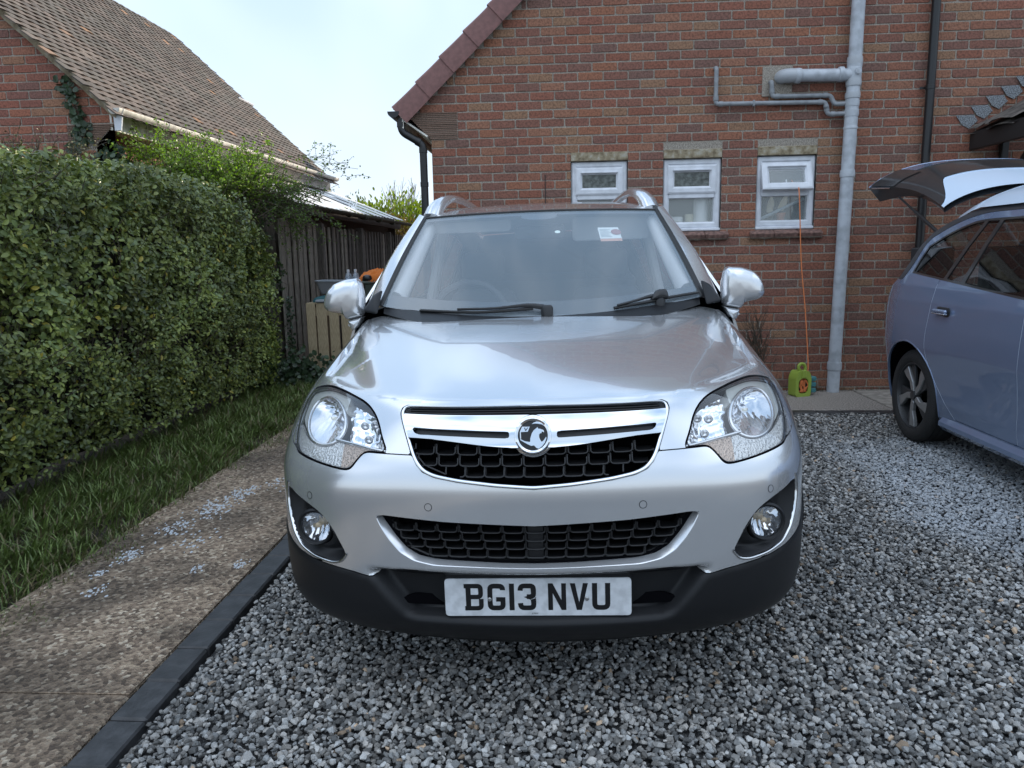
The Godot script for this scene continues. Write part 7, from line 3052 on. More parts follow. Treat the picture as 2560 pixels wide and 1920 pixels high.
func roof(car: Node3D) -> void:
	var silver: Material = M.silver_paint
	var b := MB.new()
	var rows := []
	for j in 41:
		var t := j / 40.0
		var row := PackedVector3Array()
		for i in 41:
			var u := lerpf(-1, 1, i / 40.0)
			var z0 := -1.633 - 0.11 * u * u
			var z := lerpf(z0, -4.45, t)
			var x := u * lerpf(0.548, roof_half(z), minf(1.0, t * 8.0))
			row.append(Vector3(x, roof_y(x, z - (z0 + 1.633) * (1.0 - t)) + (0.002 if j > 0 else 0.0), z))
		rows.append(row)
	b.grid(rows, Vector3(0, 0.5, -3.0))
	obj("roof", b, silver, car)
	for s: float in [-1.0, 1.0]:
		var rb := MB.new()
		var pts := curve([Vector3(0.548 * s, 1.500, -1.95), Vector3(0.532 * s, 1.560, -2.02), Vector3(0.508 * s, 1.604, -2.18), Vector3(0.495 * s, 1.628, -2.42), Vector3(0.490 * s, 1.638, -2.9), Vector3(0.482 * s, 1.630, -3.4), Vector3(0.470 * s, 1.605, -3.85), Vector3(0.462 * s, 1.53, -4.1)], 40)
		var rads := PackedFloat32Array()
		for i in pts.size():
			var t := float(i) / (pts.size() - 1)
			rads.append(0.028 + 0.022 * pow(maxf(0.0, 1.0 - t * 5.0), 1.5) + 0.016 * maxf(0.0, t * 5.0 - 4.0))
		rb.tube(pts, 0.02, 12, true, rads, Vector3(1, 0, 0), 0.72)
		obj("roof_rail", rb, M.silver_paint, car)
	# aerial base and rear sill omitted: they are hidden; black strip between roof and pillar
	for s: float in [-1.0, 1.0]:
		var d := MB.new()
		var dp := PackedVector3Array()
		for j in 30:
			var z := lerpf(-1.76, -4.3, j / 29.0)
			var x := roof_half(z) + 0.006
			dp.append(Vector3(x * s, roof_y(x, z) - 0.004, z))
		d.tube(dp, 0.007, 6)
		obj("roof_strip", d, M.rubber, car)


func inside(car: Node3D) -> void:
	var d := MB.new()
	var rows := []
	for j in 8:
		var t := j / 7.0
		var row := PackedVector3Array()
		for i in 25:
			var u := lerpf(-1, 1, i / 24.0)
			var p := screen_at(u * 0.97, 0.0)
			var hump := 0.055 * exp(-pow((u * 0.68 + 0.37) / 0.17, 2.0)) * smoothstep(0.45, 0.8, t) + 0.02 * exp(-pow(u * 0.68 / 0.12, 2.0)) * smoothstep(0.2, 0.5, t)
			row.append(Vector3(u * 0.67, lerpf(p.y - 0.015, 1.035, minf(1.0, t * 1.6)) + hump - 0.32 * maxf(0.0, t - 0.86) * 7.0 * 0.5, lerpf(p.z - 0.02, -1.72, t)))
		rows.append(row)
	d.grid(rows, Vector3(0, 0.2, -1.4))
	obj("dashboard", d, M.cabin_dark, car)
	# steering wheel on the driver's side
	var sw := holder("steering_wheel", car, at(Vector3(-0.37, 1.005, -1.86), Vector3(-0.45, 0, 0)))
	var rg := MB.new()
	var loop := PackedVector3Array()
	for k in 49:
		loop.append(Vector3(cos(TAU * k / 48) * 0.188, sin(TAU * k / 48) * 0.188, 0))
	rg.tube(loop, 0.015, 10, false)
	obj("wheel_rim", rg, M.cabin_grey, sw)
	var hb := MB.new()
	hb.pillow(rounded(PackedVector2Array([Vector2(-0.09, -0.07), Vector2(0.09, -0.07), Vector2(0.11, 0.05), Vector2(-0.11, 0.05)]), 0.03), 0.02, 0.03, at(Vector3(0, -0.01, -0.01)))
	hb.box(Vector3(0.13, 0.0, 0), Vector3(0.09, 0.03, 0.02), 0.006)
	hb.box(Vector3(-0.13, 0.0, 0), Vector3(0.09, 0.03, 0.02), 0.006)
	obj("wheel_hub", hb, M.cabin_dark, sw)
	# seats
	for x: float in [-0.37, 0.37]:
		var st := holder("front_seat", car, at(Vector3(x, 0, -2.45)))
		var b := MB.new()
		b.pillow(rounded(PackedVector2Array([Vector2(-0.25, 0.5), Vector2(0.25, 0.5), Vector2(0.24, 0.85), Vector2(0.19, 1.12), Vector2(-0.19, 1.12), Vector2(-0.24, 0.85)]), 0.07), 0.09, 0.07, at(Vector3(0, 0.0, -0.05), Vector3(-0.15, 0, 0)), 2.6)
		obj("seat_back", b, M.cabin_grey, st)
		var hr := MB.new()
		hr.pillow(rounded(rect(-0.13, 1.16, 0.13, 1.34), 0.05), 0.05, 0.05, at(Vector3(0, 0, -0.07), Vector3(-0.12, 0, 0)), 2.6)
		obj("headrest", hr, M.cabin_grey, st)
		var cu := MB.new()
		cu.box(Vector3(0, 0.5, 0.2), Vector3(0.5, 0.16, 0.5), 0.05)
		obj("cushion", cu, M.cabin_grey, st)
	var rs := MB.new()
	rs.box(Vector3(0, 0.85, -3.45), Vector3(1.25, 0.65, 0.14), 0.05)
	obj("rear_seat", rs, M.cabin_grey, car)
	# sun visors, head lining, pillars' inner trim
	for e in [[-0.525, -0.141, 1.388, 1.452], [0.155, 0.528, 1.330, 1.452]]:
		var v := MB.new()
		v.pillow(rounded(rect(e[0], e[2], e[1], e[3]), 0.025, 4), 0.012, 0.008, at(Vector3(0, 0.03, -1.82), Vector3(0.0, 0, 0)), 3.0)
		obj("sun_visor", v, M.cabin_light, car)
	var hl := MB.new()
	var hrws := []
	for j in 9:
		var row := PackedVector3Array()
		for i in 13:
			var u := lerpf(-0.94, 0.94, i / 12.0)
			var z := lerpf(-1.74, -4.2, j / 8.0)
			row.append(Vector3(u * 0.55, roof_y(u * 0.5, z) - 0.045, z))
		hrws.append(row)
	hl.grid(hrws, Vector3(0, 2.5, -3))
	obj("head_lining", hl, M.cabin_light, car)
	for s: float in [-1.0, 1.0]:
		var pt := MB.new()
		pt.tube([screen_at(s * 0.99, 0.12) + Vector3(-0.01 * s, -0.03, -0.05), screen_at(s * 0.99, 0.95) + Vector3(-0.01 * s, -0.03, -0.05)], 0.034, 8, true, PackedFloat32Array([0.055, 0.036]))
		obj("pillar_lining", pt, M.cabin_light, car)
		var bp := MB.new()
		bp.box(Vector3(0.65 * s, 1.20, -2.62), Vector3(0.05, 0.6, 0.13), 0.015, Basis(Vector3(0, 0, 1), 0.22 * s))
		obj("door_pillar_lining", bp, M.cabin_light, car)
	var rm := MB.new()
	rm.pillow(rounded(rect(-0.12, -0.032, 0.12, 0.032), 0.02), 0.02, 0.01, at(Vector3(0.0, 1.405, -1.70)), 2.6)
	obj("rear_view_mirror", rm, M.cabin_dark, car)
	var fl := MB.new()
	fl.box(Vector3(0, 0.34, -2.6), Vector3(1.55, 0.1, 3.4), 0.02)
	fl.box(Vector3(0, 0.6, -1.05), Vector3(1.1, 0.6, 0.5), 0.05)
	obj("underbody", fl, M.gap, car)


func mirrors(car: Node3D) -> void:
	var head := PackedVector2Array([Vector2(0.781, 1.139), Vector2(0.784, 1.172), Vector2(0.790, 1.207), Vector2(0.806, 1.225), Vector2(0.856, 1.222), Vector2(0.910, 1.204), Vector2(0.938, 1.178), Vector2(0.954, 1.145), Vector2(0.961, 1.113), Vector2(0.953, 1.092), Vector2(0.930, 1.080), Vector2(0.900, 1.075), Vector2(0.880, 1.071), Vector2(0.868, 1.062), Vector2(0.860, 1.043), Vector2(0.788, 1.058), Vector2(0.782, 1.095)])
	var foot := PackedVector2Array([Vector2(0.786, 1.058), Vector2(0.8585, 1.043), Vector2(0.845, 1.000), Vector2(0.826, 0.994), Vector2(0.802, 1.024)])
	for s: float in [-1.0, 1.0]:
		var m := holder("wing_mirror", car)
		var b := MB.new()
		var hp := rounded(head, 0.012, 3)
		b.pillow(hp if s > 0 else mirrored(hp), 0.075, 0.045, at(Vector3(0, 0, -1.40)), 3.4, 12)
		obj("mirror_housing", b, M.silver_paint, m)
		var f := MB.new()
		var fp := rounded(foot, 0.006, 3)
		f.pillow(fp if s > 0 else mirrored(fp), 0.055, 0.05, at(Vector3(0, 0, -1.40)), 3.4, 6)
		obj("mirror_foot", f, M.silver_paint, m)
		var g := MB.new()
		var gp := PackedVector2Array()
		for p in hp:
			var q := (p - Vector2(0.87, 1.14)) * 0.86 + Vector2(0.87, 1.14)
			gp.append(Vector2(q.x * s, q.y))
		g.extrude(gp, 0.003, Transform3D(Basis(Vector3.UP, PI), Vector3(0, 0, -1.449)) * Transform3D(Basis.from_scale(Vector3(-1, 1, 1)), Vector3.ZERO))
		obj("mirror_glass", g, M.chrome, m)


# ---------------------------------------------------------------- body sides, tail and wheels
func side_x(y: float, z: float) -> float:
	var pts := [Vector2(0.20, 0.80), Vector2(0.30, 0.872), Vector2(0.45, 0.893), Vector2(0.65, 0.903), Vector2(0.80, 0.905), Vector2(0.92, 0.893), Vector2(1.00, 0.868), Vector2(1.05, 0.835), Vector2(1.25, 0.735), Vector2(1.45, 0.630), Vector2(1.54, 0.575)]
	var x := along(pts, y)
	var d := -z
	if d > 3.6:
		x -= 0.10 * pow((d - 3.6) / 0.95, 2.0)
	if d < 1.9 and y < 1.02:
		x -= 0.030 * (1.9 - d) / 0.5 * smoothstep(0.4, 0.9, y)
	return x


func body_sides(car: Node3D) -> void:
	var silver: Material = M.silver_paint
	for s: float in [-1.0, 1.0]:
		var G := flank(side_x, s, -4.50, -1.33, 200, 0.24, 1.54, 90)
		var body := field(func(p: Vector3, i: int) -> float:
			var f := minf(roof_y(roof_half(p.z), p.z) - 0.006 - p.y, -1.36 - maxf(0.0, p.y - 1.03) * 1.02 - p.z)
			return minf(f, minf(Vector2(p.z + 0.93, p.y - 0.36).length() - 0.40, Vector2(p.z + 3.637, p.y - 0.36).length() - 0.405)), G)
		var glass := field(func(p: Vector3, i: int) -> float:
			var d := -p.z
			return minf(minf(p.y - 1.05, 1.478 - 0.10 * maxf(0.0, d - 3.3) - p.y), minf((d - 1.66 - (p.y - 1.05) * 0.95) * 0.7, (4.15 - (p.y - 1.05) * 0.55 - d) * 0.85)), G)
		var zc := [[-1.0, 2.515], [2.525, 3.40], [3.41, 9.0]]
		for k in 3:
			var F := field(func(p: Vector3, i: int) -> float:
				var f := minf(minf(body[i], 0.001 - glass[i]), minf(-p.z - zc[k][0], zc[k][1] + p.z))
				return minf(f, p.y - 0.31) if k < 2 else f, G)
			var o := obj(["front_door", "rear_door", "rear_quarter"][k], panel(F, 0.0, 0.012, false, G), silver, car)
			if k < 2:
				var hd := MB.new()
				var hz: float = [-2.32, -3.24][k]
				hd.box(Vector3((side_x(0.93, hz) + 0.018) * s, 0.93, hz), Vector3(0.028, 0.03, 0.19), 0.010)
				obj("door_handle", hd, silver, o)
			var W := field(func(p: Vector3, i: int) -> float:
				return minf(glass[i] - 0.012, minf(-p.z - zc[k][0] - 0.03, zc[k][1] - 0.03 + p.z)), G)
			obj("side_window", panel(W, -0.006, 0.004, false, G), M.car_glass if k == 0 else M.privacy_glass, car)
		var R := field(func(p: Vector3, i: int) -> float:
			var dv := minf(absf(-p.z - 2.52), absf(-p.z - 3.405))
			return minf(glass[i] + 0.006, maxf(0.014 - glass[i], 0.034 - dv)), G)
		obj("window_frame", panel(R, -0.003, 0.01, false, G), M.rubber, car)
		var I := field(func(p: Vector3, i: int) -> float: return minf(body[i] + 0.004, -glass[i] + 0.02), G)
		obj("inner_panel", panel(I, -0.02, 0.0, false, G), M.gap, car)
		# sill
		var sl := MB.new()
		sl.box(Vector3(0.86 * s, 0.27, -2.28), Vector3(0.09, 0.13, 1.95), 0.03)
		obj("sill", sl, M.trim_plastic, car)
		# wheel arch mouldings and liners
		for wz: float in [-0.93, -3.637]:
			var am := MB.new()
			var ap := PackedVector3Array()
			for k in 29:
				var a := lerpf(-0.42, PI + 0.42, k / 28.0)
				var y := 0.36 + sin(a) * 0.40
				var z := wz + cos(a) * 0.40
				var x := side_x(maxf(y, 0.26), minf(z, -1.36)) - 0.028
				if wz > -2:
					x = minf(x, 0.8715 + 0.02 * clampf((-z - 0.9) / 0.4, -0.6, 1))
				ap.append(Vector3(x * s, y, z))
			am.tube(ap, 0.020, 8, true, PackedFloat32Array(), Vector3(s, 0, 0), 1.3)
			obj("arch_moulding", am, M.trim_plastic, car)
			var li := MB.new()
			var l0 := PackedVector3Array()
			var l1 := PackedVector3Array()
			for k in 21:
				var a := lerpf(-0.3, PI + 0.3, k / 20.0)
				l0.append(Vector3(0.86 * s, 0.36 + sin(a) * 0.405, wz + cos(a) * 0.405))
				l1.append(Vector3(0.50 * s, 0.36 + sin(a) * 0.405, wz + cos(a) * 0.405))
			li.grid([l0, l1], Vector3(0.7 * s, 0.36, wz) + Vector3(0, 5, 0))
			obj("arch_liner", li, M.gap, car)
			road_wheel(car, Vector3(0.755 * s, 0.352, wz), s, 0.352, 0.225, 0.225, 5)
	# tail
	var tl := MB.new()
	var rows := []
	for j in 21:
		var y := lerpf(0.30, 1.49, j / 20.0)
		var row := PackedVector3Array()
		for i in 21:
			var u := lerpf(-1, 1, i / 20.0)
			var x := u * side_x(y, -4.50)
			row.append(Vector3(x, y - 0.02 * u * u * (1.0 if y > 1.3 else 0.0), -4.50 - 0.10 * (1.0 - u * u) + (0.14 * maxf(0.0, y - 1.05) / 0.45)))
		rows.append(row)
	tl.grid(rows, Vector3(0, 0.9, -3.0))
	obj("tailgate", tl, silver, car)
	var rw := MB.new()
	var rr2 := []
	for j in 6:
		var y := lerpf(1.08, 1.42, j / 5.0)
		var row := PackedVector3Array()
		for i in 13:
			var u := lerpf(-0.86, 0.86, i / 12.0)
			row.append(Vector3(u * side_x(y, -4.5), y, -4.506 - 0.10 * (1.0 - u * u) + 0.14 * maxf(0.0, y - 1.05) / 0.45))
		rr2.append(row)
	rw.grid(rr2, Vector3(0, 0.9, -3.0))
	obj("rear_window", rw, M.privacy_glass, car)
	for s: float in [-1.0, 1.0]:
		var lamp := MB.new()
		lamp.pillow(rounded(rect(0.62 * s - 0.1, 0.80, 0.62 * s + 0.1, 1.04), 0.04), 0.03, 0.01, at(Vector3(0, 0, -4.53), Vector3(0, PI, 0)) * at(Vector3.ZERO, Vector3.ZERO, Vector3(1, 1, 1)))
		obj("tail_lamp", lamp, mat("tail_red", lin(0.35, 0.02, 0.02), 0.1), car)


func road_wheel(car: Node3D, ce: Vector3, s: float, R: float, wid: float, rim: float, spokes: int) -> Node3D:
	var w := holder("wheel", car, at(ce, Vector3(0, 0, -HALF_PI * s)))
	var t := MB.new()
	var hw := wid / 2
	var prof := PackedVector2Array([Vector2(rim - 0.006, -hw * 0.80), Vector2(rim + 0.02, -hw * 0.97), Vector2(R - 0.045, -hw), Vector2(R - 0.012, -hw * 0.86)])
	for k in 6:
		var y0 := lerpf(-hw * 0.80, hw * 0.80, k / 6.0)
		var y1 := lerpf(-hw * 0.80, hw * 0.80, (k + 0.82) / 6.0)
		prof.append(Vector2(R, y0))
		prof.append(Vector2(R, y1))
		if k < 5:
			prof.append(Vector2(R - 0.008, y1 + 0.001))
			prof.append(Vector2(R - 0.008, lerpf(-hw * 0.80, hw * 0.80, (k + 1) / 6.0) - 0.001))
	prof.append_array(PackedVector2Array([Vector2(R - 0.012, hw * 0.86), Vector2(R - 0.045, hw), Vector2(rim + 0.02, hw * 0.97), Vector2(rim - 0.006, hw * 0.80)]))
	t.lathe(prof, 64)
	obj("tyre", t, M.tyre, w)
	# shoulder blocks
	var bl := MB.new()
	for k in 44:
		for q: float in [-1.0, 1.0]:
			var a := TAU * (k + 0.25 * q) / 44
			bl.box(Vector3(cos(a) * (R - 0.002), hw * 0.78 * q, sin(a) * (R - 0.002)), Vector3(0.016, hw * 0.34, 0.030), 0.003, Basis(Vector3.UP, -a))
	obj("tread_block", bl, M.tyre, w)
	var r := MB.new()
	r.lathe([Vector2(rim, -hw * 0.8), Vector2(rim - 0.012, -hw * 0.5), Vector2(rim - 0.03, 0.0), Vector2(rim - 0.018, hw * 0.5), Vector2(rim - 0.012, hw * 0.78), Vector2(rim + 0.004, hw * 0.86), Vector2(rim + 0.006, hw * 0.80)], 56, Transform3D(), true)
	obj("rim", r, M.alloy, w)
	var d := MB.new()
	d.lathe([Vector2(0.15, -0.02), Vector2(0.15, 0.01), Vector2(0.0, 0.012)], 40)
	obj("brake_disc", d, M.dark_alloy, w)
	for k in spokes:
		var sp := MB.new()
		var a := TAU * k / spokes + 0.3
		sp.pillow(rounded(PackedVector2Array([Vector2(0.03, -0.035), Vector2(rim - 0.01, -0.022), Vector2(rim - 0.005, 0.026), Vector2(0.03, 0.035)]), 0.01), 0.018, 0.012, Transform3D(Basis(Vector3.UP, a) * Basis(Vector3.RIGHT, -HALF_PI), Vector3(0, hw * 0.62, 0)), 3.0)
		obj("spoke", sp, M.alloy, w)
	var cp := MB.new()
	cp.lathe([Vector2(0.045, hw * 0.4), Vector2(0.040, hw * 0.76), Vector2(0.0, hw * 0.80)], 24)
	obj("hub_cap", cp, M.alloy, w)
	return w


# ---------------------------------------------------------------- the blue car with its tailgate up
func blue_side(y: float, z: float) -> float:
	# distance of the near flank from the car's middle line (local x), y up, z along the car, nose towards +z
	var pts := [Vector2(0.17, 0.80), Vector2(0.24, 0.862), Vector2(0.34, 0.885), Vector2(0.50, 0.902), Vector2(0.66, 0.912), Vector2(0.80, 0.905), Vector2(0.95, 0.893), Vector2(1.05, 0.872), Vector2(1.12, 0.845), Vector2(1.30, 0.770), Vector2(1.46, 0.690), Vector2(1.54, 0.630)]
	var x := along(pts, y)
	var back := -z
	if back > 0.20:
		x -= 0.17 * pow((back - 0.20) / 0.42, 2.2) * (0.55 + 0.45 * smoothstep(0.9, 0.4, y))
	# scooped lower door
	var d := Vector2((z - 0.85) / 0.75, (y - 0.50) / 0.17)
	x -= 0.016 * exp(-d.length_squared())
	# swollen haunch over the wheel
	var h := Vector2(z / 0.50, (y - 0.66) / 0.24)
	x += 0.022 * exp(-h.length_squared())
	return x


func blue_car() -> void:
	var paint := mat("blue_paint", lin(0.215, 0.285, 0.43), 0.26, 0.45)
	paint.clearcoat_enabled = true
	paint.clearcoat = 1.0
	paint.clearcoat_roughness = 0.03
	# local origin on the ground below the rear axle; the near flank is at local x = -0.91
	var car := thing("blue_car", "grey blue car with its tailgate raised, parked beside the silver one", "car", Vector3(3.270, 0, -5.17))
	var seam_m := mat("seam_glint", lin(0.38, 0.43, 0.52), 0.4)
	mat("bow", lin(0.045, 0.045, 0.05), 0.3)
	var gloss := mat("gloss_black", lin(0.012, 0.012, 0.013), 0.08)
	gloss.clearcoat_enabled = true
	var top := func(z: float) -> float: return 1.548 - 0.17 * pow(maxf(0.0, 0.45 - z) / 0.65, 2.0) - 0.03 * pow(maxf(0.0, z - 0.9) / 1.0, 2.0) * 1.6
	var tail := func(y: float) -> float: return along([Vector2(0.0, -0.50), Vector2(0.3, -0.595), Vector2(0.55, -0.62), Vector2(0.8, -0.60), Vector2(0.95, -0.545), Vector2(1.04, -0.455), Vector2(1.10, -0.345), Vector2(1.20, -0.285), Vector2(1.32, -0.235), Vector2(1.40, -0.165), Vector2(1.46, -0.07), Vector2(1.56, 0.15)], y)
	var win_lo := func(z: float) -> float: return 1.128 - 0.080 * (z + 0.15)
	var win_hi := func(z: float) -> float: return top.call(z) - 0.085 - 0.02 * clampf((0.3 - z) / 0.4, 0, 1)
	var rear_edge := func(y: float) -> float: return along([Vector2(1.0, -0.20), Vector2(1.10, -0.185), Vector2(1.22, -0.16), Vector2(1.32, -0.12), Vector2(1.40, -0.03), Vector2(1.47, 0.10)], y)
	for s: float in [-1.0, 1.0]:
		var G := flank(blue_side, s, -0.66, 2.60, 326 if s < 0 else 90, 0.165, 1.56, 140 if s < 0 else 40)
		var body := field(func(p: Vector3, i: int) -> float:
			var f := minf(top.call(p.z) - p.y, p.z - tail.call(p.y))
			f = minf(f, minf(Vector2(p.z, p.y - 0.315).length() - 0.366, Vector2(p.z - 2.75, p.y - 0.315).length() - 0.36))
			return minf(f, 2.1 - (p.y - 1.1) * 1.0 - p.z) if p.y > 1.1 else f, G)
		var win := field(func(p: Vector3, i: int) -> float: return minf(minf(p.y - win_lo.call(p.z), win_hi.call(p.z) - p.y), (p.z - rear_edge.call(p.y)) * 0.9), G)
		var arch := field(func(p: Vector3, i: int) -> float:
			# black bow that sweeps over the roof edge and down the rear pillar
			var e := minf(top.call(p.z) - p.y, (p.z - tail.call(p.y)) * 0.8)
			return minf(0.046 + 0.02 * smoothstep(1.35, 1.1, p.y) - e, p.y - 1.085 + 0.08 * (p.z + 0.35)), G)
		var edge := field(func(p: Vector3, i: int) -> float:
			return p.z - (0.232 + 0.286 * pow(maxf(0.0, 0.75 - p.y) / 0.45, 2.0)), G)
		var B := field(func(p: Vector3, i: int) -> float: return minf(minf(body[i], -win[i]), minf(-arch[i], maxf(-edge[i] - 0.002, 0.262 - p.y if p.z > 0.2 else -9.0))), G)
		# painted strip between the bow and the glass belongs to the body as well
		var B2 := field(func(p: Vector3, i: int) -> float: return minf(minf(body[i], -win[i]), minf(-arch[i], minf(p.y - 1.16, edge[i] + 0.002))), G)
		obj("body", panel(B, 0.0, 0.012, false, G), paint, car)
		obj("roof_edge", panel(B2, 0.0, 0.008, false, G), paint, car)
		obj("black_bow", panel(field(func(p: Vector3, i: int) -> float: return minf(minf(body[i], arch[i] - 0.001), -win[i] + 0.0), G), 0.002, 0.01, false, G), M.bow, car)
		for k in 2:
			var F := field(func(p: Vector3, i: int) -> float:
				var f := minf(minf(body[i], -win[i]), minf(edge[i] - 0.002, p.y - 0.266))
				f = minf(f, 1.17 - p.y)
				return minf(f, minf(-arch[i], (1.192 - p.z) if k == 0 else (p.z - 1.197))), G)
			blue_door(obj(["rear_door", "front_door"][k], panel(F, 0.0, 0.010, false, G), paint, car), s, [0.395, 1.46][k], paint)
		var bars := func(p: Vector3) -> float:
			return minf(absf(p.z - 0.28 - (p.y - 1.085) * 0.36), minf(absf(p.z - 0.51 - (p.y - 1.085) * 0.16), absf(p.z - 1.19)))
		obj("window_frame", panel(field(func(p: Vector3, i: int) -> float: return minf(win[i] + 0.002, maxf(0.013 - win[i], (0.046 if p.z > 0.9 else 0.020) - bars.call(p))), G), -0.001, 0.008, false, G), gloss, car)
		for k in 4:
			var F := field(func(p: Vector3, i: int) -> float:
				var a := p.z - 0.28 - (p.y - 1.085) * 0.36
				var c := p.z - 0.51 - (p.y - 1.085) * 0.16
				var f: float = [-a, minf(a, -c), minf(c, 1.19 - p.z), p.z - 1.19][k]
				return minf(win[i] - 0.008, f - 0.012), G)
			obj(["quarter_window", "quarter_window", "door_window", "front_window"][k], panel(F, -0.006, 0.003, false, G), M.privacy_glass, car)
		var I := field(func(p: Vector3, i: int) -> float: return minf(body[i] + 0.004, -win[i] + 0.02), G)
		obj("inner_panel", panel(I, -0.022, 0.0, false, G), M.gap, car)
		# pale tubes along the door seams paint in the glint on their lips
		var sm := MB.new()
		for which in 2:
			var path := PackedVector3Array()
			for i in 31:
				var y := lerpf(0.268, 1.07, i / 30.0)
				var z := 1.1955
				if which == 0:
					z = 0.2330 + 0.286 * pow(maxf(0.0, 0.75 - y) / 0.45, 2.0)
				path.append(Vector3((blue_side(y, z) - 0.001) * s, y, z))
			sm.tube(path, 0.0020, 5)
		obj("door_seam_glint", sm, seam_m, car)
		var sill := MB.new()
		sill.box(Vector3(0.845 * s, 0.215, 1.38), Vector3(0.09, 0.085, 1.98), 0.03)
		obj("sill", sill, paint, car)
		for wz: float in [0.0, 2.75]:
			var li := MB.new()
			var l0 := PackedVector3Array()
			var l1 := PackedVector3Array()
			for k in 25:
				var a := lerpf(-0.35, PI + 0.35, k / 24.0)
				var y := 0.315 + sin(a) * 0.372
				var z := wz + cos(a) * 0.372
				l0.append(Vector3((blue_side(maxf(y, 0.18), z) - 0.002) * s, y, z))
				l1.append(Vector3(0.55 * s, y, z))
			li.grid([l0, l1], Vector3(0.7 * s, 5, wz))
			obj("arch_liner", li, M.gap, car)
			var lip := MB.new()
			lip.tube(l0, 0.006, 6)
			obj("arch_lip", lip, paint, car)
			blue_wheel(car, Vector3(0.775 * s, 0.312, wz), s)
	# roof, tail opening, rear bumper, nose
	var rf := MB.new()
	var rows := []
	for i in 25:
		var z := lerpf(-0.20, 2.0, i / 24.0)
		var row := PackedVector3Array()
		for k in 25:
			var u := lerpf(-1, 1, k / 24.0)
			var hw := 0.655
			row.append(Vector3(u * hw, minf(top.call(z) + 0.02, 1.55) - 0.012 + 0.165 * pow(1.0 - pow(absf(u), 2.6), 0.75) * smoothstep(2.2, 0.6, z), z - 0.14 * (1.0 - u * u) * smoothstep(0.4, -0.2, z)))
		rows.append(row)
	rf.grid(rows, Vector3(0, 0.5, 0.8))
	obj("roof", rf, mat("pale_roof", lin(0.60, 0.70, 0.82), 0.16), car)
	var bp := MB.new()
	var brow := []
	for j in 15:
		var y := lerpf(0.24, 0.98, j / 14.0)
		var row := PackedVector3Array()
		for k in 21:
			var u := lerpf(-1, 1, k / 20.0)
			row.append(Vector3(u * blue_side(y, tail.call(y) + 0.02), y, tail.call(y) + 0.03 - 0.10 * (1.0 - pow(absf(u), 3.0)) * (0.5 + 0.5 * smoothstep(0.75, 0.5, y))))
		brow.append(row)
	bp.grid(brow.slice(0, 8), Vector3(0, 0.6, 0.5))
	obj("rear_bumper", bp, paint, car)
	var bt := MB.new()
	bt.box(Vector3(0, 0.62, -0.28), Vector3(1.3, 0.05, 0.55), 0.01)
	bt.box(Vector3(0.70, 0.95, -0.22), Vector3(0.06, 0.7, 0.5), 0.01)
	bt.box(Vector3(-0.70, 0.95, -0.22), Vector3(0.06, 0.7, 0.5), 0.01)
	bt.box(Vector3(0, 0.95, 0.35), Vector3(1.35, 0.7, 0.10), 0.03)
	obj("boot_lining", bt, M.cabin_dark, car)
	var fl := MB.new()
	fl.box(Vector3(0, 0.30, 1.3), Vector3(1.55, 0.12, 3.2), 0.03)
	obj("underbody", fl, M.gap, car)
	for x: float in [-0.36, 0.36]:
		for z: float in [0.62, 1.55]:
			var st := MB.new()
			st.pillow(rounded(PackedVector2Array([Vector2(-0.23, 0.4), Vector2(0.23, 0.4), Vector2(0.2, 1.1), Vector2(-0.2, 1.1)]), 0.06), 0.08, 0.07, at(Vector3(x, 0.05, z), Vector3(-0.18, 0, 0)))
			st.pillow(rounded(rect(-0.13, 1.13, 0.13, 1.30), 0.04), 0.05, 0.05, at(Vector3(x, 0.05, z - 0.03), Vector3(-0.15, 0, 0)))
			obj("seat", st, M.cabin_dark, car)
	var no := MB.new()
	var nrow := []
	for e in [[2.05, 1.545, 0.62], [2.45, 1.36, 0.68], [2.85, 1.10, 0.76], [3.15, 0.98, 0.80], [3.45, 0.80, 0.78], [3.56, 0.55, 0.76], [3.52, 0.22, 0.74]]:
		var row := PackedVector3Array()
		for k in 17:
			var u := lerpf(-1, 1, k / 16.0)
			row.append(Vector3(u * e[2], e[1] - 0.05 * u * u, e[0] - 0.22 * u * u))
		nrow.append(row)
	no.grid(nrow.slice(2), Vector3(0, 0.5, 2.0))
	obj("nose", no, paint, car)
	var wsx := MB.new()
	wsx.grid(nrow.slice(0, 3), Vector3(0, 0.5, 1.0))
	obj("windscreen", wsx, M.car_glass, car)
	for s: float in [-1.0, 1.0]:
		var fw := MB.new()
		var f0 := PackedVector3Array()
		var f1 := PackedVector3Array()
		for i in 9:
			var z := lerpf(2.60, 3.25, i / 8.0)
			f0.append(Vector3(0.80 * s, lerpf(1.08, 0.86, i / 8.0), z))
			f1.append(Vector3(0.86 * s, 0.70, z - 0.02))
		fw.grid([f0, f1], Vector3(0, 0.6, 2.6))
		obj("front_wing", fw, paint, car)
	# raised tailgate: an outer skin, an inner lining, glass, tail lamps and a gas strut each side
	var tg := holder("tailgate", car)
	var out := func(u: float, v: float) -> Vector3:
		# v from the hinge (0) back to the lower edge (1); it stands higher at the back
		var au := absf(u)
		var mid := 1.715 + 0.255 * v + 0.03 * sin(v * PI)
		var sid := 1.565 + 0.205 * v + 0.05 * sin(v * PI)
		var hw := 0.655 + 0.175 * v * v
		var k := pow(1.0 - pow(au, 2.8), 0.85)
		return Vector3(u * hw, lerpf(sid, mid, k), -0.20 - 0.86 * v + 0.03 * (1.0 - k) * v)
	var skin := []
	var lining := []
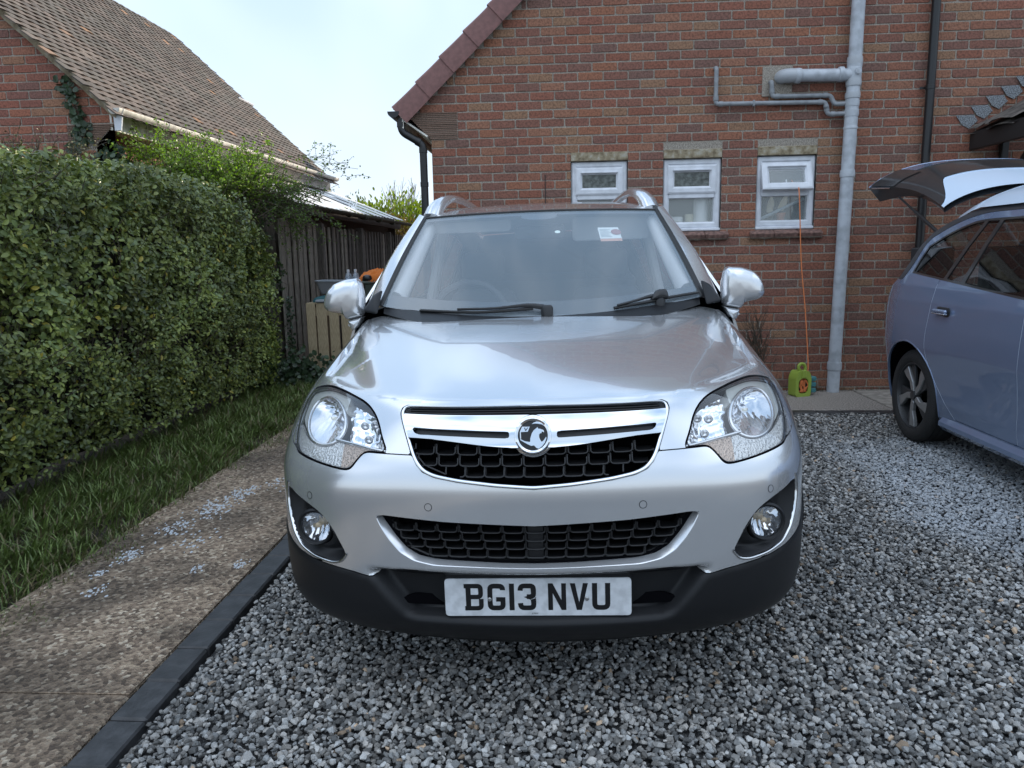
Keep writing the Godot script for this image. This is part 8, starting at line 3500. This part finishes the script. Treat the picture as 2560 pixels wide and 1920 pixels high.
	for j in 19:
		var v := j / 18.0
		var r0 := PackedVector3Array()
		var r1 := PackedVector3Array()
		for i in 21:
			var u := lerpf(-1, 1, i / 20.0)
			r0.append(out.call(u, v))
			var q: Vector3 = out.call(u * 0.985, v)
			r1.append(Vector3(q.x * (1.0 - 0.05 * v), q.y - 0.045 - 0.085 * v * v, q.z + 0.10 * v))
		skin.append(r0)
		lining.append(r1)
	# the skin is cut into painted lower edge, dark glass and the pale spoiler by the hinge
	var TG := {"nu": 61, "nr": 49, "P": PackedVector3Array(), "N": PackedVector3Array()}
	var UV := PackedVector2Array()
	for j in 49:
		for i in 61:
			var u := lerpf(1, -1, i / 60.0)
			UV.append(Vector2(u, j / 48.0))
			TG.P.append(out.call(u, j / 48.0))
	for j in 49:
		for i in 61:
			var a: Vector3 = TG.P[j * 61 + mini(i + 1, 60)] - TG.P[j * 61 + maxi(i - 1, 0)]
			var d: Vector3 = TG.P[mini(j + 1, 48) * 61 + i] - TG.P[maxi(j - 1, 0) * 61 + i]
			TG.N.append(a.cross(d).normalized())
	var pale := field(func(p: Vector3, i: int) -> float: return 0.03 + 0.36 * smoothstep(1.0, 0.72, absf(UV[i].x)) - UV[i].y, TG)
	var low := field(func(p: Vector3, i: int) -> float: return UV[i].y - 0.86 + 0.10 * absf(UV[i].x), TG)
	obj("spoiler", panel(pale, 0.002, 0.006, false, TG), M.pale_roof, tg)
	obj("tailgate_window", panel(field(func(p: Vector3, i: int) -> float: return minf(-pale[i] - 0.004, -low[i] - 0.004), TG), 0.0, 0.006, false, TG), M.gloss_black, tg)
	obj("outer_skin", panel(low, 0.003, 0.006, false, TG), paint, tg)
	var li2 := MB.new()
	li2.grid(lining, Vector3(0, 3.0, -0.5))
	obj("inner_lining", li2, gloss, tg)
	for s in 2:
		var c := 0 if s == 0 else 20
		var eb := MB.new()
		eb.grid([PackedVector3Array(skin.map(func(r): return r[c])), PackedVector3Array(lining.map(func(r): return r[c]))], Vector3(0, 1.6, -0.5))
		obj("side_edge", eb, gloss if s == 0 else paint, tg)
	var eb2 := MB.new()
	eb2.grid([skin[18], lining[18]], Vector3(0, 1.6, 0))
	obj("lower_edge", eb2, paint, tg)
	for s: float in [-1.0, 1.0]:
		var lm := MB.new()
		var lp := []
		for j in 6:
			var row := PackedVector3Array()
			for i in 6:
				var q: Vector3 = out.call(s * lerpf(0.72, 1.0, i / 5.0), lerpf(0.70, 0.97, j / 5.0))
				row.append(q + Vector3(0.004 * s, 0.006, -0.004))
			lp.append(row)
		lm.grid(lp, Vector3(0, 1.2, -0.6))
		obj("tail_lamp", lm, gloss, tg)
		for k in 3:
			var br := MB.new()
			var bpth := PackedVector3Array()
			for i in 8:
				var q: Vector3 = out.call(s * (1.0 - 0.02 * k), lerpf(0.74 + 0.03 * k, 0.95, i / 7.0))
				bpth.append(q + Vector3(0.006 * s, -0.010 - 0.022 * k, 0))
			br.tube(bpth, 0.006, 6)
			obj("lamp_strip", br, M.chrome, tg)
		var strut := MB.new()
		var a := Vector3(0.700 * s, 1.40, -0.16)
		var e: Vector3 = out.call(s * 0.96, 0.72) + Vector3(0, -0.10, 0.05)
		strut.tube([a, a.lerp(e, 0.55)], 0.013, 10)
		strut.tube([a.lerp(e, 0.5), e], 0.008, 8)
		obj("gas_strut", strut, M.black_plastic, car)


func blue_door(door: Node3D, s: float, hz: float, paint: Material) -> void:
	var y := 0.905
	var x := blue_side(y, hz)
	var cup := MB.new()
	cup.pillow(rounded(rect(-0.085, -0.034, 0.085, 0.034), 0.03, 5), 0.004, 0.0, Transform3D(Basis(Vector3.UP, HALF_PI * s), Vector3((x - 0.001) * s, y - 0.002, hz)), 3.0, 5)
	obj("handle_cup", cup, M.dark_alloy, door)
	var h := MB.new()
	h.box(Vector3((x + 0.022) * s, y + 0.006, hz), Vector3(0.022, 0.026, 0.165), 0.009)
	obj("handle", h, paint, door)
	var c := MB.new()
	c.box(Vector3((x + 0.0235) * s, y - 0.008, hz), Vector3(0.022, 0.006, 0.158), 0.002)
	obj("handle_trim", c, M.chrome, door)


func blue_wheel(car: Node3D, ce: Vector3, s: float) -> void:
	var R := 0.312
	var w := holder("wheel", car, at(ce, Vector3(0, 0, -HALF_PI * s)))
	var t := MB.new()
	var hw := 0.105
	var rim := 0.222
	var prof := PackedVector2Array([Vector2(rim, -hw * 0.8), Vector2(rim + 0.02, -hw), Vector2(R - 0.035, -hw), Vector2(R - 0.01, -hw * 0.88)])
	for k in 5:
		var y0 := lerpf(-hw * 0.8, hw * 0.8, k / 5.0)
		var y1 := lerpf(-hw * 0.8, hw * 0.8, (k + 0.85) / 5.0)
		prof.append_array(PackedVector2Array([Vector2(R, y0), Vector2(R, y1)]))
		if k < 4:
			prof.append_array(PackedVector2Array([Vector2(R - 0.007, y1 + 0.001), Vector2(R - 0.007, lerpf(-hw * 0.8, hw * 0.8, (k + 1) / 5.0) - 0.001)]))
	prof.append_array(PackedVector2Array([Vector2(R - 0.01, hw * 0.88), Vector2(R - 0.035, hw), Vector2(rim + 0.02, hw), Vector2(rim, hw * 0.86)]))
	t.lathe(prof, 64)
	obj("tyre", t, M.tyre, w)
	var r := MB.new()
	r.lathe([Vector2(rim, -hw * 0.8), Vector2(rim - 0.02, 0.0), Vector2(rim - 0.012, hw * 0.7), Vector2(rim - 0.004, hw * 0.90), Vector2(rim + 0.003, hw * 0.88)], 56, Transform3D(), true)
	obj("rim", r, M.dark_alloy, w)
	var d := MB.new()
	d.lathe([Vector2(0.205, -0.02), Vector2(0.205, 0.012), Vector2(0.0, 0.016)], 40)
	obj("brake_disc", d, M.gap, w)
	for k in 5:
		var a := TAU * k / 5 + 0.55
		var bs := Transform3D(Basis(Vector3.UP, a) * Basis(Vector3.RIGHT, -HALF_PI), Vector3(0, hw * 0.80, 0))
		var sp := MB.new()
		# swept blade that widens towards the rim
		sp.extrude(rounded(PackedVector2Array([Vector2(0.020, -0.020), Vector2(0.085, -0.030), Vector2(0.145, -0.020), Vector2(0.214, -0.012), Vector2(0.207, 0.062), Vector2(0.160, 0.045), Vector2(0.105, 0.012), Vector2(0.045, 0.018)]), 0.006), 0.022, bs, 0.004)
		obj("spoke", sp, M.alloy, w)
		var sd := MB.new()
		sd.extrude(rounded(PackedVector2Array([Vector2(0.05, -0.030), Vector2(0.13, -0.062), Vector2(0.205, -0.085), Vector2(0.213, -0.020), Vector2(0.145, -0.028), Vector2(0.085, -0.038)]), 0.005), 0.016, bs * at(Vector3(0, 0, -0.012)), 0.003)
		obj("spoke_insert", sd, M.dark_alloy, w)
	var cp := MB.new()
	cp.lathe([Vector2(0.034, hw * 0.4), Vector2(0.030, hw * 0.86), Vector2(0.0, hw * 0.88)], 24)
	obj("hub_cap", cp, M.dark_alloy, w)


func sky_cover() -> ImageTexture:
	# thin cloud streaks, thickened and warmed overhead, out of view, to light the shade
	var w := 512
	var h := 256
	var im := Image.create(w, h, false, Image.FORMAT_RGBAF)
	var f := noise(1.0, 5, FastNoiseLite.TYPE_SIMPLEX_SMOOTH, 301)
	for y in h:
		var el := HALF_PI - PI * (y + 0.5) / h
		for x in w:
			var az := TAU * (x + 0.5) / w
			var d := Vector3(cos(el) * cos(az), sin(el), cos(el) * sin(az))
			var c := 0.0
			if el > 0.0:
				var p := Vector2(d.x, d.z) / (d.y + 0.18)
				var v := f.get_noise_2d(p.x * 0.55 + p.y * 0.25, p.y * 1.7)
				c = clampf((v + 0.30) * 1.25, 0.0, 1.0) * (0.05 + 0.85 * smoothstep(0.22, 0.70, d.y))
			im.set_pixel(x, y, Color(1.0, 0.955, 0.885, c))
	return ImageTexture.create_from_image(im)


func _ready() -> void:
	rng.seed = 20240321
	# camera
	var cam := Camera3D.new()
	cam.name = "camera"
	cam.fov = rad_to_deg(2.0 * atan(960.0 / 1880.0))
	cam.near = 0.05
	cam.far = 400.0
	cam.transform = Transform3D(Basis(Vector3.UP, deg_to_rad(3.5)) * Basis(Vector3.RIGHT, deg_to_rad(-9.7)) * Basis(Vector3.BACK, deg_to_rad(-1.1)), Vector3(0, CAM_H, 0))
	add_child(cam)
	cam.current = true
	# sky, sun, exposure
	var env := Environment.new()
	env.background_mode = Environment.BG_SKY
	var sky := Sky.new()
	var sm := ProceduralSkyMaterial.new()
	sm.sky_top_color = Color(0.63, 0.75, 0.89)
	sm.sky_horizon_color = Color(0.84, 0.885, 0.915)
	sm.sky_curve = 0.22
	sm.sky_cover = sky_cover()
	sm.ground_bottom_color = Color(0.34, 0.33, 0.31)
	sm.ground_horizon_color = Color(0.58, 0.57, 0.55)
	sm.sun_angle_max = 25.0
	sm.sun_curve = 0.12
	sky.sky_material = sm
	env.sky = sky
	env.tonemap_mode = Environment.TONE_MAPPER_LINEAR
	env.tonemap_exposure = 1.5
	env.sdfgi_enabled = true
	env.ssao_enabled = true
	env.ssil_enabled = true
	var we := WorldEnvironment.new()
	we.name = "environment"
	we.environment = env
	add_child(we)
	var sun := DirectionalLight3D.new()
	sun.name = "sun"
	var az := deg_to_rad(39.0)
	var el := deg_to_rad(26.0)
	var to_sun := Vector3(sin(az) * cos(el), sin(el), -cos(az) * cos(el))
	sun.transform = Transform3D(Basis.looking_at(-to_sun, Vector3.UP), to_sun * 20.0)
	sun.light_energy = 1.3
	sun.light_color = Color(1.0, 0.945, 0.86)
	sun.light_angular_distance = 0.5
	sun.shadow_enabled = true
	add_child(sun)
	materials()
	car_materials()
	grounds()
	house()
	pipes()
	neighbour()
	shed()
	fence()
	hedge()
	shrub()
	backdrop()
	silver_car()
	blue_car()
	slats()
	reel()
	sills()
